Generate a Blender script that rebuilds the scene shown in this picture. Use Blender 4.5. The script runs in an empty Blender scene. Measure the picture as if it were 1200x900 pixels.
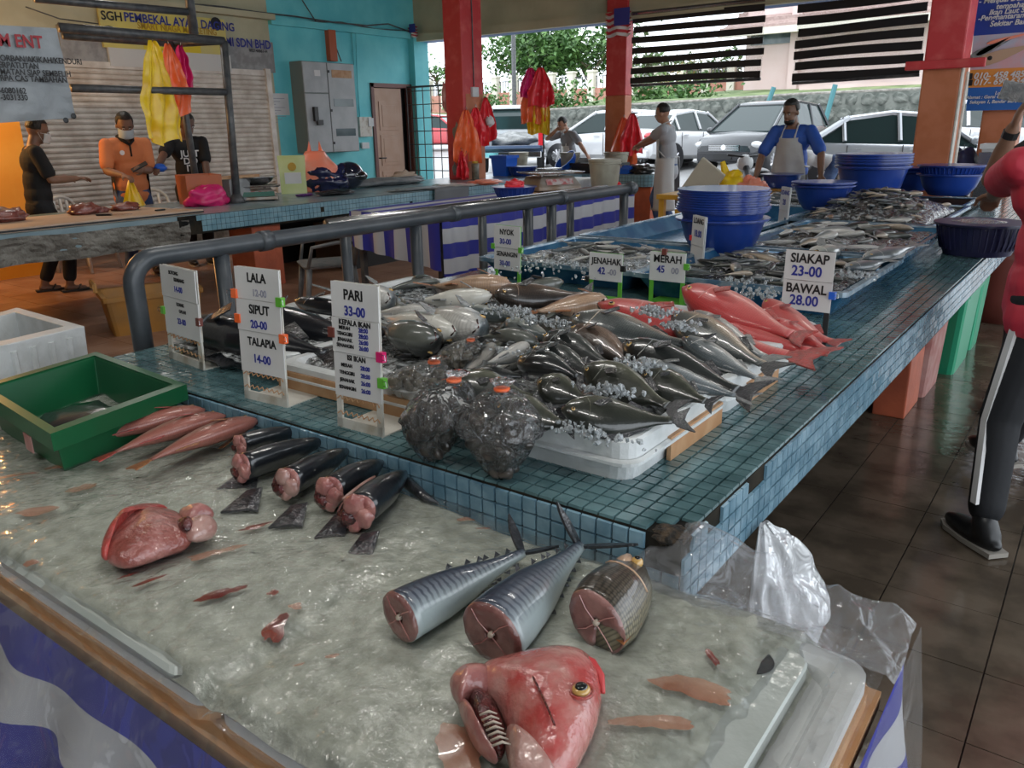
import bpy, bmesh, math, random
import numpy as np
from mathutils import Vector, Matrix, Euler, noise
random.seed(7)
S = bpy.context.scene
COL = S.collection
PI = math.pi
# ---------------------------------------------------------------- camera
CAMH = 1.5
YAW, PIT, ROL, FPX = .642113665, .308826624, -.0195027424, 940.0
_f = Vector((-math.sin(YAW)*math.cos(PIT), math.cos(YAW)*math.cos(PIT), -math.sin(PIT)))
_r = _f.cross(Vector((0, 0, 1))).normalized(); _u = _r.cross(_f)
_r2 = math.cos(ROL)*_r + math.sin(ROL)*_u; _u2 = -math.sin(ROL)*_r + math.cos(ROL)*_u
cd = bpy.data.cameras.new('camera'); cam = bpy.data.objects.new('camera', cd); COL.objects.link(cam)
cd.sensor_width = 36; cd.sensor_fit = 'HORIZONTAL'; cd.lens = FPX/1200*36; cd.clip_start = .02; cd.clip_end = 400
cam.matrix_world = Matrix(((_r2.x, _u2.x, -_f.x, 0), (_r2.y, _u2.y, -_f.y, 0), (_r2.z, _u2.z, -_f.z, CAMH), (0, 0, 0, 1)))
S.camera = cam
# ---------------------------------------------------------------- sky, lamps, exposure
wd = bpy.data.worlds.new('overcast_sky'); S.world = wd; wd.use_nodes = True
wn = wd.node_tree.nodes; bg = wn['Background']
bg.inputs[0].default_value = (.86, .93, 1, 1); bg.inputs[1].default_value = 3.6
sun = bpy.data.lights.new('sun', 'SUN'); so = bpy.data.objects.new('sun', sun); COL.objects.link(so)
sun.energy = 1.2; sun.angle = .6; so.rotation_euler = (math.radians(35), 0, math.radians(25))
S.view_settings.view_transform = 'Standard'; S.view_settings.look = 'None'
S.view_settings.gamma = 1; S.view_settings.use_curve_mapping = False
S.view_settings.exposure = -0.4
LAMPS_OLD = [(-1.2, .2, 3.4, 7, (1, .97, .92)), (-1.6, 4.2, 3.4, 5, (1, .97, .92)), (-5.0, 3.4, 3.4, 5, (1, .97, .92)), (-5.0, 8.0, 3.4, 5, (1, .97, .92))]
FILL_TUBES = [(-1.9, -.6, 3.3, 26), (-.2, .9, 3.3, 22), (-2.2, 2.4, 3.4, 22), (-1.2, 5.2, 3.4, 16), (-5.2, 3.2, 3.4, 22), (-5.2, 7.4, 3.4, 16), (-8.9, 4.6, 3.5, 22)]
for x_, y_, z_, w_ in FILL_TUBES:                      # unseen tube lamps added under the roof for fill and glints
    l_ = bpy.data.lights.new('fill_tube', 'AREA'); l_.shape = 'RECTANGLE'; l_.size = 1.2; l_.size_y = .05; l_.energy = w_; l_.color = (1, .98, .93)
    o_ = bpy.data.objects.new('fill_tube', l_); COL.objects.link(o_); o_.location = (x_, y_, z_); o_.rotation_euler = (0, 0, .4)
l_ = bpy.data.lights.new('warm_lamp', 'POINT'); l_.energy = 130; l_.color = (1, .55, .2); l_.shadow_soft_size = .08
o_ = bpy.data.objects.new('warm_lamp', l_); COL.objects.link(o_); o_.location = (-9.3, 2.9, 2.1)
# ---------------------------------------------------------------- helpers
def ray(px, py): return _r2*(px-600) + _u2*(450-py) + _f*FPX
def at(px, py, z):
    d = ray(px, py); return Vector((0, 0, CAMH)) + d*((z-CAMH)/d.z)
def atx(px, py, x):
    d = ray(px, py); return Vector((0, 0, CAMH)) + d*(x/d.x)
def aty(px, py, y):
    d = ray(px, py); return Vector((0, 0, CAMH)) + d*(y/d.y)
def V(*a): return Vector(a)
class MB:
    def __init__(s): s.v = []; s.f = []; s.uv = {}; s.fm = []; s.m = 0; s.vuv = {}
    def add(s, vs, fs, uvs=None):
        o = len(s.v); s.v += [tuple(p) for p in vs]
        if uvs:
            for i, u in enumerate(uvs): s.vuv[o+i] = u
        for f in fs: s.f.append([i+o for i in f]); s.fm.append(s.m)
        return s
    def box(s, c, d, rot=None):
        c = Vector(c); x, y, z = d[0]/2, d[1]/2, d[2]/2
        P = [V(i, j, k) for k in (-z, z) for j in (-y, y) for i in (-x, x)]
        if rot is not None: P = [rot @ p for p in P]
        return s.add([c+p for p in P], [(0, 2, 3, 1), (4, 5, 7, 6), (0, 1, 5, 4), (2, 6, 7, 3), (0, 4, 6, 2), (1, 3, 7, 5)])
    def bb(s, a, b): return s.box([(a[i]+b[i])/2 for i in range(3)], [abs(a[i]-b[i]) for i in range(3)])
    def tube(s, P, r, n=10, cap=True, sx=1.0, upv=None):
        P = [Vector(p) for p in P]; R = r if isinstance(r, (list, tuple)) else [r]*len(P)
        rings = []; prev = None
        for i, p in enumerate(P):
            t = (P[min(i+1, len(P)-1)] - P[max(i-1, 0)]).normalized()
            a = prev if prev is not None else (Vector(upv) if upv else (V(0, 0, 1) if abs(t.z) < .9 else V(0, 1, 0)))
            b = t.cross(a).normalized(); a = b.cross(t).normalized(); prev = a
            rings.append([p + (a*math.cos(q)+b*math.sin(q)*sx)*R[i] for q in [2*PI*k/n for k in range(n)]])
        return s.loft(rings, cap)
    def loft(s, rings, cap=True, closed=True, uv=False):
        n = len(rings[0]); m = len(rings); vs = [p for r in rings for p in r]; fs = []
        for i in range(m-1):
            for k in range(n if closed else n-1):
                k2 = (k+1) % n; fs.append((i*n+k, i*n+k2, (i+1)*n+k2, (i+1)*n+k))
        if cap: fs.append(tuple(range(n-1, -1, -1))); fs.append(tuple((m-1)*n+k for k in range(n)))
        uvs = [(i/(m-1), (.5-.5*math.cos(2*PI*k/n)) if closed else k/(n-1)) for i in range(m) for k in range(n)] if uv else None
        return s.add(vs, fs, uvs)
    def lathe(s, c, prof, n=24, sx=1, sy=1, M=None):
        c = Vector(c); rings = []
        for r, z in prof:
            q = [V(r*math.cos(2*PI*k/n)*sx, r*math.sin(2*PI*k/n)*sy, z) for k in range(n)]
            rings.append([c + (M @ p if M else p) for p in q])
        return s.loft(rings, cap=True)
    def ell(s, c, r, rot=None, nu=12, nv=8, fn=None):
        c = Vector(c); rings = []
        for i in range(nv+1):
            a = PI*i/nv; a = min(max(a, .02), PI-.02); ring = []
            for k in range(nu):
                b = 2*PI*k/nu; p = V(math.sin(a)*math.cos(b), math.sin(a)*math.sin(b), math.cos(a))
                if fn: p = fn(p)
                p = V(p.x*r[0], p.y*r[1], p.z*r[2])
                if rot is not None: p = rot @ p
                ring.append(c+p)
            rings.append(ring)
        return s.loft(rings[::-1])
    def grid(s, fn, nu, nv):
        vs = [fn(i/nu, j/nv) for j in range(nv+1) for i in range(nu+1)]
        uv = [(i/nu, j/nv) for j in range(nv+1) for i in range(nu+1)]
        fs = [(j*(nu+1)+i, j*(nu+1)+i+1, (j+1)*(nu+1)+i+1, (j+1)*(nu+1)+i) for j in range(nv) for i in range(nu)]
        return s.add(vs, fs, uv)
    def mesh(s, name, mats, smooth=False):
        me = bpy.data.meshes.new(name); me.from_pydata(s.v, [], s.f)
        for m in (mats if isinstance(mats, (list, tuple)) else [mats]): me.materials.append(m)
        if any(s.fm): me.polygons.foreach_set('material_index', s.fm)
        if s.vuv:
            l = me.uv_layers.new(name='UVMap'); vi = np.empty(len(me.loops), 'i'); me.loops.foreach_get('vertex_index', vi)
            arr = np.zeros((len(s.v), 2), 'f')
            for i, u in s.vuv.items(): arr[i] = u
            l.data.foreach_set('uv', arr[vi].ravel())
        if smooth: me.polygons.foreach_set('use_smooth', [True]*len(me.polygons))
        me.update(); return me
    def build(s, name, mats, parent=None, smooth=False, loc=None, sharp=None, bevel=0):
        me = s.mesh(name, mats, smooth)
        if bevel:
            bm = bmesh.new(); bm.from_mesh(me)
            bmesh.ops.bevel(bm, geom=[e for e in bm.edges if e.is_manifold and e.calc_face_angle(0) > .6], offset=bevel, segments=2, affect='EDGES', profile=.6)
            bm.to_mesh(me); bm.free()
        if sharp: me.set_sharp_from_angle(angle=sharp)
        return link(name, me, parent, loc)
def link(name, me, parent=None, loc=None):
    o = bpy.data.objects.new(name, me); COL.objects.link(o)
    if parent: o.parent = parent
    if loc is not None: o.location = loc
    return o
def thing(name, label, cat, loc=(0, 0, 0), rz=0, group=None):
    o = bpy.data.objects.new(name, None); COL.objects.link(o); o.empty_display_size = .05
    o.location = loc; o.rotation_euler = (0, 0, rz); return tag(o, label, cat, group)
def tag(o, label, cat, group=None):
    o['label'] = label; o['category'] = cat
    if group: o['group'] = group
    return o
def struct(o): o['kind'] = 'structure'; return o
def stuff(o): o['kind'] = 'stuff'; return o
def tree(o):
    r = [o]
    for c in o.children: r += tree(c)
    return r
def dup(root, loc=None, rot=None, scale=None, label=None, group=None):
    def cp(o, par):
        c = o.copy(); COL.objects.link(c); c.parent = par
        for ch in o.children: cp(ch, c)
        return c
    r = cp(root, None)
    if loc is not None: r.location = loc
    if rot is not None: r.rotation_euler = rot
    if scale is not None: r.scale = scale if isinstance(scale, (tuple, list, Vector)) else (scale,)*3
    if label: r['label'] = label
    if group: r['group'] = group
    return r
def Rz(a): return Matrix.Rotation(a, 3, 'Z')
def Rx(a): return Matrix.Rotation(a, 3, 'X')
def Ry(a): return Matrix.Rotation(a, 3, 'Y')
def nz(p, s=1.0): return noise.noise(Vector(p)*s)
# ---------------------------------------------------------------- materials
def mat(name, c, rough=.5, metal=0, c2=None, ns=8, bump=0, bs=30, coat=0, coatr=.05, trans=0, emit=0, spec=.5, detail=4, dist=.02, coord='Object', sss=0, alpha=1, ramp=(.4, .62)):
    m = bpy.data.materials.new(name); m.use_nodes = True; nt = m.node_tree; N = nt.nodes; L = nt.links
    b = N['Principled BSDF']; col = (*c, 1)
    b.inputs['Base Color'].default_value = col; b.inputs['Roughness'].default_value = rough; b.inputs['Metallic'].default_value = metal
    b.inputs['Coat Weight'].default_value = coat; b.inputs['Coat Roughness'].default_value = coatr
    b.inputs['Transmission Weight'].default_value = trans; b.inputs['Specular IOR Level'].default_value = spec
    if alpha < 1: b.inputs['Alpha'].default_value = alpha
    if sss: b.inputs['Subsurface Weight'].default_value = sss; b.inputs['Subsurface Radius'].default_value = (.02, .01, .008)
    if emit: b.inputs['Emission Color'].default_value = col; b.inputs['Emission Strength'].default_value = emit
    tc = N.new('ShaderNodeTexCoord') if coord != 'Position' else N.new('ShaderNodeNewGeometry')
    if c2 is not None:
        t = N.new('ShaderNodeTexNoise'); t.inputs['Scale'].default_value = ns; t.inputs['Detail'].default_value = detail
        L.new(tc.outputs[coord], t.inputs['Vector'])
        r = N.new('ShaderNodeValToRGB'); r.color_ramp.elements[0].position = ramp[0]; r.color_ramp.elements[1].position = ramp[1]
        r.color_ramp.elements[0].color = col; r.color_ramp.elements[1].color = (*c2, 1)
        L.new(t.outputs['Fac'], r.inputs[0]); L.new(r.outputs[0], b.inputs['Base Color'])
    if bump:
        t2 = N.new('ShaderNodeTexNoise'); t2.inputs['Scale'].default_value = bs; t2.inputs['Detail'].default_value = 3
        L.new(tc.outputs[coord], t2.inputs['Vector'])
        bp = N.new('ShaderNodeBump'); bp.inputs['Strength'].default_value = bump; bp.inputs['Distance'].default_value = dist
        L.new(t2.outputs['Fac'], bp.inputs['Height']); L.new(bp.outputs[0], b.inputs['Normal'])
        if coat: L.new(bp.outputs[0], b.inputs['Coat Normal'])
    return m
def grid_mat(name, c, c2, grout, sx, sy, rough=.3, axes='xy', gw=.06, bump=.4):
    """tiles too far away to pick apart: a brick texture on object coordinates"""
    m = mat(name, c, rough); nt = m.node_tree; N = nt.nodes; L = nt.links; b = N['Principled BSDF']
    g = N.new('ShaderNodeNewGeometry'); sep = N.new('ShaderNodeSeparateXYZ'); L.new(g.outputs['Position'], sep.inputs[0])
    cb = N.new('ShaderNodeCombineXYZ'); ix = {'x': 0, 'y': 1, 'z': 2}
    L.new(sep.outputs[ix[axes[0]]], cb.inputs[0]); L.new(sep.outputs[ix[axes[1]]], cb.inputs[1])
    br = N.new('ShaderNodeTexBrick'); br.offset = 0; br.inputs['Scale'].default_value = 1
    br.inputs['Brick Width'].default_value = sx; br.inputs['Row Height'].default_value = sy
    br.inputs['Mortar Size'].default_value = sx*gw; br.inputs['Mortar Smooth'].default_value = .1
    br.inputs['Color1'].default_value = (*c, 1); br.inputs['Color2'].default_value = (*c2, 1); br.inputs['Mortar'].default_value = (*grout, 1)
    L.new(cb.outputs[0], br.inputs['Vector']); L.new(br.outputs['Color'], b.inputs['Base Color'])
    return m
def film_mat(name, tint=(1, 1, 1), opac=.12, rough=.08, bs=25, bump=.5, gain=1.0, spec=.35):
    """thin clear plastic: mostly see-through with sharp glints"""
    m = bpy.data.materials.new(name); m.use_nodes = True; nt = m.node_tree; N = nt.nodes; L = nt.links; N.clear()
    out = N.new('ShaderNodeOutputMaterial'); tr = N.new('ShaderNodeBsdfTransparent'); tr.inputs[0].default_value = (*tint, 1)
    gl = N.new('ShaderNodeBsdfGlossy'); gl.inputs['Roughness'].default_value = rough; gl.inputs[0].default_value = (1, 1, 1, 1)
    df = N.new('ShaderNodeBsdfDiffuse'); df.inputs[0].default_value = (.8*tint[0], .82*tint[1], .84*tint[2], 1)
    tc = N.new('ShaderNodeTexCoord'); no = N.new('ShaderNodeTexNoise'); no.inputs['Scale'].default_value = bs; no.inputs['Detail'].default_value = 2; no.inputs['Distortion'].default_value = 1.2
    L.new(tc.outputs['Object'], no.inputs['Vector'])
    bp = N.new('ShaderNodeBump'); bp.inputs['Strength'].default_value = bump; bp.inputs['Distance'].default_value = .02
    L.new(no.outputs['Fac'], bp.inputs['Height']); L.new(bp.outputs[0], gl.inputs['Normal']); L.new(bp.outputs[0], df.inputs['Normal'])
    lw = N.new('ShaderNodeLayerWeight'); lw.inputs[0].default_value = spec; L.new(bp.outputs[0], lw.inputs['Normal'])
    gn = N.new('ShaderNodeMath'); gn.operation = 'MULTIPLY'; gn.inputs[1].default_value = gain; L.new(lw.outputs['Fresnel'], gn.inputs[0])
    m1 = N.new('ShaderNodeMixShader'); L.new(gn.outputs[0], m1.inputs[0]); L.new(tr.outputs[0], m1.inputs[1]); L.new(gl.outputs[0], m1.inputs[2])
    m2 = N.new('ShaderNodeMixShader'); m2.inputs[0].default_value = opac; L.new(m1.outputs[0], m2.inputs[1]); L.new(df.outputs[0], m2.inputs[2])
    L.new(m2.outputs[0], out.inputs[0]); return m
def fish_mat(name, back, mid, belly, scales=0, stripes=0, mott=.25, rough=.28, coat=.6, sc=(60, 24), stripe_c=None, rr=(.25, .5, .8)):
    """pigment follows the body: v of the UV map runs from belly to back"""
    m = bpy.data.materials.new(name); m.use_nodes = True; nt = m.node_tree; N = nt.nodes; L = nt.links; b = N['Principled BSDF']
    b.inputs['Roughness'].default_value = rough; b.inputs['Coat Weight'].default_value = coat; b.inputs['Coat Roughness'].default_value = .07
    uv = N.new('ShaderNodeUVMap'); sep = N.new('ShaderNodeSeparateXYZ'); L.new(uv.outputs[0], sep.inputs[0])
    tc = N.new('ShaderNodeTexCoord'); no = N.new('ShaderNodeTexNoise'); no.inputs['Scale'].default_value = 9; no.inputs['Detail'].default_value = 5; L.new(tc.outputs['Object'], no.inputs['Vector'])
    ad = N.new('ShaderNodeMath'); ad.operation = 'MULTIPLY_ADD'; L.new(no.outputs['Fac'], ad.inputs[0]); ad.inputs[1].default_value = mott; L.new(sep.outputs[1], ad.inputs[2])
    sb = N.new('ShaderNodeMath'); sb.operation = 'SUBTRACT'; L.new(ad.outputs[0], sb.inputs[0]); sb.inputs[1].default_value = mott*.5
    r = N.new('ShaderNodeValToRGB'); e = r.color_ramp.elements; e[0].position = rr[0]; e[0].color = (*belly, 1); e[1].position = rr[2]; e[1].color = (*back, 1)
    k = e.new(rr[1]); k.color = (*mid, 1); L.new(sb.outputs[0], r.inputs[0]); colout = r.outputs[0]
    if stripes:
        wv = N.new('ShaderNodeTexWave'); wv.inputs['Scale'].default_value = stripes; wv.inputs['Distortion'].default_value = 2.5; wv.bands_direction = 'X'; L.new(uv.outputs[0], wv.inputs['Vector'])
        mr = N.new('ShaderNodeMapRange'); mr.inputs[1].default_value = .55; mr.inputs[2].default_value = .8; L.new(wv.outputs['Fac'], mr.inputs[0])
        mu = N.new('ShaderNodeMath'); mu.operation = 'MULTIPLY'; L.new(mr.outputs[0], mu.inputs[0]); mr2 = N.new('ShaderNodeMapRange'); mr2.inputs[1].default_value = .3; mr2.inputs[2].default_value = .7; L.new(sep.outputs[1], mr2.inputs[0]); L.new(mr2.outputs[0], mu.inputs[1])
        mx = N.new('ShaderNodeMixRGB'); mx.inputs[2].default_value = (*(stripe_c or back), 1); L.new(mu.outputs[0], mx.inputs[0]); L.new(colout, mx.inputs[1]); colout = mx.outputs[0]
    if scales:
        mp = N.new('ShaderNodeMapping'); mp.inputs['Scale'].default_value = (sc[0], sc[1], 1); L.new(uv.outputs[0], mp.inputs[0])
        vo = N.new('ShaderNodeTexVoronoi'); vo.inputs['Scale'].default_value = 1; vo.inputs['Randomness'].default_value = .25; L.new(mp.outputs[0], vo.inputs['Vector'])
        r2 = N.new('ShaderNodeValToRGB'); r2.color_ramp.elements[0].position = .25; r2.color_ramp.elements[1].position = .6; r2.color_ramp.elements[0].color = (1, 1, 1, 1); q = 1-scales; r2.color_ramp.elements[1].color = (q, q, q, 1)
        L.new(vo.outputs['Distance'], r2.inputs[0]); mx = N.new('ShaderNodeMixRGB'); mx.blend_type = 'MULTIPLY'; mx.inputs[0].default_value = 1; L.new(colout, mx.inputs[1]); L.new(r2.outputs[0], mx.inputs[2]); colout = mx.outputs[0]
        bp = N.new('ShaderNodeBump'); bp.inputs['Strength'].default_value = .25; bp.inputs['Distance'].default_value = .002; bp.invert = True; L.new(vo.outputs['Distance'], bp.inputs['Height'])
    else:
        n3 = N.new('ShaderNodeTexNoise'); n3.inputs['Scale'].default_value = 60; L.new(tc.outputs['Object'], n3.inputs['Vector'])
        bp = N.new('ShaderNodeBump'); bp.inputs['Strength'].default_value = .2; bp.inputs['Distance'].default_value = .004; L.new(n3.outputs['Fac'], bp.inputs['Height'])
    L.new(bp.outputs[0], b.inputs['Normal']); L.new(colout, b.inputs['Base Color']); return m
M = {}
M['tile_top'] = mat('sea_green_glazed_tile', (.055, .115, .125), .16, c2=(.13, .235, .25), ns=13, coord='Position', bump=.05, bs=60, coat=.3, ramp=(.35, .7), detail=6)
M['tile_side'] = mat('pale_blue_glazed_tile', (.13, .25, .33), .2, c2=(.23, .38, .47), ns=16, coord='Position', coat=.3, detail=6)
M['grout'] = mat('dark_grout', (.012, .013, .013), .9, c2=(.035, .03, .022), ns=9, coord='Position', spec=.1)
M['concrete'] = mat('rough_concrete', (.17, .16, .14), .85, c2=(.30, .28, .25), ns=6, bump=.6, bs=24, coord='Position')
M['floor_tile'] = mat('wet_brown_floor_tile', (.085, .066, .048), .14, c2=(.155, .12, .088), ns=5, coord='Position', bump=.10, bs=18, detail=6, spec=.5)
M['floor_grout'] = mat('floor_joint', (.03, .025, .02), .5)
M['terracotta'] = mat('terracotta_floor_tile', (.26, .13, .08), .4, c2=(.36, .2, .13), ns=3, coord='Position', bump=.05)
M['cyan'] = mat('turquoise_wall_paint', (.12, .56, .62), .55, c2=(.17, .64, .68), ns=2, bump=.06, bs=9, coord='Position')
M['cream'] = mat('cream_wall_paint', (.52, .49, .33), .6, c2=(.42, .39, .26), ns=1.5, coord='Position', bump=.05)
M['red'] = mat('red_column_paint', (.50, .035, .04), .45, c2=(.60, .10, .09), ns=6, coord='Position', bump=.2, bs=9, ramp=(.5, .75))
M['orange'] = mat('orange_column_paint', (.42, .13, .05), .5, c2=(.50, .17, .08), ns=5, coord='Position', bump=.15, bs=9)
M['base_orange'] = mat('orange_base_paint', (.55, .13, .06), .5, c2=(.42, .10, .05), ns=4, coord='Position', bump=.15)
M['white'] = mat('white_plastic', (.62, .64, .64), .35, c2=(.55, .57, .57), ns=7, bump=.05)
M['foam'] = mat('white_foam', (.66, .68, .68), .5, c2=(.56, .58, .57), ns=12, bump=.12, bs=80, coat=.2)
M['dirty_white'] = mat('dirty_white_paint', (.6, .58, .52), .45, c2=(.42, .36, .28), ns=14, ramp=(.5, .72))
M['card'] = mat('sign_card', (.68, .67, .66), .3, c2=(.6, .59, .58), ns=4)
M['black'] = mat('black_plastic', (.012, .012, .013), .35)
M['ink'] = mat('black_ink', (.01, .01, .012), .5)
M['blue_ink'] = mat('blue_marker_ink', (.02, .03, .25), .5)
M['faint_ink'] = mat('faded_marker_ink', (.3, .3, .36), .5)
M['darkmetal'] = mat('dark_painted_steel', (.055, .06, .065), .38, c2=(.10, .10, .10), ns=14, bump=.08)
M['rail'] = mat('grey_painted_pipe', (.045, .052, .06), .35, c2=(.065, .072, .08), ns=9)
M['steel'] = mat('stainless_steel', (.5, .5, .5), .25, metal=1, c2=(.4, .4, .4), ns=5)
M['wood'] = mat('worn_wood', (.42, .22, .10), .55, c2=(.5, .3, .16), ns=14)
M['board'] = mat('cutting_board', (.46, .33, .24), .5, c2=(.55, .43, .33), ns=3, coord='Position')
M['green'] = mat('green_bin_plastic', (.005, .085, .03), .32, c2=(.007, .11, .04), ns=3)
M['lime'] = mat('lime_green_plastic', (.12, .42, .04), .4)
M['blue'] = mat('blue_basin_plastic', (.008, .035, .22), .3, c2=(.012, .045, .26), ns=3, coat=.2)
M['bright_blue'] = mat('bright_blue_plastic', (.015, .12, .6), .3)
M['navy'] = mat('navy_basin_plastic', (.02, .022, .07), .35, c2=(.03, .03, .09), ns=4)
M['bluetray'] = mat('blue_painted_tray', (.02, .10, .22), .25, metal=.2, c2=(.05, .17, .30), ns=8)
M['yellow'] = mat('yellow_plastic_film', (.78, .46, .005), .3, c2=(.88, .60, .02), ns=6)
M['orangebag'] = mat('orange_plastic_film', (.85, .13, .03), .3, c2=(.9, .2, .08), ns=7)
M['redbag'] = mat('red_plastic_film', (.72, .02, .03), .3, c2=(.8, .04, .06), ns=7)
M['pinkbag'] = mat('magenta_plastic_film', (.6, .01, .12), .3, c2=(.7, .03, .18), ns=7)
M['salmonbag'] = mat('salmon_plastic_film', (.9, .25, .15), .35, c2=(.85, .3, .2), ns=6)
M['flesh'] = mat('cut_fish_flesh', (.33, .12, .11), .3, c2=(.46, .21, .18), ns=30, coat=.7, sss=.1, bump=.25, bs=45)
M['palefl'] = mat('pale_fish_flesh', (.38, .20, .17), .3, c2=(.48, .30, .26), ns=26, coat=.7, sss=.1, bump=.25, bs=45)
M['blood'] = mat('dark_blood', (.13, .012, .008), .2, c2=(.2, .03, .015), ns=20, coat=.6, alpha=.88)
M['thinblood'] = mat('thin_blood', (.36, .12, .06), .2, c2=(.42, .20, .12), ns=12, coat=.6, alpha=.62)
M['gut'] = mat('dark_gill', (.03, .008, .008), .25, c2=(.12, .02, .02), ns=40, coat=.6, bump=.5, bs=60)
M['steak'] = mat('dull_red_steak', (.17, .07, .062), .3, c2=(.30, .15, .13), ns=22, coat=.6, bump=.25, bs=45)
M['bone'] = mat('fish_bone', (.5, .42, .34), .4)
M['eyew'] = mat('fish_eye_ring', (.55, .33, .1), .15, coat=1)
M['eyeb'] = mat('black_pupil', (.004, .004, .005), .08, coat=1)
M['fin_dark'] = mat('dark_wet_fin', (.018, .02, .024), .3, c2=(.04, .04, .045), ns=30, coat=.7, bump=.3, bs=80)
M['fin_red'] = mat('red_fin', (.45, .06, .05), .3, c2=(.3, .06, .05), ns=40, coat=.5, bump=.3, bs=90)
M['fin_orange'] = mat('orange_fin', (.42, .17, .06), .3, c2=(.32, .12, .06), ns=40, coat=.5, bump=.3, bs=90)
M['fin_grey'] = mat('grey_fin', (.16, .17, .17), .3, c2=(.25, .25, .24), ns=30, coat=.5, bump=.3, bs=80)
M['ice'] = mat('ice_under_film', (.30, .32, .265), .22, c2=(.55, .57, .50), ns=26, bump=.6, bs=70, coat=.8, coatr=.07, coord='Position', detail=12, dist=.006, ramp=(.30, .72))
M['crush'] = mat('crushed_ice', (.62, .66, .68), .12, c2=(.8, .84, .86), ns=60, coat=.6, trans=.65, bump=.3, bs=90)
M['film'] = film_mat('clear_plastic_film', opac=.05, rough=.06, bs=22, bump=.55, spec=.22)
M['sidefilm'] = film_mat('hanging_clear_film', opac=.06, rough=.16, bs=9, bump=.6, spec=.2, gain=.3)
M['film2'] = film_mat('milky_plastic_film', opac=.15, rough=.1, bs=18, bump=1, tint=(.96, .96, .98), spec=.3, gain=.8)
M['bagfilm'] = film_mat('tied_bag_film', opac=.05, rough=.05, bs=30, bump=1, spec=.35)
# ================================================================ SETTING
WX, BY, CH = -11.0, 12.0, 4.3          # left wall, beam line, ceiling height
# floor
struct(MB().bb((-11.2, -6.2, -.1), (4.5, -6, CH)).build('wall_light_block', mat('dim_wall', (.2, .19, .15), .8)))  # unseen wall added behind the camera to cut fill light
fl = struct(MB().bb((-11.2, -6, -.12), (4.5, 12.4, -.012)).build('floor', M['floor_grout']))
tb = MB().box((0, 0, 0), (.326, .326, .012)).mesh('floor_tile', M['floor_tile'])
tt = MB().box((0, 0, 0), (.326, .326, .012)).mesh('terracotta_tile', M['terracotta'])
cnt = 0; rest = MB(); restt = MB()
for j in range(-5, 32):
    for i in range(-6, 14):
        x, y = -.085+.33*(i-.5), 1.995+.33*(j+.5)
        if y > 12.3: continue
        p = Vector((x, y, -.006+random.uniform(-.0007, .0007)))
        big = (x < 1.6 and y > 1.2 and -1.3 < x)
        if big and cnt < 150:
            o = link('floor_tile', tb, fl, p); o.rotation_euler = (random.uniform(-.0015, .0015), random.uniform(-.0015, .0015), 0); cnt += 1
        else: rest.box(p, (.326, .326, .012))
stuff(rest.build('floor_tiles', M['floor_tile'], fl))
cnt = 0
for j in range(-8, 32):
    for i in range(-33, -6):
        x, y = -.085+.33*(i-.5), 1.995+.33*(j+.5)
        if y > 12.3: continue
        p = Vector((x, y, -.006)); ok = -9.8 < x < -4.6 and 2.6 < y < 6.2
        if ok and cnt < 145: link('floor_tile', tt, fl, p); cnt += 1
        else: restt.box(p, (.326, .326, .012))
stuff(restt.build('terracotta_tiles', M['terracotta'], fl))
M['ceil'] = mat('ceiling_paint', (.16, .16, .16), .8)
ceil = struct(MB().bb((-11.4, -6, CH), (4.5, BY+2.2, CH+.1)).build('ceiling', M['ceil']))
# left wall : cream part behind the shutter, turquoise part beyond it
a = atx(303, 89, WX); b = atx(320, 212, WX)
YS = a.y + .12                                      # where cream turns to turquoise
ya = atx(345, 90, WX).y
wl = struct(MB().bb((WX-.2, -6, -.1), (WX, YS+.16, CH)).build('wall_left', M['cream']))
wc = MB()
dy0, dy1, dz = atx(433, 97, WX).y, atx(482, 100, WX).y, atx(433, 97, WX).z
wc.bb((WX-.2, YS+.16, -.1), (WX, dy0, CH)); wc.bb((WX-.2, dy0, dz), (WX, dy1, CH)); wc.bb((WX-.2, dy1, -.1), (WX, BY+.2, CH))
wc = struct(wc.build('wall_left', M['cyan']))
zc = atx(400, 34, WX).z
struct(MB().bb((WX, YS+.16, zc-.05), (WX+.09, BY, zc+.05)).build('trim_1', M['cyan'], wc))
struct(MB().bb((WX, BY-.28, 0), (WX+.14, BY+.1, zc)).build('trim_2', M['cyan'], wc))
# door
M['doorwood'] = mat('tan_painted_door', (.50, .33, .24), .5, c2=(.46, .29, .2), ns=3, coord='Position')
M['frame_brown'] = mat('red_brown_door_frame', (.17, .07, .06), .5)
dr = struct(thing('door_1', '', '')); del dr['label']; del dr['category']
MB().bb((WX-.06, dy0+.07, 0), (WX-.02, dy1-.28, dz-.08)).build('door_leaf', M['doorwood'], dr)
f = MB(); f.bb((WX-.12, dy0, 0), (WX+.03, dy0+.07, dz)); f.bb((WX-.12, dy1-.07, 0), (WX+.03, dy1, dz)); f.bb((WX-.12, dy0, dz-.07), (WX+.03, dy1, dz)); f.bb((WX-.12, dy1-.3, 0), (WX-.03, dy1-.26, dz))
f.build('door_frame', M['frame_brown'], dr)
w = dy1-.28-dy0-.07
for z0, z1 in ((.25, .78), (.88, 1.42), (1.5, 2.0)):
    p = MB(); ys, ye = dy0+.07+w*.18, dy1-.28-w*.14
    p.bb((WX-.025, ys, z0), (WX-.008, ye, z1)); q = p.build('door_panel', M['doorwood'], dr, bevel=.006)
    MB().bb((WX-.012, ys+.07, z0+.06), (WX-.002, ye-.07, z1-.06)).build('panel_centre', M['doorwood'], q, bevel=.004)
MB().tube([(WX, dy0+.12, 1.02), (WX+.05, dy0+.12, 1.02), (WX+.05, dy0+.25, 1.02)], .012).build('door_handle', M['black'], dr)
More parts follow.
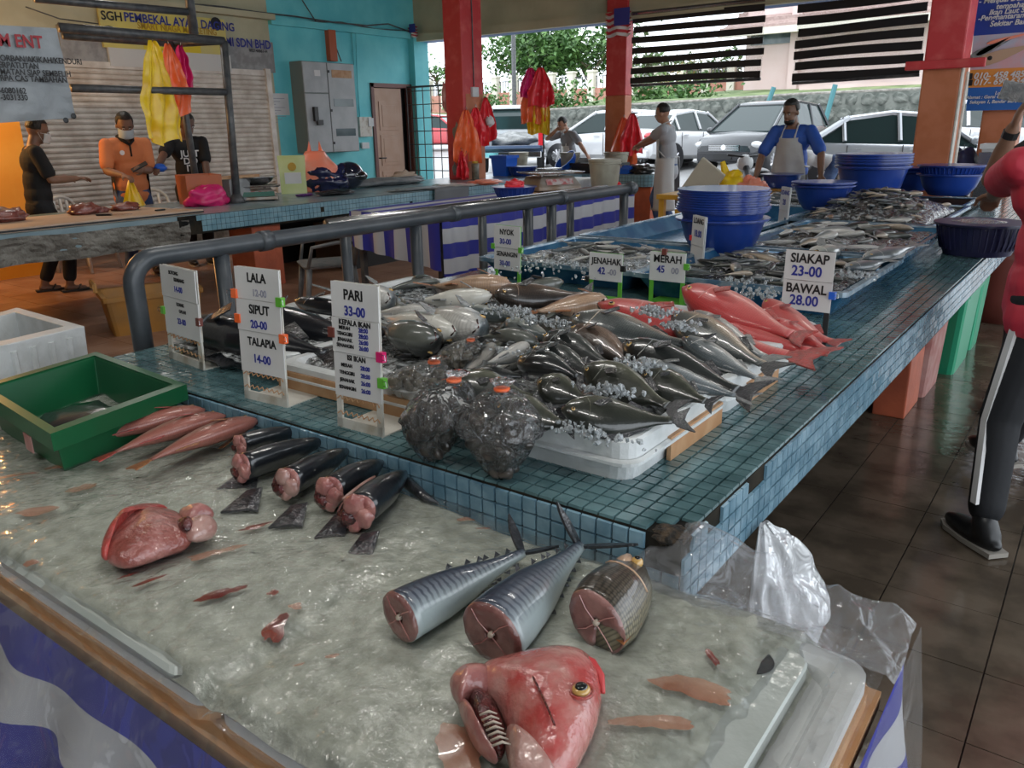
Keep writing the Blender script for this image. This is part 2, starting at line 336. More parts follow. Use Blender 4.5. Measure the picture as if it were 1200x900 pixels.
MB().bb((WX-.19, dy0, 0), (WX-.15, dy1, dz)).build('dark_room_sheet', M['black'], dr)  # black sheet standing in for the unlit room behind the door
# back beam over the open side, with ledge
zb = aty(600, 39, BY).z
wbk = struct(MB().bb((WX, BY-.1, zb+.1), (4.5, BY+.2, CH)).build('wall_back', M['cream']))
struct(MB().bb((WX, BY-.2, zb+.0), (4.5, BY-.1, zb+.13)).build('trim_3', M['cream'], wbk))
M['bluetrim'] = mat('blue_edge', (.03, .12, .35), .5)
struct(MB().bb((WX, BY-.1, zb-.0), (4.5, BY+.2, zb+.1)).build('trim_4', M['bluetrim'], wbk))
# columns
def column(name, x0, x1, y0, y1, zsplit, extra=None):
    r = struct(thing(name, '', '')); del r['label']; del r['category']
    MB().bb((x0, y0, 0), (x1, y1, zsplit)).build('lower_shaft', M['orange'] if extra != 'red' else M['red'], r, bevel=.015)
    MB().bb((x0, y0, zsplit), (x1, y1, CH)).build('upper_shaft', M['red'], r, bevel=.015)
    return r
P = at(546, 211, .8)
c1 = column('trim_5', P.x-.32, P.x, P.y, P.y+.46, .8, 'red')
pk = MB(); pk.bb((P.x, P.y+.06, .8), (P.x+.005, P.y+.455, aty(560, 110, P.y+.25).z)); pk.build('orange_paint_patch', M['orange'], c1)
def patch(cx, cz, r, seed):
    rr = random.Random(seed); m = MB(); pts = [(math.cos(q)*r*rr.uniform(.6, 1.1)*.6, math.sin(q)*r*rr.uniform(.7, 1.3)) for q in [2*PI*k/12 for k in range(12)]]
    m.loft([[V(cx+a, P.y-.004, cz+b) for a, b in pts], [V(cx+a, P.y+.002, cz+b) for a, b in pts]]); return m
for cx, cz, rr_, sd in ((P.x-.14, 1.45, .13, 1), (P.x-.06, 1.2, .14, 2), (P.x-.2, .95, .08, 3)):
    q = patch(cx, cz, rr_, sd).build('bare_render_patch', M['concrete'], c1)
MB().tube([(P.x+.006, P.y+.22, CH), (P.x+.01, P.y+.24, 3), (P.x+.008, P.y+.24, 2.07)], .009).build('cable', M['darkmetal'], c1)
MB().bb((P.x, P.y+.17, 1.93), (P.x+.04, P.y+.31, 2.06)).build('socket_box', M['white'], c1, bevel=.006)
C1 = P.copy()
Q = aty(733, 100, BY-.16)
c2 = column('trim_6', Q.x-.36, Q.x, BY-.16, BY+.06, aty(720, 112, BY-.16).z)
C2 = Q
Q = aty(1111.7, 190, 8.2); ql = aty(1067, 194, 8.2)
c3 = column('trim_7', ql.x, Q.x, 8.2, 8.56, aty(1090, 76, 8.2).z)
MB().bb((Q.x, 8.2, .3), (Q.x+.012, 8.3, aty(1117, 78, 8.2).z)).bb((Q.x, 8.47, .3), (Q.x+.012, 8.56, 1.9)).build('white_edge_board', M['dirty_white'], c3)
zt = aty(1095, 76, 8.18).z
MB().box(((ql.x+Q.x)/2+.02, 8.17, zt), (.62, .05, .075)).build('cross_batten', M['red'], c3, bevel=.01)
C3 = (ql.x, Q.x)
Q = aty(1187, 185, 9.4); ql = aty(1143, 185, 9.4)
c4 = column('trim_8', ql.x, Q.x, 9.4, 9.7, 2.4)
# shutter wall
ys0, ys1 = atx(20, 85, WX).y-2.2, atx(316, 180, WX).y
zs1 = atx(303, 89, WX).z; n = 32; hz = (zs1-.12)/n
sh = thing('roller_shutter', 'long closed roller shutter of grimy white slats behind the butchers', 'roller shutter', (WX+.06, 0, 0))
M['slat'] = mat('grimy_white_slat', (.78, .74, .68), .5, c2=(.50, .44, .38), ns=5, coord='Position', detail=8, bump=.1, ramp=(.35, .75))
sm = MB()
for k in range(4):
    pass
prof = [(0, 0), (.018, .12), (.03, .45), (.018, .8), (0, 1)]
L_ = ys1-ys0
sm.loft([[V(x, y, (z-.5)*hz*.96) for x, z in prof] + [V(-.01, y, (z-.5)*hz*.96) for x, z in reversed(prof)] for y in (-L_/2, L_/2)])
me = sm.mesh('slat', M['slat'])
for k in range(n):
    o = link('slat', me, sh, (random.uniform(-.002, .002), (ys0+ys1)/2, .12+hz*(k+.5)))
MB().bb((-.02, ys1, 0), (.06, ys1+.09, zs1+.1)).build('guide_rail', M['slat'], sh)
MB().bb((-.03, ys0, zs1), (.03, ys1+.09, zs1+.08)).build('lintel', M['slat'], sh)
struct(MB().bb((WX, -3, 0), (WX+.3, YS+3.2, .12)).build('trim_9', M['concrete']))
# orange pillar at far left with a warm lamp shining on it
a = atx(0, 130, -9.8); b = atx(18, 130, -9.8)
M['amber'] = mat('orange_yellow_wall_paint', (.85, .36, .03), .5, c2=(.9, .42, .05), ns=3)
struct(MB().bb((-10.1, 2.2, 0), (-9.8, b.y+.02, 2.0)).build('trim_10', M['amber']))
# ---------------------------------------------------------------- outside
M['asphalt'] = mat('pale_wet_asphalt', (.30, .30, .30), .5, c2=(.38, .38, .38), ns=1.2, coord='Position', bump=.2, bs=40)
M['grass'] = mat('grass_bank', (.07, .12, .03), .8, c2=(.19, .24, .10), ns=1.2, coord='Position', detail=8, bump=.6, bs=12)
M['stone'] = mat('rubble_stone', (.07, .08, .07), .85, c2=(.17, .18, .16), ns=2)
M['pink'] = mat('pink_house_paint', (.62, .47, .44), .7, c2=(.66, .52, .5), ns=.6)
M['brickred'] = mat('faded_brick_wall', (.50, .24, .19), .8, c2=(.42, .20, .15), ns=3)
M['post'] = mat('cream_post_paint', (.66, .62, .54), .7)
M['rooftile'] = mat('brown_roof_tile', (.30, .21, .19), .6, c2=(.38, .28, .25), ns=8)
struct(MB().add([(-90, 12.4, -.03), (60, 12.4, -.03), (60, 34, .97), (-90, 34, .97)], [(0, 1, 2, 3)]).build('ground', M['asphalt']))
GY = lambda y: -.03+.0463*(y-12.4)
# bank and stone retaining wall (rubble stones set one by one)
def bank(u, v):
    x = -80+140*u; y = 33.0+34*v
    right = min(1, max(0, (x+28)/3)); h0 = .9+right*(1.2+.35*min(1, max(0, (x+26)/16)))
    return V(x, y, h0 + (1.95-1.0*right+.25*right*min(1, max(0, (-x-8)/16)))*min(1, v*2.2)**.8 + .25*noise.noise(V(x*.2, y*.2, 0)))
g = MB().grid(bank, 70, 20).build('ground_bank', M['grass'], None, True); struct(g); g.name = 'ground_bank'
rw = struct(thing('wall_outside', '', '')); del rw['label']; del rw['category']
MB().add([(-26, 32.6, -.2), (12, 32.6, -.2), (12, 32.6, 2.55), (-10, 32.6, 2.5), (-26, 32.6, 2.15), (-26, 33.1, -.2), (12, 33.1, -.2), (12, 33.1, 2.55), (-10, 33.1, 2.5), (-26, 33.1, 2.15)], [(0, 1, 2, 3, 4), (9, 8, 7, 6, 5), (4, 3, 8, 9), (3, 2, 7, 8), (1, 6, 7, 2), (0, 4, 9, 5)]).build('wall_core', M['stone'], rw)
sm_ = []
for s in range(5):
    b = MB(); b.ell((0, 0, 0), (.5, .18, .5), nu=6, nv=4, fn=lambda p, s=s: p*(1+.35*noise.noise(p*1.7+V(s*5, 0, 0)))); sm_.append(b.mesh('stone', M['stone']))
cnt = 0; mort = MB()
for j in range(4):
    for i in range(72):
        x = -26+.53*i+(j % 2)*.25; zt_ = 2.15+.35*min(1, (x+26)/16)+.05*max(0, (x+10)/22); z = zt_-.25-.5*j
        o = link('stone', sm_[(i*7+j*3) % 5], rw, (x+random.uniform(-.05, .05), 32.6, z)); o.scale = (random.uniform(.46, .58), .5, random.uniform(.40, .5)); o.rotation_euler = (0, random.uniform(-.6, .6), 0)
MB().tube([(-26, 32.8, 2.15), (-10, 32.8, 2.5), (12, 32.8, 2.55)], .1, 6).build('coping', M['concrete'], rw)
# boundary fence on the bank
fn_ = struct(thing('wall_boundary', '', '')); del fn_['label']; del fn_['category']
zg = 2.9
YF = 47
pm = MB().box((0, 0, .95), (.45, .45, 1.9)).box((0, 0, 1.95), (.55, .55, .12)).mesh('fence_post', M['post'])
x = -50
fw = MB().bb((-52, YF, -.6), (10, YF+.2, .95)).build('brick_panel', M['brickred'], fn_, loc=(0, 0, zg))
while x < 5:
    link('fence_post', pm, fn_, (x, YF, zg)); x += 1.55
bars = MB(); x = -50
while x < 5: bars.box((x, YF+.1, zg+1.3), (.04, .04, .75)); x += .22
bars.box((-22, YF+.1, zg+1.65), (56, .04, .05)); stuff(bars.build('fence_bars', M['darkmetal'], fn_))
# pink building to the right beyond the bank
pb = thing('pink_building', 'pale pink building with brown tiled roof beyond the bank', 'building')
bx0 = aty(872, 90, 44).x; bx1 = aty(1130, 90, 44).x+8
MB().bb((bx0, 44, 0), (bx1, 56, 9.2)).build('wall', M['pink'], pb)
xr = aty(938, 60, 43.9).x
MB().bb((xr-.5, 43.7, 0), (xr, 44.1, 9)).build('corner_pilaster', M['pink'], pb)
M['glassdark'] = mat('dark_window_glass', (.06, .09, .1), .1, c2=(.16, .2, .22), ns=1)
MB().bb((aty(880, 45, 43.9).x, 43.9, aty(900, 52, 43.9).z), (aty(935, 45, 43.9).x, 43.98, aty(900, 36, 43.9).z)).build('window', M['glassdark'], pb)
rf = thing('roof_dummy', '', '')
bpy.data.objects.remove(rf)
za = aty(900, 33, 43).z
rt = MB(); rt.add([(bx0-1, 42.8, za), (bx1+1, 42.8, za), (bx1, 50, za+4.4), (bx0+1.5, 50, za+4.4), (bx0-1, 42.8, za-.25), (bx1+1, 42.8, za-.25), (bx1, 50, za+4.1), (bx0+1.5, 50, za+4.1)], [(0, 1, 2, 3), (7, 6, 5, 4), (0, 4, 5, 1), (1, 5, 6, 2), (2, 6, 7, 3), (3, 7, 4, 0)])
ro = rt.build('roof', M['rooftile'], pb)
ridges = MB()
for k in range(11):
    t = k/11; ridges.bb((bx0-1+2.5*t, 42.8+7.2*t, za+4.4*t), (bx1+1-t, 43.1+7.2*t, za+4.4*t+.16))
ridges.build('tile_course', M['rooftile'], ro)
MB().bb((bx0-1, 42.6, za-.3), (bx1+1, 42.85, za+.02)).build('gutter', M['post'], pb)
# low pink parapet in front of the building, right part
struct(MB().bb((aty(935, 120, 40).x, 40, 0), (4, 40.3, aty(1000, 98, 40).z)).build('wall_parapet', M['pink']))
# light blue inclined fence posts of the bank
ps = [(738, 25, 735, 1, 116, 96, 732), (0,)]
M['teal'] = mat('teal_fence_post', (.06, .20, .22), .6)
for i, (x0, y0, x1, y1, Y) in enumerate(((1, 0, 0, 0, 0),)):
    pass
posts = [((732, 118), (739, 97), 34), ((833, 120), (908-30, 102), 0)]
for k, (pa, pb_, Y) in enumerate((((731, 128), (740, 96), 32.4), ((900, 121), (907, 102), 32.3), ((966, 146), (979, 99), 31.0), ((625, 133), (628, 116), 32.4))):
    p0 = aty(*pa, Y); p1 = aty(*pb_, Y)
    tag(MB().tube([p0-V(0, 0, 1.7), p0, p1], .09, 6).build('fence_post', M['teal']), ['slanting teal fence post on the bank beside the second red column', 'short teal fence post on the stone wall above the black and white car', 'tall teal fence post left of the silver sedan', 'thin teal fence post above the pickup truck'][k], 'post', 'teal posts')
# trees
M['bark'] = mat('bark', (.12, .09, .06), .8)
M['leafA'] = mat('leaf_green', (.04, .11, .025), .6, c2=(.10, .20, .05), ns=1.5, coord='Position')
def leafy(name, label, loc, h, w, seed, nleaf=1500, group='trees beyond the car park', airy=False):
    rr = random.Random(seed); t = thing(name, label, 'tree', loc, 0, group)
    tr = MB(); tr.tube([(0, 0, 0), (.1, 0, h*.3), (0, .1, h*.6)], [h*.03, h*.02, h*.012], 6)
    tips = []
    for k in range(9):
        a = rr.uniform(0, 2*PI); z0 = h*rr.uniform(.3, .6); e = V(math.cos(a)*w*rr.uniform(.3, .6), math.sin(a)*w*.5, h*rr.uniform(.55, .95))
        tr.tube([(0, 0, z0), (e+V(0, 0, z0))/2, e], [h*.012, h*.008, h*.003], 5); tips.append(e)
    tr.build('trunk', M['bark'], t)
    lf = MB()
    for k in range(nleaf):
        e = rr.choice(tips); q = V(rr.gauss(0, 1), rr.gauss(0, 1), rr.gauss(0, .8))*w*(.13 if airy else .2)
        p = e+q; s = rr.uniform(.12, .26)*(w/3)**.5
        R_ = Euler((rr.uniform(-1, 1), rr.uniform(-1, 1), rr.uniform(0, 6))).to_matrix()
        lf.add([p+R_ @ V(-s, 0, 0), p+R_ @ V(0, -s*.5, .02), p+R_ @ V(s, 0, 0), p+R_ @ V(0, s*.5, .02)], [(0, 1, 2, 3)])
    stuff(lf.build('foliage', M['leafA'], t)); return t
def gz(px, Y): return aty(px, 100, Y).x
for i, (px, Y, top, w, lab, air, nl) in enumerate((
    (690, 52, 42, 4.2, 'bushy tree left of the second red column', False, 2600),
    (632, 54, 44, 4.0, 'bushy green tree right of the lamp post', False, 2400),
    (600, 50, 40, 4.6, 'tall loose tree behind the lamp post beside the first red column', True, 1500),
    (512, 50, 60, 3.0, 'bare airy tree seen left of the first red column', True, 500),
    (755, 60, 62, 4, 'hazy tree behind the black striped blind', True, 900),
    (830, 58, 70, 4, 'hazy tree behind the blind, nearer the pink building', True, 900))):
    X = gz(px, Y); zt_ = aty(px, top, Y).z; leafy('leafy_tree', lab, (X, Y, 2.9), zt_-2.9, w, 30+i, nl, airy=air)
for i, (px, py, Y) in enumerate(((757, 107, 36.5), (793, 106, 39.5), (655, 118, 37), (560, 118, 43))):
    p = aty(px, py, Y); rr = random.Random(i); lf = MB()
    for k in range(700):
        q = p+V(rr.gauss(0, 1.1), rr.gauss(0, .5), rr.gauss(-.1, .45)); s = .16; R_ = Euler((rr.uniform(-1, 1), rr.uniform(-1, 1), rr.uniform(0, 6))).to_matrix()
        lf.add([q+R_ @ V(-s, 0, 0), q+R_ @ V(0, -s*.5, .02), q+R_ @ V(s, 0, 0), q+R_ @ V(0, s*.5, .02)], [(0, 1, 2, 3)])
    t = thing('shrub', ['green shrub on the bank right of the second red column', 'green shrub on the bank below the striped blind', 'low shrub at the road edge left of the second red column', 'shrub behind the pickup truck'][i], 'shrub', (0, 0, 0), 0, 'shrubs on the bank')
    stuff(lf.build('foliage', M['leafA'], t))
p0 = aty(604, 190, 34); p1 = aty(603, 40, 34)
tag(MB().tube([(p0.x, 34, -.1), (p0.x, 34, p1.z+2)], .11, 8).build('lamp_post', M['darkmetal']), 'slim dark grey lamp post in the car park above the pickup truck', 'lamp post')
# ================================================================ MAIN FISH COUNTER
CX0, CX1, CY0, CY1, CZ = -2.62, -.52, 1.19, 9.3, .8
TP = .0345
cnt_ = thing('fish_counter', 'long counter faced in sea green mosaic tiles carrying the fish trays', 'counter', (0, 0, 0))
M['mosaic_far'] = grid_mat('mosaic_far', (.05, .11, .12), (.08, .16, .17), (.03, .035, .035), TP, TP, .18, 'xy')
MB().bb((CX0, CY0+.004, .645), (CX1-.004, CY1, CZ-.004)).build('slab', M['grout'], cnt_)
MB().bb((CX0, 1.5, CZ-.004), (-.95, CY1, CZ)).build('mosaic_field', M['mosaic_far'], cnt_)
tl = MB(); tl.add([(-.0159, -.0159, -.003), (.0159, -.0159, -.003), (.0159, .0159, -.003), (-.0159, .0159, -.003), (-.0148, -.0148, .003), (.0148, -.0148, .003), (.0148, .0148, .003), (-.0148, .0148, .003)], [(4, 5, 6, 7), (0, 1, 5, 4), (1, 2, 6, 5), (2, 3, 7, 6), (3, 0, 4, 7)])
mt_top = tl.mesh('tile', M['tile_top']); mt_side = tl.mesh('tile', M['tile_side'])
TV = [Vector(v.co) for v in mt_top.vertices]; TF = [tuple(p.vertices) for p in mt_top.polygons]
tiles = []
rT = random.Random(3)
nx = int((CX1-CX0)/TP)
for i in range(nx):
    for j in range(int((CY1-CY0)/TP)):
        x = CX1-.004-TP*(i+.5); y = CY0+.004+TP*(j+.5)
        if not (x > -.95 or y < 1.5): continue
        if i < 2 and j < 2 and (i+j < 2): continue
        tiles.append((V(x, y, CZ), 'top'))
for j in range(int((CY1-CY0)/TP)):
    for k in range(4):
        y = CY0+.004+TP*(j+.5)
        if k == 0 and j in (0, 3, 4, 9, 10, 11): continue
        tiles.append((V(CX1, y, CZ-.006-TP*(k+.5)), 'right'))
for i in range(nx):
    for k in range(4):
        if k < 2 and i < 2: continue
        tiles.append((V(CX1-.004-TP*(i+.5), CY0, CZ-.006-TP*(k+.5)), 'front'))
camp = V(0, 0, CAMH)
ROTS = {'top': (0, 0, 0), 'right': (0, PI/2, 0), 'front': (PI/2, 0, 0)}
def tsize(t):
    p, f = t; d = (camp-p); n_ = {'top': V(0, 0, 1), 'right': V(1, 0, 0), 'front': V(0, -1, 0)}[f]
    hid = (f == 'front' and p.z < .74) or (f == 'top' and p.x < -.74 and p.y > 1.36)
    return -abs(d.normalized().dot(n_))/d.length**2*(.05 if hid else 1)
tiles.sort(key=tsize)
mbs = {'top': MB(), 'side': MB()}
for q, (p, f) in enumerate(tiles):
    e = (ROTS[f][0]+rT.uniform(-.02, .02), ROTS[f][1]+rT.uniform(-.02, .02), rT.uniform(-.012, .012))
    if q < 298:
        o = link('tile', mt_top if f == 'top' else mt_side, cnt_, p); o.rotation_euler = e
    else:
        R_ = Euler(e).to_matrix(); mbs['top' if f == 'top' else 'side'].add([p+R_ @ v for v in TV], TF)
stuff(mbs['top'].build('mosaic_tiles', M['tile_top'], cnt_)); stuff(mbs['side'].build('mosaic_tiles', M['tile_side'], cnt_))
M['brokenc'] = mat('broken_dark_edge', (.02, .018, .015), .8, c2=(.09, .06, .035), ns=60, bump=.8, bs=70)
b = MB(); b.ell((CX1-.035, CY0+.03, CZ-.012), (.038, .034, .016), nu=14, nv=8, fn=lambda p: p*(1+.25*noise.noise(p*3))); b.build('broken_corner', M['brokenc'], cnt_)
for (y0, y1) in ((4.4, 4.75), (6.4, 6.7)):
    MB().bb((CX1-.36, y0, 0), (CX1-.2, y1, .645)).build('leg', M['base_orange'], cnt_, bevel=.008)
MB().bb((-2.3, 2.0, 0), (-2.1, 8.8, .645)).build('support_wall', M['concrete'], cnt_)
# things under the counter, right side
def crate(name, label, cat, x0, x1, y0, y1, z0, z1, m, group=None):
    t = thing(name, label, cat, ((x0+x1)/2, (y0+y1)/2, z0), 0, group); w, d, h = x1-x0, y1-y0, z1-z0
    b = MB(); tk = .02; i_ = .04
    out = lambda s, z, r=.03: [V(sx*(w/2*s-(r if q in (0, 3) else 0)), sy*(d/2*s-(0 if q in (0, 3) else r)), z) for q, (sx, sy) in zip((0, 1, 2, 3, 0, 1, 2, 3), ())]
    def rr(s, z):
        r = .035; pts = []
        for sx, sy, a0 in ((1, 1, 0), (-1, 1, PI/2), (-1, -1, PI), (1, -1, 3*PI/2)):
            for k in range(3):
                a = a0+k*PI/4; pts.append(V(sx*(w/2*s-r)+r*math.cos(a), sy*(d/2*s-r)+r*math.sin(a), z))
        return pts
    b.loft([rr(.9, 0), rr(1, h), rr(1.03, h), rr(1.03, h-.03), rr(1.03, h), rr(1-2*tk/w, h), rr(.9-2*tk/w, tk)], cap=True)
    b.build('body', m, t)
    rb = MB(); rb.loft([rr(1.035, h-.035), rr(1.045, h-.035), rr(1.045, h+.004), rr(1.0, h+.004)], cap=False); rb.build('rim', m, t)
    return t
M['mintbin'] = mat('mint_green_plastic', (.02, .33, .17), .35)
M['pinkbin'] = mat('faded_pink_plastic', (.42, .17, .15), .6, c2=(.5, .28, .25), ns=9, bump=.2)
M['rustbin'] = mat('rust_red_barrel', (.16, .04, .03), .5)
tag(crate('fish_bin', 'green plastic fish bin under the far part of the mosaic counter', 'bin', -1.1, -.62, 5.35, 5.95, 0, .52, M['mintbin']), 'green plastic fish bin under the far part of the mosaic counter', 'bin')
crate('fish_bin', 'faded pink chipped fish bin under the mosaic counter, beside the green one', 'bin', -1.15, -.68, 4.8, 5.25, 0, .56, M['pinkbin'])
crate('fish_bin', 'second green bin standing behind the first green bin under the counter', 'bin', -1.1, -.62, 6.05, 6.38, 0, .58, M['mintbin'])
b = MB().lathe((0, 0, 0), [(.2, 0), (.25, .2), (.27, .5), (.28, .56), (.25, .56), (.23, .3), (.05, .05)], 28).build('tub', M['rustbin'], None, True, (-.62, 7.2, 0)); tag(b, 'big rust red tub on the floor past the green bins', 'tub')
# ================================================================ FRONT ICE TABLE
TX0, TX1, TY0, TY1, TZ = -2.9, -.17, .50, 1.17, .655
M['stripe'] = bpy.data.materials.new('blue_white_striped_cloth'); m = M['stripe']; m.use_nodes = True
def stripe_mat(m, axis, width, phase=0):
    nt = m.node_tree; N = nt.nodes; L = nt.links; b = N['Principled BSDF']; b.inputs['Roughness'].default_value = .6
    uv = N.new('ShaderNodeUVMap'); sp = N.new('ShaderNodeSeparateXYZ'); L.new(uv.outputs[0], sp.inputs[0])
    a = N.new('ShaderNodeMath'); a.operation = 'MULTIPLY_ADD'; a.inputs[1].default_value = 1/(2*width); a.inputs[2].default_value = phase; L.new(sp.outputs[axis], a.inputs[0])
    f = N.new('ShaderNodeMath'); f.operation = 'FRACT'; L.new(a.outputs[0], f.inputs[0])
    g = N.new('ShaderNodeMath'); g.operation = 'GREATER_THAN'; g.inputs[1].default_value = .5; L.new(f.outputs[0], g.inputs[0])
    mx = N.new('ShaderNodeMixRGB'); mx.inputs[1].default_value = (.03, .035, .30, 1); mx.inputs[2].default_value = (.50, .50, .52, 1); L.new(g.outputs[0], mx.inputs[0]); L.new(mx.outputs[0], b.inputs['Base Color'])
stripe_mat(m, 1, .075, .1)
M['stripe2'] = bpy.data.materials.new('blue_white_striped_skirt'); M['stripe2'].use_nodes = True; stripe_mat(M['stripe2'], 1, .105, .0)
M['stripe_v'] = bpy.data.materials.new('blue_white_vertical_stripe'); M['stripe_v'].use_nodes = True; stripe_mat(M['stripe_v'], 0, .11, .0)
ft = thing('ice_table', 'front table draped in blue and white stripes carrying the ice trays', 'table', (-1.5, .83, 0))
b = MB().bb((TX0+1.5, TY0-.83, TZ-.03), (TX1+1.5, TY1-.83, TZ)).build('tabletop', M['wood'], ft)
for sx in (TX0+.05, TX1-.05):
    for sy in (TY0+.05, TY1-.05): MB().bb((sx+1.5-.02, sy-.83-.02, 0), (sx+1.5+.02, sy-.83+.02, TZ-.03)).build('leg', M['steel'], ft)
def skirt(u, v):                                   # around right side and front; v down
    per = [(TX1, TY1+.1), (TX1, TY0-.02), (TX0, TY0-.02)]
    l0 = TY1+.1-TY0; l1 = TX1-TX0; d = u*(l0+l1)
    if d < l0: x, y, nx_, ny_ = TX1+.012, TY1+.1-d, 1, 0
    else: x, y, nx_, ny_ = TX1-(d-l0), TY0-.015, 0, -1
    fo = (.012+.05*v)*math.sin(d*19+2*math.sin(d*3))*min(1, v*4) + (.05 if d < l0 else .30)*v
    return V(x+nx_*fo, y+ny_*fo, TZ-.005-.6*v)
sk = MB().grid(skirt, 220, 10)
me = sk.mesh('striped_skirt', M['stripe'], True)
uvl = me.uv_layers[0].data
tot = (TY1+.1-TY0)+(TX1-TX0)
for l in uvl: l.uv = (l.uv[0]*tot, l.uv[1]*.6+.008*math.sin(l.uv[0]*40))
skt = link('striped_cloth', me); tag(skt, 'blue and white striped plastic cloth hanging around the front ice table', 'cloth')
# trays that carry the ice, wooden edge showing
def rrect(x0, x1, y0, y1, z, r=.04, n=5):
    pts = []
    for cx, cy, a0 in ((x1-r, y1-r, 0), (x0+r, y1-r, PI/2), (x0+r, y0+r, PI), (x1-r, y0+r, 1.5*PI)):
        for k in range(n): a = a0+k*PI/2/(n-1); pts.append(V(cx+r*math.cos(a), cy+r*math.sin(a), z))
    return pts
def foam_tray(name, label, x0, x1, y0, y1, z0, h, m, group=None, wood=False, lip=.028, depth=.5, cat='tray'):
    t = thing(name, label, cat, ((x0+x1)/2, (y0+y1)/2, z0), 0, group); w, d = (x1-x0)/2, (y1-y0)/2
    b = MB(); q = lambda s, z, r=.045: rrect(-w+s, w-s, -d+s, d-s, z, r)
    b.loft([q(.012, 0), q(.006, h*.45), q(0, h*.5), q(0, h*.95), q(.006, h), q(lip, h), q(lip+.012, h*.8), q(lip+.02, h*(1-depth))]); b.build('tray_body', m, t)
    if cat == 'tray' and name == 'fish_tray': MB().loft([q(-.006, h*.42), q(-.012, h*.46), q(-.012, h*.53), q(-.002, h*.57)], cap=False).build('lower_lip', m, t)
    if wood:
        MB().loft([q(-.004, -.0), q(-.004, h*.5), q(.01, h*.5)], cap=False).build('wooden_edge', M['wood'], t)
    return t
foam_tray('ice_tray', 'pale tray with raised rim at the right end of the ice table', -.95, -.185, .515, 1.16, TZ, .05, M['white'], 'ice trays on the front table', True)
foam_tray('ice_tray', 'pale tray with raised rim in the middle of the ice table', -1.72, -.965, .515, 1.16, TZ, .045, M['white'], 'ice trays on the front table', True)
foam_tray('ice_tray', 'left ice tray on the front table, below the green bin', -2.5, -1.735, .515, 1.16, TZ, .05, M['white'], 'ice trays on the front table', True)
def ice_h(x, y):
    """height of the film-covered ice"""
    e = min((x+2.5)/.08, (-.235-x)/.16, (y-.50)/.045, (1.19-y)/.05); e = max(0, min(1, e)); e = e*e*(3-2*e)
    # inside the right tray only a shallow layer near its rim
    h = TZ+.048+.026*e
    h += .012*noise.noise(V(x*4, y*4, 3)) + .0035*noise.noise(V(x*13, y*13, 1)) + .0012*noise.noise(V(x*45, y*45, 7))
    # long folds of the covering film
    h += .004*max(0, noise.noise(V(x*4+y*9, y*3-x*7, 9)))
    d = (x+.95); h -= .012*math.exp(-(d/.03)**2)*(1 if y < .7 else .3)
    d = (x+1.73); h -= .010*math.exp(-(d/.03)**2)*(1 if y < .7 else .2)
    if x > -.30: h -= .03*min(1, (x+.30)/.05)
    return h
IX0, IX1, IY0, IY1 = -2.52, -.225, .512, 1.185
b = MB().grid(lambda u, v: V(IX0+(IX1-IX0)*u, IY0+(IY1-IY0)*v, ice_h(IX0+(IX1-IX0)*u, IY0+(IY1-IY0)*v)), 520, 170)
icb = b.build('ice_bed', M['ice'], None, True); tag(icb, 'bed of crushed ice under wet plastic film filling the front trays', 'ice')
icb['kind'] = 'stuff'
# white boards lying on the tray corner at right
bd = thing('plastic_board', 'pale rounded plastic board frozen into the right corner of the ice table', 'board', (0, 0, 0))
bz = TZ+.058
M['paleboard'] = mat('pale_green_white_board', (.42, .45, .42), .3, c2=(.36, .39, .36), ns=6, coat=.4, bump=.1)
MB().loft([rrect(-.5, -.262, .56, 1.11, bz-.02, .03), rrect(-.5, -.262, .56, 1.11, bz, .03), rrect(-.497, -.265, .563, 1.107, bz+.004, .03)]).build('board_face', M['paleboard'], bd)
MB().lathe((-.335, 1.045, bz+.0042), [(.001, .0), (.026, .0), (.03, .0016), (.034, .0016)], 20).build('finger_hole', M['grout'], bd)
bd2 = thing('plastic_board', 'pale rounded plastic board under the ice at the front edge of the table', 'board', (0, 0, 0))
MB().loft([rrect(-1.66, -1.02, .512, .62, bz-.01, .03), rrect(-1.66, -1.02, .512, .62, bz+.002, .03), rrect(-1.65, -1.03, .52, .61, bz+.008, .03)]).build('board_face', M['paleboard'], bd2)
# clear film over the ice : creased sheet hanging over the edges
def film_pt(u, v):
    X0, X1, Y0, Y1 = -2.55, -.165, .485, 1.215
    x = X0+(X1-X0)*u; y = Y0+(Y1-Y0)*v; h = ice_h(min(x, IX1), min(max(y, IY0), IY1))+.0045
    if x > -.235: h = max(h, TZ+.052)
    if y > 1.18 and x < CX1: h += (y-1.18)*2.0
    w_ = noise.noise(V(x*3+y*2, y*3-x, 4)); h += .007*max(0, 1-abs(w_)/.05)*max(0, noise.noise(V(x*5, y*5, 8))+.25)+.0028*(1-abs(noise.noise(V(x*17, y*13+x*7, 2))))**6
    if u > .985: h = TZ+.055
    return V(x, y, h)
fm = MB().grid(film_pt, 260, 110)
def fold(u, v, d0, d1, edge, dirn):
    pass
def side_film(u, v):        # right side, hanging
    y = .485+(1.30-.485)*u; o = .006+.07*v+.020*noise.noise(V(y*10, v*2, 5))*(.2+v)
    return V(-.150+o, y, TZ+.056-.6*v)
fm2 = MB().grid(side_film, 60, 40)
def front_film(u, v):
    x = -2.55+(2.40)*u; o = .004+.33*v+.030*noise.noise(V(x*7, v*2.5, 8))*(.1+v)+.01*abs(noise.noise(V(x*20+v*9, v*6, 8)))
    return V(x, .483-o, TZ+.05-.6*v)
fm2.grid(front_film, 200, 40)
flm = fm.build('plastic_film', M['film'], None, True); fm2.build('hanging_edge', M['sidefilm'], flm, True); tag(flm, 'clear wet plastic film stretched over the ice and hanging over the table front', 'plastic film')
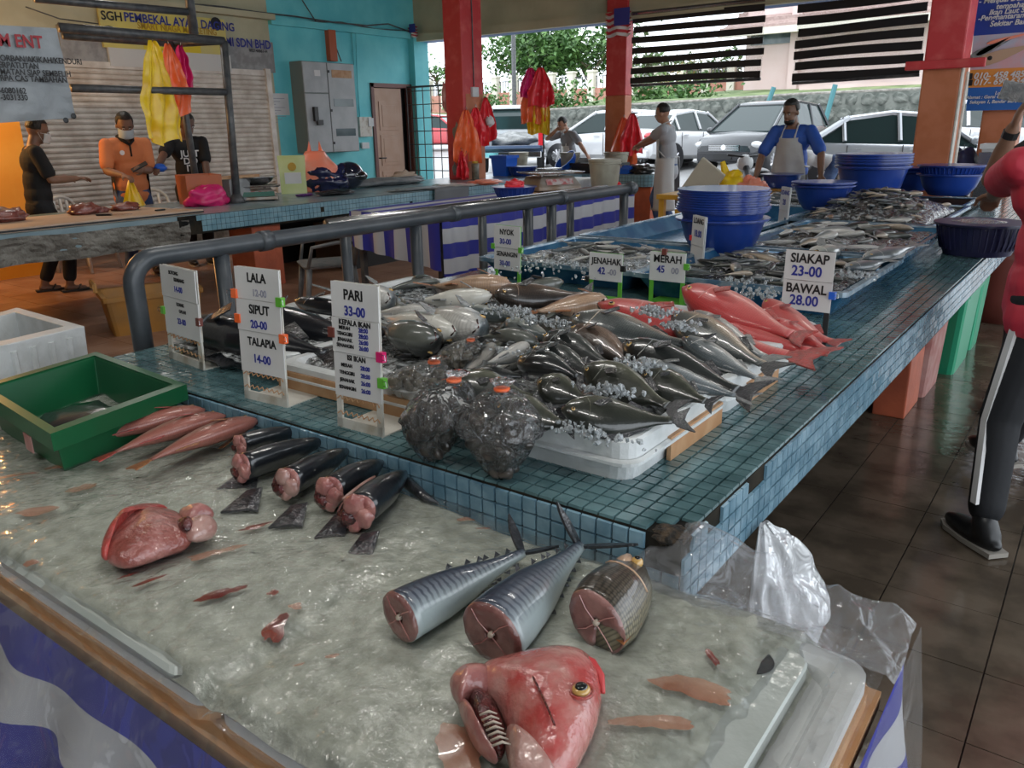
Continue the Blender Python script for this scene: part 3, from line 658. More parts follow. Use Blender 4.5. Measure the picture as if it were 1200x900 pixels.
# crumpled film rising at the mosaic corner and the milky bag hanging on the right of the counter
def crest(u, v):
    x = -.60+.45*u; y = 1.12+.17*v; rise = .075*math.exp(-((x+.50)/.075)**2)*math.sin(PI*min(1, v*.85))
    z = TZ+.066+rise+.035*v*(1-u)**.5+(.003+.010*(u < .5))*noise.noise(V(x*24, y*24, 2))+.010*(1-abs(noise.noise(V(x*11+y*7, y*9, 6))))**4
    return V(x+.010*noise.noise(V(x*15, y*12, 11)), y+.02*noise.noise(V(x*9, 3, 1))*v, z-.012*(u > .9)*(u-.9)*10)
b = MB().grid(crest, 70, 40); tag(b.build('plastic_film', M['film2'], None, True), 'crumpled clear film bunched up at the broken corner of the mosaic counter', 'plastic film')
def hangbag(u, v):
    a = 2*PI*u; t = v; r = (.015+.10*math.sin(min(1, t*1.1)*PI*.6))*(1+.10*math.sin(a*9+t*3)+.4*noise.noise(V(math.cos(a)*2, math.sin(a)*2, t*4)))
    return V(-.505+r*.5*(1+math.cos(a)), 1.56+r*1.5*math.sin(a)+.06*t, .68-.34*t+.012*noise.noise(V(a, t*9, 1)))
M['film3'] = film_mat('white_crumpled_bag', opac=.42, rough=.15, bs=16, bump=1, tint=(1, 1, 1), spec=.2, gain=.6)
b = MB().grid(hangbag, 70, 40); tag(b.build('plastic_bag', M['film3'], None, True), 'milky crumpled plastic bag hanging at the right side of the mosaic counter', 'bag')
# blood stains : thin irregular puddles lying on the film
def stain(px, py, rx, ry, rot, m, seed, name='blood_stain', spikes=.5):
    c = at(px, py, .735); rr = random.Random(seed); n = 40; ring = []
    for k in range(n):
        a = 2*PI*k/n; s = 1+spikes*noise.noise(V(math.cos(a)*.9, math.sin(a)*.9, seed*3.1))*1.5+.25*noise.noise(V(math.cos(a)*3.5, math.sin(a)*3.5, seed*1.7))
        q = Rz(rot) @ V(rx*s*math.cos(a), ry*s*math.sin(a), 0); ring.append(c+q)
    def z(p): return max(ice_h(p.x, p.y), ice_h(p.x+.01, p.y), ice_h(p.x, p.y+.01))+.011
    vs = []
    for s in (1, .66, .33):
        for p in ring:
            q = c+(p-c)*s; vs.append((q.x, q.y, z(q)+.0008*(1-s)))
    vs.append((c.x, c.y, z(c)+.001)); fs = [(i*n+k, i*n+(k+1) % n, (i+1)*n+(k+1) % n, (i+1)*n+k) for i in range(2) for k in range(n)] + [(2*n+k, 2*n+(k+1) % n, 3*n) for k in range(n)]
    b = MB().add(vs, fs); return b
ST = thing('blood_stains', 'dark red and rusty blood stains spattered across the film of the ice table', 'stains', (0, 0, 0))
for i, (px, py, rx, ry, ro, mm) in enumerate(((320, 735, .035, .016, 1.5, 'blood'), (265, 697, .045, .012, .5, 'blood'), (178, 682, .022, .006, .6, 'blood'), (150, 676, .016, .004, .6, 'blood'), (320, 698, .010, .008, 0, 'blood'),
    (98, 573, .035, .02, .8, 'thinblood'), (40, 602, .05, .016, .5, 'thinblood'), (20, 560, .04, .009, .3, 'thinblood'), (66, 550, .02, .01, .4, 'thinblood'), (38, 660, .014, .009, 0, 'thinblood'),
    (545, 609, .016, .006, .1, 'thinblood'), (565, 618, .018, .003, 0, 'thinblood'), (835, 775, .006, .02, .2, 'blood'), (815, 810, .05, .02, -.3, 'thinblood'), (770, 850, .05, .012, 0, 'thinblood'),
    (250, 650, .05, .015, .5, 'thinblood'), (300, 615, .03, .01, .4, 'blood'), (345, 712, .01, .007, 0, 'thinblood'), (390, 770, .010, .005, .3, 'thinblood'), (545, 880, .03, .05, .4, 'thinblood'), (235, 620, .03, .008, .4, 'thinblood'), (350, 780, .008, .003, .3, 'thinblood'))):
    stain(px, py, rx, ry, ro+.64, mm, i+2).build('stain', M[mm], ST, True)
# ================================================================ FISH
PROF = {  # t, half height, half width (fraction of length), for the body without tail fin
 'deep': [(0, .012, .010), (.03, .045, .028), (.1, .095, .05), (.2, .14, .066), (.32, .165, .072), (.46, .16, .068), (.6, .128, .054), (.74, .082, .036), (.86, .045, .02), (.95, .034, .012), (1, .036, .008)],
 'mid': [(0, .010, .010), (.03, .035, .026), (.1, .07, .05), (.2, .1, .064), (.35, .118, .07), (.5, .112, .065), (.65, .088, .05), (.78, .056, .034), (.88, .036, .02), (.95, .03, .012), (1, .032, .008)],
 'slim': [(0, .006, .006), (.04, .024, .02), (.12, .046, .036), (.25, .062, .05), (.42, .068, .055), (.58, .062, .05), (.72, .047, .038), (.84, .028, .022), (.93, .014, .012), (1, .012, .008)],
}
def interp(P, t):
    for a, b in zip(P, P[1:]):
        if t <= b[0]:
            k = (t-a[0])/(b[0]-a[0]+1e-9); k = k*k*(3-2*k)*.4+k*.6
            return [a[i]+(b[i]-a[i])*k for i in (1, 2)]
    return P[-1][1:]
def body_mb(prof, bend=(0, 0), t0=0., t1=1., ns=22, nr=16, belly=0, bodylen=.84, wob=0):
    b = MB(); rings = []
    for i in range(ns+1):
        t = t0+(t1-t0)*i/ns; h, w = interp(PROF[prof], t)
        x = .5-bodylen*t; s = 4*(x*x); cy = bend[0]*(.25-s*.25)*4*.25; cz = bend[1]*(.25-s*.25)*4*.25
        ring = []
        for k in range(nr):
            a = 2*PI*k/nr; zz = -math.cos(a); yy = math.sin(a)
            e = math.copysign(abs(yy)**.85, yy)
            ww = 1+wob*noise.noise(V(t*6, yy*1.5, zz*1.5))
            ring.append(V(x, cy+w*e*ww, cz+h*zz*ww*(1-belly*(zz < 0)*.35)))
        rings.append(ring)
    b.loft(rings, cap=True, uv=True); return b
def fin_mb(pts, th=.004, axis='y'):
    """thin fin from an outline in the x-z plane, thin ridged rays"""
    b = MB(); n = len(pts); c = sum((Vector(p) for p in pts), Vector((0, 0, 0)))/n
    fr = [Vector(p)+V(0, th, 0) for p in pts]; bk = [Vector(p)-V(0, th, 0) for p in pts]
    vs = fr+bk+[c+V(0, th*1.6, 0), c-V(0, th*1.6, 0)]
    fs = [(i, (i+1) % n, 2*n) for i in range(n)] + [(n+(i+1) % n, n+i, 2*n+1) for i in range(n)] + [(i, n+i, n+(i+1) % n, (i+1) % n) for i in range(n)]
    return b.add(vs, fs)
def tailfin(fork=.5, h=.11, x0=-.33, l=.17, n=8):
    up = [(x0+.02, 0, .012)]
    P = [V(x0+.02, 0, .016), V(x0-.03, 0, .03)]
    for k in range(1, 5): P.append(V(x0-l*k/4*.98, 0, .03+(h-.03)*(k/4)**.8))
    P.append(V(x0-l, 0, h*.98)); P.append(V(x0-l*(1-fork*.4), 0, h*.5)); P.append(V(x0-l*(1-fork*.7), 0, 0))
    Q = [V(p.x, 0, -p.z) for p in reversed(P[:-1])]
    return P+Q
def make_fish(name, label, cat, prof, m, finm, bend=(0, 0), fork=.5, fh=.11, fl=.17, dorsal=True, group=None, lod=1, eyem=None, belly=0):
    t = thing(name, label, cat, (0, 0, 0), 0, group)
    ns, nr = (22, 16) if lod else (9, 8)
    body_mb(prof, bend, ns=ns, nr=nr, belly=belly).build('body', m, t, True)
    off = lambda x: V(0, bend[0]*(.25-x*x), bend[1]*(.25-x*x))
    h, w = interp(PROF[prof], .45)
    tf = [p+off(p.x) for p in tailfin(fork, fh, -.33, fl)]; fin_mb(tf, .0035).build('tail_fin', finm, t)
    if lod:
        if dorsal:
            P = []
            for k in range(9):
                u = .24+.5*k/8; x = .5-.84*u; hh = interp(PROF[prof], u)[0]; P.append(V(x, 0, hh*.9)+off(x))
            for k in range(8, -1, -1):
                u = .24+.52*k/8; x = .5-.84*u-.02; hh = interp(PROF[prof], u)[0]; P.append(V(x, 0, hh+(.035*math.sin(PI*min(1, k/8+.15))+.008*(k % 2)))+off(x))
            fin_mb(P, .003).build('dorsal_fin', finm, t)
        for sy in (-1, 1):
            x = .5-.84*.27; P = [V(x, 0, -.02), V(x-.05, sy*.012, .01), V(x-.14, sy*.03, -.02), V(x-.12, sy*.03, -.05), V(x-.04, sy*.01, -.045)]
            fin_mb([p+off(x)+V(0, sy*interp(PROF[prof], .3)[1]*.98, 0) for p in P], .002).build('side_fin', finm, t)
        P = [V(.5-.84*u, 0, -interp(PROF[prof], u)[0]*.9)+off(.5-.84*u) for u in (.6, .7, .78)]; P += [P[2]+V(-.03, 0, -.02), P[0]+V(-.05, 0, -.05)]
        fin_mb(P, .003).build('anal_fin', finm, t)
        hx, wx = interp(PROF[prof], .095)
        for sy in (-1, 1):
            c = V(.5-.84*.095, sy*wx*.93, hx*.28)+off(.42)
            e = MB().ell(c, (.016, .006, .016), nu=10, nv=6).build('eye', eyem or M['eyew'], t, True)
            MB().ell(c+V(0, sy*.004, 0), (.009, .005, .009), nu=8, nv=5).build('pupil', M['eyeb'], e, True)
        # gill cover line and mouth
        g = MB()
        for sy in (-1, 1):
            pts = [];
            for k in range(7):
                q = -1+2*k/6; u = .215+.03*(1-q*q); hh, ww = interp(PROF[prof], u); pts.append(V(.5-.84*u, sy*ww*math.sqrt(max(0, 1-(q*.82)**2))*1.0, hh*.82*q)+off(.3))
            g.tube(pts, .0035, 4)
        g.build('gill_cover', m, t, True)
        hh, ww = interp(PROF[prof], .03)
        MB().tube([V(.475, -ww*.9, -hh*.4), V(.502, 0, -hh*.15), V(.475, ww*.9, -hh*.4)], .004, 5).build('mouth', M['gut'], t, True)
    return t
FM = {
 'dark': fish_mat('dark_fish_skin', (.009, .010, .010), (.024, .028, .026), (.10, .105, .09), mott=.45, coat=.9, rr=(.05, .35, .75)),
 'olive': fish_mat('olive_black_fish_skin', (.013, .015, .011), (.034, .036, .026), (.10, .10, .07), mott=.7, coat=.9, rr=(.05, .4, .8)),
 'silver': fish_mat('silver_fish_skin', (.10, .12, .13), (.30, .32, .32), (.52, .50, .46), mott=.25, scales=.3, sc=(46, 16)),
 'pale': fish_mat('pale_belly_fish_skin', (.10, .12, .12), (.36, .38, .34), (.58, .56, .50), mott=.2, rr=(.3, .7, .95)),
 'jenahak': fish_mat('grey_golden_fish_skin', (.05, .06, .06), (.16, .17, .16), (.50, .40, .30), mott=.2, scales=.5, sc=(60, 22), rr=(.2, .45, .75)),
 'bronze': fish_mat('bronze_scaled_skin', (.04, .032, .028), (.10, .065, .045), (.28, .19, .14), mott=.3, scales=.6, sc=(50, 20)),
 'orangef': fish_mat('orange_belly_skin', (.22, .13, .09), (.42, .24, .15), (.5, .33, .22), mott=.3, scales=.3, sc=(50, 20)),
 'red': fish_mat('red_snapper_skin', (.50, .055, .055), (.58, .13, .12), (.62, .22, .19), mott=.35, scales=.15, sc=(60, 24), coat=.35, rough=.32),
 'mack': fish_mat('black_blue_mackerel_skin', (.008, .009, .012), (.014, .016, .02), (.10, .11, .12), mott=.1, coat=.8, rr=(.0, .12, .4)),
 'stripe': fish_mat('striped_mackerel_skin', (.03, .04, .065), (.16, .18, .21), (.40, .47, .48), mott=.25, stripes=7, stripe_c=(.04, .048, .07), coat=.7, rr=(.30, .62, .9)),
 'blackcut': fish_mat('blue_black_smooth_skin', (.010, .012, .016), (.012, .014, .018), (.03, .03, .035), mott=.1, coat=.9),
 'tilapia': fish_mat('brown_scaled_skin', (.07, .055, .04), (.10, .08, .055), (.22, .19, .12), mott=.2, scales=.75, sc=(30, 15), coat=.6),
 'pinkdull': fish_mat('dull_pink_scaled_skin', (.30, .14, .10), (.38, .20, .155), (.36, .13, .10), mott=.4, scales=.25, sc=(70, 22), coat=.35),
}
def place(o, H, T, roll=0, g=1.0, gw=None):
    """snout at H, tail tip at T; roll 0 = lying flat on its side, 90 = upright"""
    X = (H-T); L = X.length; X.normalize(); up = V(0, 0, 1)
    side = up-X*up.dot(X); side.normalize(); dors = side.cross(X).normalized()   # horizontal, left of heading
    R_ = Matrix.Rotation(math.radians(-roll), 3, X)
    dors = R_ @ dors; Y = dors.cross(X).normalized()
    Mx = Matrix((X, Y, dors)).transposed()
    o.rotation_euler = Mx.to_euler(); o.location = (H+T)/2; o.scale = (L, L*(gw or g), L*g)
    return o
PR = {}
def proto(key, *a, **k):
    PR[key] = [make_fish(*a, **k), False]
def fish(key, H, T, label, roll=0, g=1, gw=None, group=None):
    o, used = PR[key]
    if used: o = dup(o)
    PR[key][1] = True
    o['label'] = label
    if group: o['group'] = group
    elif 'group' in o: del o['group']
    return place(o, H, T, roll, g, gw)
proto('dark', 'dark_fish', 'x', 'fish', 'mid', FM['dark'], M['fin_dark'], (.10, .04))
proto('darkb', 'dark_fish', 'x', 'fish', 'mid', FM['dark'], M['fin_dark'], (-.16, -.06), dorsal=False)
proto('olive', 'dark_fish', 'x', 'fish', 'deep', FM['olive'], M['fin_dark'], (.12, 0))
proto('silver', 'silver_fish', 'x', 'fish', 'mid', FM['silver'], M['fin_grey'], (.08, .05))
proto('pale', 'queenfish', 'x', 'fish', 'slim', FM['pale'], M['fin_grey'], (.06, .03), dorsal=False)
proto('jenahak', 'grey_snapper', 'x', 'fish', 'deep', FM['jenahak'], M['fin_dark'], (.12, .04))
proto('bronze', 'bronze_fish', 'x', 'fish', 'mid', FM['bronze'], M['fin_dark'], (.12, 0))
proto('orangef', 'orange_fish', 'x', 'fish', 'mid', FM['orangef'], M['fin_orange'], (.04, 0))
proto('red', 'red_snapper', 'x', 'fish', 'mid', FM['red'], M['fin_red'], (.22, .14), dorsal=False, fork=.25, fh=.062, fl=.15)
proto('redb', 'red_snapper', 'x', 'fish', 'mid', FM['red'], M['fin_red'], (.20, -.10), dorsal=False, fork=.35, fh=.068, fl=.15)
proto('mack', 'mackerel', 'x', 'fish', 'slim', FM['mack'], M['fin_dark'], (.05, .04), fork=1)
# ---- white foam trays on the counter
WT = 'white foam trays of whole fish'
trs = [(-1.27, -.70, 1.33, 1.80, 'white foam fish tray at the broken mosaic corner of the counter', True),
       (-1.27, -.70, 1.82, 2.20, 'second white foam fish tray along the right edge, wooden edge showing', True),
       (-1.27, -.70, 2.215, 2.58, 'white foam tray under the red snappers', False),
       (-1.87, -1.285, 1.37, 1.80, 'foam tray with dirty wooden edge behind the tall price stands', True),
       (-2.50, -1.885, 1.42, 1.86, 'foam tray holding the black mackerel at the left end of the counter', False),
       (-1.87, -1.285, 1.82, 2.58, 'foam tray in the middle of the fish pile', True),
       (-2.50, -1.885, 1.88, 2.62, 'foam tray at the back left of the fish pile, beside the grey rail', True)]
for x0, x1, y0, y1, lab, wd_ in trs:
    o = foam_tray('fish_tray', lab, x0, x1, y0, y1, CZ+.001, .095 if x0 > -1.3 else .075, M['foam'], WT, False, depth=.6)
    if wd_: 
        w, d = (x1-x0)/2, (y1-y0)/2
        b = MB().box((w+.004, 0, .03), (.008, d*1.9, .05)).box((0, -d-.004, .03), (w*1.9, .008, .05)) if x0 < -1.3 else MB().box((w+.004, d*.3, .03), (.01, d*1.2, .055))
        b.build('wooden_edge', M['wood'], o)
# ---- mound of ice and hidden fish under the pile
def mound_z(x, y):
    e = min((x+2.44)/.12, (-.76-x)/.1, (y-1.41)/.07, (2.54-y)/.1); e = max(0, min(1, e))
    left = max(0, min(1, (-1.3-x)/.3))
    return .845+.04*e*(1-.5*left)+.02*noise.noise(V(x*9, y*9, 2))+.008*noise.noise(V(x*40, y*40, 2))
M['slush'] = mat('grey_ice_slush', (.05, .055, .055), .15, c2=(.42, .44, .44), ns=40, bump=.8, bs=70, coat=.8, coatr=.1, coord='Position', dist=.01)
b = MB().grid(lambda u, v: V(-2.46+1.72*u, 1.37+1.18*v, mound_z(-2.46+1.72*u, 1.37+1.18*v)), 150, 100)
o = b.build('ice_slush', M['slush'], None, True); tag(o, 'bed of melting crushed ice under the big fish pile', 'ice'); stuff(o)
# ---- the fish pile, one by one
def A(px, py, z): return at(px, py, z)
pile = [
 ('orangef', (600, 334, .94), (492, 334, .93), 20, 1.0, 'pale orange fish at the very back of the pile below the first blind post'),
 ('pale', (577, 346, .95), (478, 350, .94), 15, 1.7, 'white bellied fish with pink gills at the back of the pile'),
 ('silver', (458, 350, .94), (385, 338, .92), 20, 1.2, 'pale fish with a dark head at the back left of the pile'),
 ('silver', (500, 364, .93), (432, 364, .92), 10, 1.1, 'silver fish right of the dark-headed fish, half hidden'),
 ('pale', (534, 388, .94), (436, 366, .94), 15, 1.5, 'long pale silver fish pointing right above the shellfish bags'),
 ('dark', (512, 398, .93), (440, 375, .93), 30, 1.3, 'blue-black fish just above the bag of pale shellfish'),
 ('silver', (562, 384, .95), (490, 362, .93), 25, 1.1, 'grey fish with a clear round eye in the middle of the pile'),
 ('pale', (545, 362, .93), (622, 372, .93), -10, 1.5, 'white fish half covered by ice, head to the left'),
 ('pale', (592, 378, .92), (660, 396, .92), -10, 1.9, 'pale glassy fish under ice, right of the eyed grey fish'),
 ('darkb', (632, 404, .93), (556, 398, .93), 30, 1.2, 'dark fish above the grey triangular fish, right of the second shellfish bag'),
 ('silver', (620, 404, .94), (560, 428, .93), 40, 1.0, 'grey wet fish lying slanted right of the second shellfish bag'),
 ('dark', (560, 434, .94), (622, 440, .93), 20, 1.0, 'glossy black fish between the grey slanted fish and the long olive fish'),
 ('olive', (532, 448, .94), (642, 468, .91), 35, .75, 'long olive grey fish behind the tied necks of the black bags'),
 ('olive', (580, 475, .92), (680, 500, .91), 20, .85, 'dark fish right behind the right black bag, at the tray rim'),
 ('bronze', (579, 346, .95), (702, 342, .94), 25, 1.0, 'bronze brown scaled fish at the back of the pile below the first price sign'),
 ('orangef', (712, 352, .92), (612, 366, .92), 5, 1.1, 'orange bellied fish under the bronze fish'),
 ('dark', (660, 330, .93), (560, 345, .92), 30, .8, 'thin black fish behind the bronze scaled fish'),
 ('jenahak', (668, 374, .955), (832, 402, .935), 12, .95, 'big deep-bodied grey snapper with a pale golden belly in the middle'),
 ('bronze', (672, 386, .94), (752, 428, .93), 20, 1.0, 'dark silver fish with clear scales below the big grey snapper'),
 ('dark', (638, 394, .95), (728, 430, .93), 25, 1.25, 'black fish with gaping gill right of the ice, pointing left'),
 ('dark', (626, 408, .945), (712, 444, .925), 25, 1.3, 'black fish second below the gaping one'),
 ('darkb', (606, 424, .94), (690, 450, .92), 15, 1.3, 'black fish third below the gaping one, wet and flat'),
 ('olive', (630, 446, .93), (700, 472, .91), 20, .95, 'short olive fish left of the clear ice lumps'),
 ('olive', (684, 430, .945), (802, 482, .915), 25, .6, 'long dark fish with a shining back above the frontmost fish'),
 ('olive', (658, 480, .925), (812, 492, .905), 15, .62, 'frontmost big dark fish whose tail hangs over the white tray rim'),
 ('olive', (752, 438, .93), (842, 474, .905), 15, .8, 'olive fish right of the ice, above the white tray corner'),
 ('dark', (730, 404, .95), (894, 464, .90), 25, .85, 'long black fish below the big grey snapper, tail over the wooden edge'),
 ('silver', (742, 424, .93), (888, 468, .89), 5, .8, 'pale bellied fish under the long black fish'),
 ('silver', (800, 396, .93), (906, 450, .89), 10, .7, 'white sided fish between the long black fish and the two slim grey ones'),
 ('jenahak', (788, 368, .95), (918, 436, .90), 25, .55, 'slim grey scaled fish next to the red snappers, dark fin raised'),
 ('silver', (810, 366, .945), (914, 426, .90), 20, .6, 'slim silver grey fish touching the red snappers'),
 ('dark', (700, 356, .93), (800, 378, .93), 20, .7, 'black backed fish behind the big grey snapper under ice'),
 ('redb', (702, 356, .95), (970, 424, .90), 25, .62, 'long red snapper lying nearest, its head beside the ice'),
 ('red', (806, 352, .94), (984, 412, .90), 10, .75, 'red snapper in the middle of the red stack'),
 ('redb', (800, 338, .985), (952, 398, .915), 25, .95, 'topmost red snapper arching over the others below the second sign'),
 ('red', (896, 352, .93), (992, 402, .90), 20, .75, 'red snapper at the back right, tail nearest the blue tray'),
 ('redb', (905, 374, .92), (980, 412, .895), 10, .8, 'small red snapper tail sticking out below the back right one'),
 ('mack', (214, 380, .90), (420, 416, .885), 30, 1.25, 'long black mackerel with pointed snout behind the tall price stands'),
 ('mack', (290, 366, .91), (452, 402, .89), 30, 1.25, 'second black mackerel lying behind the first one'),
 ('mack', (345, 352, .90), (455, 372, .89), 20, 1.0, 'dark mackerel at the back left of the pile next to the rail'),
]
for key, h, t, roll, g, lab in pile:
    g2 = g*1.18 if g > 1.1 else g*1.45
    if 'red' in key: g2 = g*1.3
    if key == 'olive': g2 = g*1.85; roll += 12
    if key in ('dark', 'darkb') and h[1] > 390: g2 *= 1.12
    if key == 'mack': g2 = g*1.15
    dz_ = (.012 if key != 'mack' else 0) + (.008 if key == 'olive' else 0)
    fish(key, A(h[0], h[1], h[2]+dz_), A(t[0], t[1], t[2]+dz_*.4), lab, roll, g2, g2*1.2)
# filler fish half buried in the pile
rr = random.Random(11)
for k in range(46):
    x = rr.uniform(-2.35, -.95); y = rr.uniform(1.5, 2.5); a = rr.uniform(-.9, .5); L = rr.uniform(.26, .36)
    if x < -1.75 and y < 1.75: continue
    z = .875+rr.uniform(0, .03)*(1 if x > -1.8 else .5); d = V(math.cos(a+2.2), math.sin(a+2.2), 0)*L/2
    fish(rr.choice(['dark', 'olive', 'darkb', 'silver', 'bronze']), V(x, y, z)+d, V(x, y, z-.012)-d, 'half buried dark fish low in the big pile', rr.uniform(-20, 40), rr.uniform(.7, 1.0), None, 'half buried fish of the big pile')
# ---- clear ice chunks on top
def chunks(name, label, spots, m=None, s0=.003, s1=.008, seed=1):
    rr = random.Random(seed); b = MB()
    for (px, py, z, rx, ry, n) in spots:
        c = at(px, py, z)
        for k in range(n):
            p = c+V(rr.gauss(0, rx), rr.gauss(0, ry), rr.uniform(-.008, .012)); s = rr.uniform(s0, s1); q = rr.uniform(0, 9)
            b.ell(p, (s, s*rr.uniform(.6, 1), s*rr.uniform(.5, .9)), Euler((q, q*2, q*3)).to_matrix(), 5, 3, lambda v, q=q: v*(1+.5*noise.noise(v*1.3+V(q, q, q))))
    o = b.build('ice_chunks', m or M['crush']); tag(o, label, 'ice'); return stuff(o)
chunks('i', 'loose clear ice lumps scattered over the big fish pile', [(700, 456, .955, .025, .014, 45), (728, 462, .945, .018, .014, 20), (748, 428, .97, .022, .02, 80), (600, 366, .96, .05, .02, 110), (640, 378, .96, .05, .02, 90), (765, 366, .995, .035, .014, 110), (792, 382, .985, .03, .014, 70), (680, 505, .915, .06, .010, 60), (625, 492, .915, .03, .01, 16), (600, 410, .95, .05, .03, 30), (500, 350, .94, .12, .03, 40)], None, .003, .0095)
# ================================================================ CUT FISH ON THE ICE TABLE
def iz(p): return ice_h(p.x, p.y)
def cut_body(t, H, T, prof_r, m, cutm, n=20, ns=14, flat=.85, sag=0, upbend=0, cut=True, roll=0, hollow=False):
    """piece from the cut face H to the narrow end T; prof_r gives half heights in metres"""
    X = (T-H).normalized(); up = V(0, 0, 1); S_ = X.cross(up).normalized(); U = S_.cross(X).normalized()
    Rr = Matrix.Rotation(math.radians(roll), 3, X); S2, U2 = Rr @ S_, Rr @ U
    b = MB(); rings = []
    L = (T-H).length
    for i in range(ns+1):
        u = i/ns; k = u*(len(prof_r)-1); j = min(int(k), len(prof_r)-2); r = prof_r[j]+(prof_r[j+1]-prof_r[j])*(k-j)
        c = H+X*L*u+U*upbend*math.sin(PI*u)
        ring = []
        for q in range(n):
            a = 2*PI*q/n; z = -math.cos(a); y = math.sin(a)
            ring.append(c+(S2*y*flat+U2*z)*r*(1+.03*noise.noise(V(y*2, z*2, u*5))))
        rings.append(ring)
    b.loft(rings, cap=True, uv=True); o = b.build('body', m, t, True)
    if cut:
        f = MB(); r0 = rings[0]; c = sum(r0, Vector((0, 0, 0)))/n; rr_ = []
        for s, dd in ((1.0, .001), (.97, -.005), (.75, -.006), (.5, -.004), (.3, -.006), (.12, -.002)):
            ring = []
            for q, p in enumerate(r0):
                w = 1
                if hollow and q in (0, 1, 2, n-1, n-2): w = 0
                dd2 = dd + (.02 if (hollow and s < .8 and (q < 4 or q > n-4)) else 0)
                ring.append(c+(p-c)*s*(1+.02*math.sin(q*2.4)*(s < 1))+X*dd2)
            rr_.append(ring)
        f.loft(rr_, cap=False); f.add([c+X*-.002], []); 
        f.f.append([len(f.v)-1-n+q for q in range(n)][::-1]); f.fm.append(0)
        cf = f.build('cut_face', cutm, t, True)
        MB().ell(c+U2*.0-X*.004, (.006, .006, .006), nu=8, nv=6, fn=lambda v: v*(1+.4*noise.noise(v*4))).build('backbone', M['bone'], cf, True)
        g = MB()
        for a0 in (0, PI/2, PI, 1.5*PI):
            g.tube([c-X*.006, c-X*.0075+(S2*math.sin(a0)*flat+U2*math.cos(a0))*prof_r[0]*.5, c-X*.006+(S2*math.sin(a0+.1)*flat+U2*math.cos(a0+.1))*prof_r[0]*.88], .0009, 4)
        g.build('muscle_seam', M['flesh'], cf)
    return o, X, S2, U2, rings
# two striped mackerel tails
def mack_tail(label, Hp, Tp, r, lobes, group=None):
    H = at(*Hp, TZ+.12); T = at(*Tp, TZ+.10); t = thing('mackerel_tail', label, 'fish piece', (0, 0, 0))
    o, X, S2, U2, R_ = cut_body(t, H, T, [r, r*.97, r*.9, r*.78, r*.6, r*.42, r*.28, r*.2], FM['stripe'], M['steak'], 24, 22, .80, roll=-48)
    for (px, py, z, w) in lobes:
        e = at(px, py, z); mid = (T+e)/2+U2*.004; side = X.cross((e-T).normalized()).normalized(); dirn = (e-T).normalized(); wv = side.cross(dirn).normalized()
        pts = []
        for k in range(7):
            u = k/6; pts.append(T+(e-T)*u+wv*w*math.sin(PI*min(1, u*.8+.2))**.8)
        for k in range(6, -1, -1):
            u = k/6; pts.append(T+(e-T)*u-wv*w*.6*math.sin(PI*min(1, u*.85+.15)))
        n_ = len(pts); b = MB(); vs = [p+side*.0025 for p in pts]+[p-side*.0025 for p in pts]
        b.add(vs, [tuple(range(n_)), tuple(range(2*n_-1, n_-1, -1))]+[(i, n_+i, n_+(i+1) % n_, (i+1) % n_) for i in range(n_)]); b.build('tail_fin', M['fin_dark'], t)
    fb = MB()
    for u in (.45, .55, .64, .72, .8, .87):
        k = int(u*22); c = R_[k][12]; fb.add([c, c+X*.012+U2*.010, c+X*.018], [(0, 1, 2)]); c = R_[k][0]; fb.add([c, c+X*.012-U2*.008, c+X*.018], [(0, 1, 2)])
    fb.build('finlets', M['fin_dark'], t)
    return t
mack_tail('slimmer striped mackerel tail piece, left of the pair, pink cut end forward', (470, 722), (613, 648), .043, [(596, 602, .80, .012), (655, 640, .76, .010)])
mack_tail('thicker striped mackerel tail piece, cut steak end facing the camera', (577, 742), (680, 640), .055, [(652, 588, .83, .014), (748, 638, .78, .009)])
# tilapia head half
t = thing('scaled_fish_head', 'brown scaled fish head half lying right of the mackerel tails', 'fish piece', (0, 0, 0))
H = at(700, 728, TZ+.12); T = at(752, 668, TZ+.11); T = T+(T-H).normalized()*.01
o, X, S2, U2, R_ = cut_body(t, H, T, [.056, .060, .062, .060, .057, .053, .047, .038, .022, .006], FM['tilapia'], M['steak'], 26, 22, .72, roll=-40, hollow=True)
ec = R_[17][9]+X*0; e = MB().ell(ec, (.011, .011, .011), nu=12, nv=8).build('eye', M['eyew'], t, True); MB().ell(ec+(ec-(R_[17][22]))*.09, (.007, .007, .007), nu=10, nv=6).build('pupil', M['eyeb'], e, True)
g = MB(); g.tube([R_[12][k]*1.0 for k in (5, 6, 7, 8, 9, 10, 11, 12, 13)], .0022, 5); g.build('gill_cover', FM['orangef'], t, True)
g = MB().ell(R_[15][12]-U2*.012, (.035, .014, .014), Matrix((X, S2, U2)).transposed(), fn=lambda v: v*(1+.2*noise.noise(v*3))); g.build('orange_forehead', FM['orangef'], t, True)
b = MB(); P0 = R_[5][3]; b.add([P0, P0-X*.055-S2*.006, P0-X*.045-S2*.02+U2*.01, P0+X*.0-S2*.01+U2*.02, P0+X*.01], [(0, 1, 2, 3, 4)]); b.build('side_fin', M['fin_orange'], t)
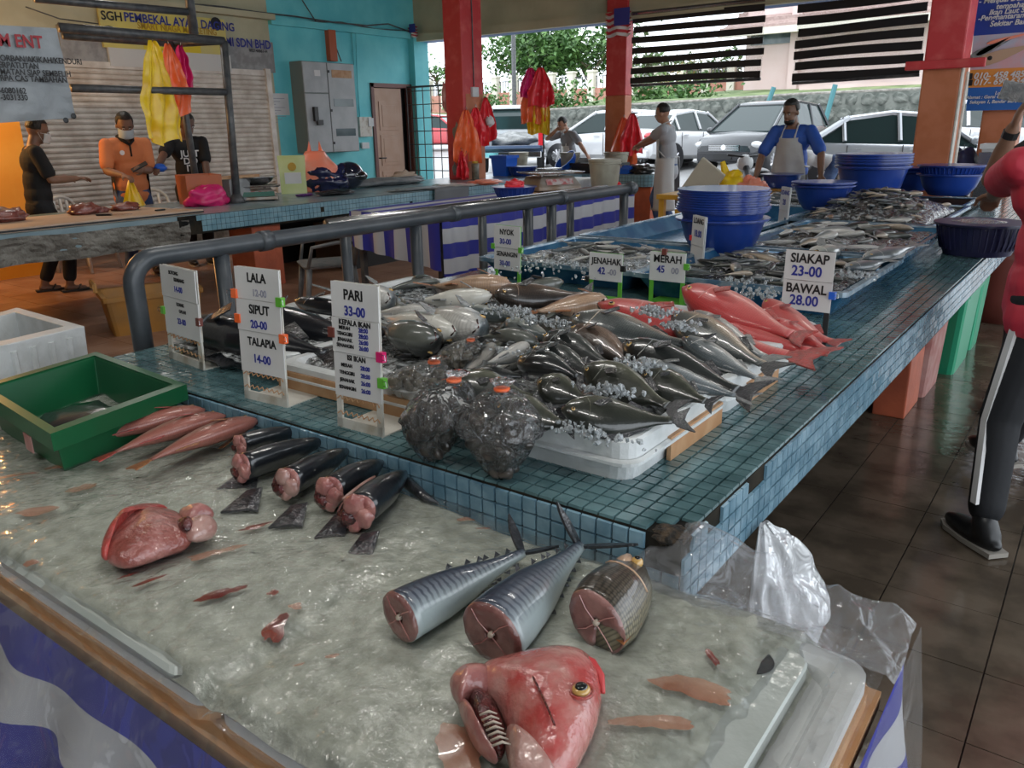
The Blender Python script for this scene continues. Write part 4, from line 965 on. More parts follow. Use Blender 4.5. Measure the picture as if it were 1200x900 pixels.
# silhouettes laid out in the plane of the ice and swollen to a rounded solid
def pillow(name, pts, z0, th, m, parent, seed=0, rough=.06, dome=.5, freq=9, thb=None, tilt=0):
    P_ = [at(px, py, z0) for px, py in pts]
    Q = []; n = len(P_)
    for i in range(n):                                     # one round of corner cutting
        p, q = P_[i], P_[(i+1) % n]; Q += [p*.75+q*.25, p*.25+q*.75]
    n = len(Q); c = sum(Q, Vector((0, 0, 0)))/n; vs = []; fs = []; uv = []
    S_ = [(0, 0), (.12, .45), (.28, .68), (.45, .83), (.65, .94), (.85, .99)]
    def ringz(side):
        out = []
        for s_, z_ in S_:
            for p in Q:
                q = c+(p-c)*(1-s_); k = (th if side > 0 else (thb or th))
                h = side*z_*k*(1+rough*3*noise.noise(V(q.x*freq*2.2, q.y*freq*2.2, seed+side)))+rough*.25*k*noise.noise(V(q.x*freq*9, q.y*freq*9, seed))
                out.append(V(q.x, q.y, z0+h+tilt*((q-c).dot(_f))))
        return out
    up_, dn = ringz(1), ringz(-1); vs = up_+dn[n:]+[V(c.x, c.y, z0+th), V(c.x, c.y, z0-(thb or th))]
    nr = len(S_)
    for r in range(nr-1):
        for i in range(n): fs.append((r*n+i, r*n+(i+1) % n, (r+1)*n+(i+1) % n, (r+1)*n+i))
    ct = len(vs)-2
    for i in range(n): fs.append(((nr-1)*n+i, (nr-1)*n+(i+1) % n, ct))
    off = nr*n
    def d(r, i): return i % n if r == 0 else off+(r-1)*n+i % n
    for r in range(nr-1):
        for i in range(n): fs.append((d(r, i+1), d(r, i), d(r+1, i), d(r+1, i+1)))
    for i in range(n): fs.append((d(nr-1, i+1), d(nr-1, i), ct+1))
    xs = [p.dot(_r2) for p in vs]; ys = [p.dot(_f) for p in vs]; x0, x1, y0_, y1_ = min(xs), max(xs), min(ys), max(ys)
    uv = [((x-x0)/(x1-x0), (y-y0_)/(y1_-y0_)) for x, y in zip(xs, ys)]
    b = MB().add(vs, fs, uv); o = b.build(name, m, parent, True); sb = o.modifiers.new('sub', 'SUBSURF'); sb.levels = 1; sb.render_levels = 1; return o
def Pz(L_, s_, ox, oy): return [(x/s_+ox, y/s_+oy) for x, y in L_]
M['snap'] = mat('snapper_head_skin', (.42, .06, .055), .25, c2=(.52, .30, .26), ns=17, coat=.7, bump=.45, bs=75, detail=9, ramp=(.36, .68), dist=.006)
t = thing('snapper_head', 'big pink-red snapper head with dark eye and open gill at the front edge', 'fish head', (0, 0, 0))
ZH = TZ+.105
pillow('body', Pz([(455, 560), (560, 530), (700, 500), (780, 490), (870, 505), (912, 560), (926, 640), (915, 720), (895, 780), (860, 850), (800, 960), (690, 960), (640, 860), (580, 780), (545, 690), (470, 640)], 3, 400, 600), ZH, .052, M['snap'], t, 1, .05)
pillow('gill_opening', Pz([(440, 640), (520, 640), (565, 720), (590, 790), (575, 850), (540, 850), (490, 800), (455, 720)], 3, 400, 600), ZH+.004, .030, M['gut'], t, 4, .3)
pillow('neck_flesh', Pz([(372, 605), (390, 575), (450, 552), (530, 545), (545, 600), (520, 640), (450, 650), (420, 680), (395, 650)], 3, 400, 600), ZH+.012, .030, M['flesh'], t, 7, .25)
pillow('gill_edge', Pz([(395, 640), (425, 650), (470, 730), (480, 800), (545, 860), (560, 880), (520, 860), (455, 790), (420, 710)], 3, 400, 600), ZH, .024, M['flesh'], t, 9, .2)
pillow('throat_flap', Pz([(575, 760), (620, 790), (700, 850), (770, 940), (760, 980), (600, 980), (585, 880), (570, 820)], 3, 400, 600), ZH+.012, .034, M['palefl'], t, 11, .10)
ec = at(681, 808, ZH+.044)
e = MB().ell(ec, (.0125, .0125, .007), None, 16, 8).build('eye', M['eyew'], t, True); e['label'] = 'gold-rimmed dark eye'
MB().ell(ec+V(0, 0, .0035), (.0092, .0092, .0055), None, 14, 8).build('pupil', M['eyeb'], e, True)
MB().tube([ec+V(math.cos(k*PI/10)*.0155, math.sin(k*PI/10)*.0155, -.002) for k in range(21)], .0024, 6).build('eye_socket', M['fin_red'], t, True)
MB().tube([at(652, 764, ZH+.012), at(676, 768, ZH+.02), at(694, 777, ZH+.02), at(704, 792, ZH+.012), at(707, 812, ZH+.004)], [.003, .006, .007, .006, .003], 8).build('upper_lip', M['red'], t, True)
MB().tube([at(617, 778, ZH+.040), at(628, 800, ZH+.0515), at(641, 828, ZH+.0525), at(650, 850, ZH+.050)], .0016, 5).build('cheek_cut', M['gut'], t)
b = MB()
for k in range(7):
    a0 = at(562+k*2.5, 838+k*6, ZH+.036); b.tube([a0, a0+_r2*.012+V(0, 0, .006), a0+_r2*.022+V(0, 0, .002)], [.0016, .002, .001], 5)
b.build('gill_rakers', M['bone'], t, True)
# red half head left
t = thing('split_fish_head', 'split red fish head lying on its side left of the black cut pieces', 'fish head', (0, 0, 0))
M['rawred'] = mat('raw_red_flesh', (.26, .07, .055), .28, c2=(.40, .17, .15), ns=20, coat=.7, bump=.4, bs=60)
ZR = TZ+.10
pillow('body', Pz([(262, 810), (300, 740), (345, 670), (430, 610), (520, 590), (620, 600), (690, 640), (700, 690), (720, 735), (600, 785), (480, 830), (400, 855), (320, 850)], 4, 50, 450), ZR, .036, M['rawred'], t, 2, .12)
pillow('red_skin', Pz([(255, 815), (290, 740), (340, 660), (420, 600), (500, 575), (620, 585), (560, 605), (450, 630), (370, 690), (320, 760), (300, 830)], 4, 50, 450), ZR+.006, .034, M['fin_red'], t, 4, .2)
pillow('upper_jaw', Pz([(620, 585), (720, 590), (800, 592), (812, 612), (760, 625), (700, 655), (660, 650)], 4, 50, 450), ZR+.014, .018, M['flesh'], t, 6, .3)
pillow('lower_jaw', Pz([(640, 660), (700, 660), (790, 642), (825, 655), (820, 682), (740, 725), (690, 740), (650, 710)], 4, 50, 450), ZR+.006, .022, M['palefl'], t, 8, .2)
pillow('mouth_cavity', Pz([(620, 640), (660, 640), (720, 650), (700, 690), (640, 690)], 4, 50, 450), ZR+.022, .018, M['gut'], t, 8, .3)
# three pale pink fish, heads to the right
for (hx, hy), (tx, ty), lab, mm, g in (((240, 480), (74, 530), 'dull pink fish nearest the green bin', 'fin_red', 1.15), ((264, 487), (108, 542), 'dull pink fish in the middle of the three on ice', 'fin_red', 1.15), ((302, 492), (150, 552), 'dull orange-pink fish nearest the camera of the three on ice', 'fin_orange', 1.2)):
    key = 'pd'+mm
    if key not in PR: proto(key, 'pink_fish', 'x', 'fish', 'mid', FM['pinkdull'], M[mm], (-.10, .03), dorsal=False, fork=.15, fh=.075, fl=.15)
    fish(key, at(hx, hy, TZ+.125), at(tx, ty, TZ+.10), lab, 12, 1.12, 1.1)
# five black cut pieces with pink flesh
flat_ = .85
for i, ((hx, hy), (tx, ty), r, lab) in enumerate((((282, 522), (352, 503), .030, 'black-skinned fish piece farthest left, against the pink fish'), ((284, 548), (380, 516), .036, 'second black-skinned fish piece from the left, flesh end forward'),
        ((336, 566), (408, 528), .038, 'middle black-skinned fish piece with a bright glint on its back'), ((386, 578), (448, 542), .039, 'fourth black-skinned fish piece, flesh end round and pink'), ((418, 600), (474, 554), .042, 'nearest black-skinned fish piece with a pale belly edge and black fin below'))):
    t = thing('black_fish_piece', lab, 'fish piece', (0, 0, 0))
    H = at(hx, hy, TZ+.12); T = at(tx, ty, TZ+.115)
    o, X, S2, U2, R_ = cut_body(t, H, T, [r*1.15, r*1.2, r*1.2, r*1.1, r*.92, r*.66, r*.2], FM['blackcut'], M['flesh'], 18, 14, .72, roll=(50, 42, 48, 40, 55)[i], hollow=True)
    # ragged flesh lobes around the cut
    b = MB(); c = sum(R_[0], Vector((0, 0, 0)))/18; Bm = Matrix((X, S2, U2)).transposed()
    for k, (u, v, a_, b_) in enumerate(((-.42, .22, .5, .62), (.45, .25, .52, .60), (.62, -.35, .32, .45))): b.ell(c+S2*r*u*flat_+U2*r*v-X*.006, (r*.30, r*a_, r*b_), Bm, nu=18, nv=12, fn=lambda q, k=k, i=i: q*(1+.30*noise.noise(q*1.6+V(k*3, i, 0))+.10*noise.noise(q*5)))
    b.build('ragged_flesh', M['flesh' if i != 2 else 'palefl'], t, True)
    b = MB(); b.ell(c-U2*r*.5+X*.0, (r*.7, r*.55, r*.5), nu=12, nv=8, fn=lambda q: q*(1+.4*noise.noise(q*2.3))); b.build('body_cavity', M['gut'], t, True)
    f0 = at(hx+6, hy+32, TZ+.078); f1 = at(hx-30+i*4, hy+52, TZ+.077); f2 = at(hx+18, hy+50, TZ+.077); b = MB()
    b.add([f0+V(0, 0, .012), f1, (f1+f2)/2+V(.01, .01, .004), f2, f0+V(.03, .02, .02)], [(0, 1, 2, 3, 4)])
    me = b.mesh('front_fin', M['fin_dark']); oo = link('front_fin', me, t); sm2 = oo.modifiers.new('s', 'SOLIDIFY'); sm2.thickness = .005
    if i == 4:
        f0 = at(478, 566, TZ+.10); b = MB(); b.tube([f0, at(500, 584, TZ+.09), at(514, 590, TZ+.085)], [.014, .010, .002], 8); b.build('tail_fin', M['fin_dark'], t, True)
        b = MB(); b.tube([R_[k][14]*1.0 for k in range(0, 9)], [.006]*9, 6); b.build('belly_strip', M['palefl'], t, True)
# ================================================================ TIED BAGS
def tied_bag(label, c, r, h, seed, knot_to=None, contents='clam', cat='bag', mf='bagfilm', tie=True, group=None):
    t = thing('tied_bag', label, cat, c, 0, group); rr = random.Random(seed); b = MB(); rings = []; NS, NN = 26, 40
    kt = Vector(knot_to) if knot_to else V(0, 0, h)
    for i in range(NS+1):
        u = i/NS; rad = r*(math.sin(min(1, u*1.25+.12)*PI*.5) if u < .5 else max(.10, math.cos((u-.5)/.5*PI*.5)**.8)) ; z = h*(u if u < 1 else 1)
        if u > .92: rad = r*(.10+.10*(u-.92)/.08*2)
        ring = []
        for k in range(NN):
            a = 2*PI*k/NN; s = 1+.16*noise.noise(V(math.cos(a)*2, math.sin(a)*2, u*3+seed))+.07*math.sin(a*9+seed)*max(0, u-.45)*1.6
            ring.append(V(rad*s*math.cos(a)+kt.x*u**2, rad*s*math.sin(a)*.9+kt.y*u**2, kt.z*u))
        rings.append(ring)
    b.loft(rings, cap=True); b.build('film', M[mf], t, True)
    n = 44 if contents != 'dark' else 80
    for k in range(n):
        a = rr.uniform(0, 2*PI); q = r*.80*math.sqrt(rr.random()); u = rr.uniform(.1, .62); q *= math.sin(min(1, u*1.25+.12)*PI*.5)
        p = V(q*math.cos(a)+kt.x*u**2, q*math.sin(a)*.9+kt.y*u**2, kt.z*u)
        s = r*(.25 if contents == 'clam' else .25); R_ = Euler((rr.uniform(0, 6), rr.uniform(0, 6), 0)).to_matrix()
        o = MB().ell(p, (s, s*.72, s*.5), R_, 9, 6).build('shellfish', M['clam' if contents == 'clam' else 'mussel'], t, True)
    if tie: MB().lathe((kt.x*.85, kt.y*.85, kt.z*.91), [(r*.10, -.004), (r*.19, -.002), (r*.19, .004), (r*.1, .006)], 12).build('rubber_band', M['orangebag'], t, True)
    return t
M['clam'] = mat('olive_brown_shell', (.10, .09, .065), .4, c2=(.22, .20, .16), ns=14, coat=.5)
M['mussel'] = mat('dark_brown_shellfish', (.022, .018, .015), .3, c2=(.075, .06, .05), ns=24, coat=.5)
c = at(478, 470, .83); tied_bag('clear bag of pale olive shellfish behind the tallest price stand, left one', (c.x, c.y, .815), .088, .15, 3, (.07, .05, .13), 'clam', group=None)
c = at(532, 432, .87); tied_bag('smaller clear bag of shellfish with a cloudy white neck, upper right of the other', (c.x, c.y, .86), .062, .12, 5, (.05, .03, .10), 'clam')
c = at(488, 552, .80); tied_bag('left of the two dark shellfish bags leaning over the mosaic counter edge', (c.x-.01, c.y+.06, .80), .088, .2, 8, (.045, .05, .20), 'dark')
c = at(568, 572, .80); tied_bag('right of the two dark shellfish bags, tied with an orange band', (c.x-.005, c.y+.06, .80), .092, .2, 9, (-.02, .04, .20), 'dark')
# ================================================================ PRICE STANDS
FONT = None
def text_mb(s, size, m, parent, loc, rot, name='lettering', extr=.0006, align='CENTER', shear=0, sx=1):
    cu = bpy.data.curves.new('t', 'FONT'); cu.body = s; cu.size = size; cu.extrude = extr; cu.align_x = align; cu.align_y = 'CENTER'; cu.shear = shear; cu.resolution_u = 3; cu.offset = size*.022
    o = bpy.data.objects.new('t', cu); COL.objects.link(o)
    me = bpy.data.meshes.new_from_object(o); bpy.data.objects.remove(o); bpy.data.curves.remove(cu)
    me.name = name; me.materials.clear(); me.materials.append(m); ob = link(name, me, parent, loc); ob.rotation_euler = rot; ob.scale = (sx, 1, 1); return ob
def bold(s, size, m, parent, loc, rot, **k):
    o = text_mb(s, size, m, parent, loc, rot, **k)
    md = o.modifiers.new('b', 'SOLIDIFY'); md.thickness = size*.05; md.offset = 1; md.use_rim = True
    return o
def stand(label, corner_l, corner_r, zb, wd, cards, frame, legh=.08, lean=8, clips=(), back=.1, slots=True):
    """corner_l / corner_r are the two feet; cards: (height, [(text, size, material, dy, dx)])"""
    A0, B0 = Vector(corner_l), Vector(corner_r); X = (B0-A0); w = X.length; ang = math.atan2(X.y, X.x)
    t = thing('price_stand', label, 'price sign', (A0.x, A0.y, zb), ang)
    tilt = math.radians(lean); H = legh+sum(c_[0] for c_ in cards)
    R_ = Rx(-tilt)
    def q(x, y, z): return R_ @ V(x, y, z)
    fr = M[frame]
    b = MB()
    for x in (w*.06, w*.94): b.box(q(x, 0, legh/2+.01), (w*.11, .006, legh+.04), R_)
    b.box(q(w/2, 0, .012), (w, .006, .03 if slots else .0), R_)
    b.box((w/2, back/2, .003), (w, back, .005)); b.build('frame', fr, t)
    if slots:
        b = MB()
        for zz in (legh*.5, legh*.95):
            pts = [q(w*(.04+.92*k/16), -.006+.004*(k % 2), zz+(.004 if k % 2 else -.004)) for k in range(17)]; b.tube(pts, .0016, 4)
        b.build('wire_twist', M['wood'], t)
    z = legh; 
    MB().box(q(w/2, .004, legh+(H-legh)/2), (w*.96, .004, H-legh), R_).build('back_board', fr, t)
    for ci, (ch, lines) in enumerate(reversed(cards)):
        off = .002*(ci % 2)
        cd_ = MB().box(q(w/2, -.003-off, z+ch/2), (w*1.0, .003, ch*.985), R_).build('card', M['card'], t)
        for (s, size, m_, dy, dx) in lines:
            text_mb(s, size, m_, cd_, q(w/2+dx*w, -.0052-off, z+ch/2+dy*ch), (PI/2-tilt, 0, 0), sx=.92)
        z += ch
    for (fx, fz, cm) in clips:
        b = MB(); b.box(q(w*fx, -.004, H*fz), (.02, .014, .024), R_); 
        cl = b.build('binder_clip', M[cm], t); s_ = 1 if fx > .5 else -1
        MB().tube([q(w*fx, -.008, H*fz+.006), q(w*fx+s_*.02, -.014, H*fz+.008), q(w*fx+s_*.022, -.014, H*fz-.004), q(w*fx, -.008, H*fz-.005)], .0011, 4).build('clip_wire', M['steel'], cl)
    return t
K, BL, FI = M['ink'], M['blue_ink'], M['faint_ink']
def F(px, py, z=CZ): return at(px, py, z)
stand('tall white stand with three cards reading LALA, SIPUT and TALAPIA', F(288, 467), F(338, 479), CZ, .12,
      [(.085, [('LALA', .034, K, .18, 0), ('12-00', .026, FI, -.28, .05)]), (.085, [('SIPUT', .034, K, .2, .03), ('20-00', .03, BL, -.27, .0)]), (.115, [('TALAPIA', .031, K, .25, .02), ('14-00', .032, BL, -.15, .0)])], 'dirty_white', .082, 3, [(-.02, .80, 'orangebag'), (1.0, .78, 'lime'), (.02, .62, 'orangebag'), (1.02, .52, 'orangebag')], .14)
small = []
for k, (n_, v_) in enumerate((('MERAH', '28:00'), ('TENGGIRI', '28:00'), ('JENAHAK', '26:00'), ('SENANGIN', '26:00'))): small.append((n_, .0125, K, .22-.17*k, -.22)); small.append((v_, .015, BL, .22-.17*k, .18))
stand('tall white stand with cards reading PARI, KEPALA IKAN and ISI IKAN', F(397, 500), F(450, 514), CZ, .13,
      [(.085, [('PARI', .034, K, .15, -.02), ('33-00', .032, BL, -.3, 0)]), (.085, [('KEPALA IKAN', .0185, K, .38, .0)]+small), (.11, [('ISI IKAN', .0185, K, .40, .0)]+[(a_, b_, c_, d_-.0, e_) for a_, b_, c_, d_, e_ in small])], 'dirty_white', .085, 3, [(-.01, .66, 'rustbin'), (1.02, .55, 'pinkbag'), (1.03, .38, 'lime')], .14)
stand('narrow white stand with cards reading SOTONG KEMBANG by the rail corner', F(200, 420), F(240, 435), CZ, .09,
      [(.10, [('SOTONG', .016, K, .30, -.1), ('KEMBANG', .016, K, .1, .05), ('14-00', .026, BL, -.2, .0)]), (.12, [('UDANG', .015, K, .35, 0), ('GALAH', .015, K, .18, .05), ('23-00', .026, BL, -.1, 0)])], 'dirty_white', .09, 3, [(-.02, .52, 'lime'), (1.0, .5, 'rustbin')], .14)
stand('white sign reading NYOK 30-00 and SENANGIN 30-00 at the back of the pile', F(580, 336), F(610, 341), CZ, .1,
      [(.10, [('NYOK', .034, K, .2, 0), ('30-00', .034, BL, -.22, -.05)]), (.10, [('SENANGIN', .029, K, .22, .0), ('30-00', .032, BL, -.2, -.08)])], 'lime', .085, 2, [(-.03, .66, 'lime'), (1.02, .64, 'lime')], .1, False)
stand('green legged sign reading JENAHAK 42-00', at(690, 352, CZ), at(728, 357, CZ), CZ, .1,
      [(.115, [('JENAHAK', .036, K, .2, 0.02), ('42', .04, BL, -.15, -.12), ('-00', .034, FI, -.17, .2)])], 'lime', .09, 2, [(1.03, .72, 'black'), (-.05, .45, 'black')], .1, False)
stand('green legged sign reading MERAH 45 00', at(760, 353, CZ), at(801, 358, CZ), CZ, .1,
      [(.12, [('MERAH', .042, K, .25, 0), ('45', .04, BL, -.1, -.18), ('00', .036, FI, -.12, .22)])], 'lime', .09, 2, [(.4, 1.0, 'rustbin'), (1.03, .75, 'lime')], .1, False)
stand('black legged sign reading SIAKAP 23-00 and BAWAL 28.00 at the blue tray', at(912, 398, CZ), at(968, 406, CZ), CZ, .15,
      [(.098, [('SIAKAP', .042, K, .22, 0), ('23-00', .046, BL, -.2, -.04)]), (.098, [('BAWAL', .042, K, .22, -.02), ('28.00', .046, BL, -.18, -.04)])], 'black', .11, 2, [(1.02, .55, 'bright_blue'), (-.02, .6, 'olivec')] if False else [(1.02, .55, 'bright_blue')], .1, False)
stand('small white sign reading LOANG 18.00 in front of the tall basin stack', at(808, 322, CZ), at(822, 328, CZ), CZ, .1,
      [(.14, [('LOANG', .036, K, .32, 0), ('18.00', .044, BL, -.1, 0)]), (.09, [])], 'white', .06, 2, [(-.03, .62, 'redbag')], .1, False)
stand('small white sign leaning at the blue basin left of the second basin stack', at(911, 272, CZ), at(921, 275, CZ), CZ, .1,
      [(.15, [('UDANG', .04, BL, .25, 0), ('28', .05, BL, -.15, 0)]), (.09, [])], 'white', .06, 2, [], .1, False)
stand('small white sign standing between the deep blue basins at the far end', at(978, 243, CZ), at(988, 244, CZ), CZ, .1,
      [(.14, [('SIPUT', .04, BL, .25, 0), ('20', .05, BL, -.15, 0)]), (.12, [])], 'white', .06, 2, [], .1, False)
# ================================================================ BINS AT THE LEFT END
def open_box(name, label, cat, quad, z0, h, m, th=.03, taper=.9, rim=True, r=.0, group=None, rimw=.02):
    """open tapered box; quad = footprint at the rim (4 points)"""
    t = thing(name, label, cat, (0, 0, 0), 0, group); Q = [Vector((p[0], p[1], 0)) for p in quad]; c = sum(Q, Vector((0, 0, 0)))/4
    def ring(s, z):
        return [c+(p-c)*s+V(0, 0, z) for p in Q]
    sz = (Q[0]-c).length; i_ = 1-th*1.4/sz; o_ = 1+rimw/sz
    b = MB(); b.loft([ring(taper, z0), ring(1, z0+h), ring(i_, z0+h), ring(taper*i_, z0+th)]); b.build('body', m, t, bevel=.004)
    if rim:
        MB().loft([ring(1.0, z0+h-.04), ring(o_, z0+h-.04), ring(o_, z0+h+.004), ring(i_+.005, z0+h+.004), ring(i_+.005, z0+h-.01)], cap=False).build('rim', m, t)
    return t
# green bin : rim corners traced to the plane of its rim
gz_ = TZ+.19
gq = [at(-20, 455, gz_), at(62, 506, gz_), at(210, 452, gz_), at(112, 416, gz_)]
open_box('green_bin', 'open dark green plastic bin at the left end of the ice table', 'bin', gq, TZ+.062, .128, M['green'], .012, .9)
gb = bpy.data.objects['green_bin']
a, b_ = gq[0], gq[1]; c = a+(b_-a)*.66; dx = (b_-a).normalized(); nrm = V(dx.y, -dx.x, 0)
MB().add([c+nrm*-.004+V(0, 0, -.035), c+dx*.05+nrm*-.004+V(0, 0, -.035), c+dx*.05+nrm*.002+V(0, 0, -.012-.045), c+nrm*.002+V(0, 0, -.012-.045)], [(0, 1, 2, 3)])
o = MB().box(c+nrm*.008+V(0, 0, -.07), (.05, .003, .045), Rz(math.atan2(dx.y, dx.x))).build('pink_sticker', M['pinkbin'], gb); o['label'] = 'small pale pink sticker'
cc = sum((Vector(q) for q in gq), Vector((0, 0, 0)))/4
o = MB().ell((cc.x, cc.y, TZ+.10), (.14, .10, .02), nu=20, nv=6, fn=lambda v: v*(1+.3*noise.noise(v*3))).build('black_catch', FM['blackcut'], None, True); tag(o, 'wet black catch lying in the dark green bin', 'fish'); stuff(o)
# small table under the bins
M['wetsheet'] = mat('wet_grey_green_sheet', (.10, .13, .12), .2, c2=(.16, .19, .17), ns=6, coat=.6, bump=.2)
o = MB().grid(lambda u, v: V(-3.4+1.15*u, .5+.68*v, TZ+.012+.012*noise.noise(V(u*6, v*6, 3))), 40, 30).build('wet_sheet', M['wetsheet'], None, True); tag(o, 'wet grey green plastic sheet under the green bin', 'plastic sheet')
st = thing('side_stand', 'low stand holding the bins beside the ice table', 'stand', (-3.2, .85, 0))
MB().box((0, 0, TZ-.02), (.62, .7, .04)).build('top', M['wood'], st)
for sx in (-.28, .28):
    for sy in (-.3, .3): MB().box((sx, sy, (TZ-.04)/2), (.04, .04, TZ-.04)).build('leg', M['darkmetal'], st)
# white foam box behind the green bin
fz = .80
fq = [at(-60, 375, fz), at(-30, 450, fz-.02), at(97, 383, fz), at(30, 358, fz)]
fq = [at(-70, 385, fz), at(-10, 408, fz), at(99, 382, fz), at(20, 360, fz)]
fb_ = open_box('foam_box', 'big white foam box with a broken rim behind the green bin', 'box', fq, .40, .40, M['foam'], .05, .93, False)
q1, q2 = fq[1], fq[2]
for k in range(4):
    p = q1+(q2-q1)*(.2+.2*k); c = (fq[0]+fq[1]+fq[2]+fq[3])/4; dd = (p-c); dd.z = 0
    MB().tube([V(p.x, p.y, .46)-dd*.045, V(p.x, p.y, fz-.03)+dd*.0], .012, 6).build('moulded_rib', M['foam'], fb_)
st2 = thing('side_stand', 'low wooden stool carrying the foam box', 'stand', ((fq[0].x+fq[2].x)/2, (fq[0].y+fq[2].y)/2, 0))
MB().box((0, 0, .38), (.5, .4, .04)).build('top', M['wood'], st2)
for sx in (-.2, .2):
    for sy in (-.15, .15): MB().box((sx, sy, .18), (.04, .04, .36)).build('leg', M['wood'], st2)
# ================================================================ PIPE RAIL
RX, RZ_ = -2.68, 1.095
rl = thing('pipe_rail', 'grey painted pipe rail along the left side of the mosaic counter', 'rail', (0, 0, 0))
def arc_corner(p, q, r=.07, n=6): return []
y0 = 1.42
pts = [(RX, y0, 0)]+[(RX, y0, RZ_-.09)]+[(RX, y0+.09-.09*math.cos(a), RZ_-.09+.09*math.sin(a)) for a in (PI*k/12 for k in range(1, 7))]+[(RX, 4.95, RZ_)]
MB().tube(pts, .034, 14).build('top_pipe', M['rail'], rl, True)
for y in (1.78, 2.85, 3.78, 4.02, 4.9):
    MB().tube([(RX-.01, y, 0), (RX-.01, y, RZ_)], .03, 12).build('post', M['rail'], rl, True)
for y in (1.95, 3.1, 4.1):
    MB().tube([(RX, y, RZ_), (RX, y+.05, RZ_)], .04, 14).build('coupling', M['rail'], rl, True)
MB().tube([(RX, 4.93, RZ_), (RX, 5.0, RZ_)], .045, 14).build('end_cap', M['rail'], rl, True)
rl2 = thing('pipe_rail', 'second thinner pipe rail just behind the first, beside the striped table', 'rail', (0, 0, 0))
MB().tube([(RX-.12, 2.4, RZ_+.01), (RX-.12, 4.85, RZ_+.0)], .028, 12).build('top_pipe', M['steel'], rl2, True)
for y in (2.5, 3.5, 4.4): MB().tube([(RX-.12, y, 0), (RX-.12, y, RZ_)], .025, 10).build('post', M['rail'], rl2, True)
# ================================================================ STRIPED TABLE BEHIND THE RAIL
SX0, SX1, SY0, SY1, SZ = -4.75, -3.75, 4.3, 7.8, .86
sx_ = -3.75
s0 = atx(505, 262, sx_); s1 = atx(735, 222, sx_)
stt = thing('stall_table', 'long stall table behind the rail draped in blue and white stripes', 'table', (0, 0, 0))
TY_0, TY_1 = s0.y+.1, s1.y+.12; SZ = s1.z
MB().bb((sx_-.9, TY_0, SZ-.04), (sx_, TY_1, SZ)).build('tabletop', M['white'], stt)
for x in (sx_-.05, sx_-.85):
    for y in (TY_0+.05, (TY_0+TY_1)/2, TY_1-.05): MB().bb((x-.02, y-.02, 0), (x+.02, y+.02, SZ-.04)).build('leg', M['darkmetal'], stt)
def drape(u, v):
    y = TY_0+(TY_1-TY_0)*u; return V(sx_+.012+.02*math.sin(u*38)*v+.014*math.sin(u*91), y, SZ-.42*v-.02*math.sin(u*5))
me = MB().grid(drape, 120, 8).mesh('striped_cloth', M['stripe2'], True)
for l in me.uv_layers[0].data: l.uv = (l.uv[0]*3.4, l.uv[1]*.42+.02)
link('striped_cloth', me, stt)
me = MB().grid(lambda u, v: V(sx_-.9*u, TY_0-.015-.015*math.sin(u*30)*v, SZ-(.38-.0*u)*v*(1-.3*u)), 40, 8).mesh('cloth_end', M['stripe_v'], True)
for l in me.uv_layers[0].data: l.uv = (l.uv[0]*.9, l.uv[1])
link('cloth_end', me, stt)
me = MB().grid(lambda u, v: V(sx_-.9*(1-u), TY_0+(TY_1-TY_0)*v, SZ+.004+.004*noise.noise(V(u*5, v*9, 0))), 12, 30).mesh('table_cover', M['stripe_v'], True)
for l in me.uv_layers[0].data: l.uv = (l.uv[0]*.9, l.uv[1]*2)
link('table_cover', me, stt)
# shallow lathe vessels
def basin(name, label, cat, c, r, h, m, n=40, group=None, slots=0, rimr=.012, taper=.72, sx=1.0, rot=None, hollow=True):
    t = thing(name, label, cat, c, 0, group); M_ = rot
    b = MB(); b.lathe((0, 0, 0), [(r*taper*.9, 0), (r*taper, .004), (r*(taper+(1-taper)*.55), h*.42), (r*.96, h*.93), (r+rimr, h*.95), (r+rimr, h), (r*.975, h), (r*.93, h*.9), (r*(taper+(1-taper)*.5), h*.42), (r*taper*.95, .012), (.001, .012)], n, M=M_, sx=sx); b.build('bowl', m, t, True, sharp=.7)
    if slots:
        s = MB()
        for k in range(slots):
            a = 2*PI*k/slots; p = lambda u, e: (M_ or Matrix.Identity(3)) @ V((r*(taper+(1-taper)*(.3+.6*u))+e)*math.cos(a)*sx, (r*(taper+(1-taper)*(.3+.6*u))+e)*math.sin(a), h*(.2+.7*u))
            s.tube([p(0, .003), p(.5, .006), p(1, .004)], r*.018, 4)
        s.build('basket_ribs', m, t)
    MB().lathe((0, 0, 0), [(r+rimr, h*.965), (r+rimr+.006, h*.98), (r+rimr+.006, h*1.02), (r+rimr-.006, h*1.02)], n, M=M_, sx=sx).build('rim', m, t, True, sharp=.7) if not rot else None
    return t
p = at(603, 238, SZ+.0); p = atx(603, 238, sx_-.3)
basin('plastic_basket', 'blue plastic basket with slits on the striped table, red bag inside', 'basket', (sx_-.3, p.y, SZ+.01), .17, .10, M['blue'], slots=30)
def crumple(name, label, cat, c, r, m, seed=0, f=2.2, amp=.5, loops=0, group=None, parent=None):
    b = MB(); b.ell((0, 0, 0), r, None, 26, 18, fn=lambda v: v*(1+amp*noise.noise(v*f+V(seed, 0, 0))+amp*.35*noise.noise(v*f*3+V(0, seed, 0))))
    o = b.build(name, m, parent, True, c)
    if not parent: tag(o, label, cat, group)
    return o
crumple('plastic_bag', 'crumpled red bag sitting in the blue basket on the striped table', 'bag', (sx_-.3, p.y, SZ+.115), (.08, .08, .045), M['redbag'], 2)
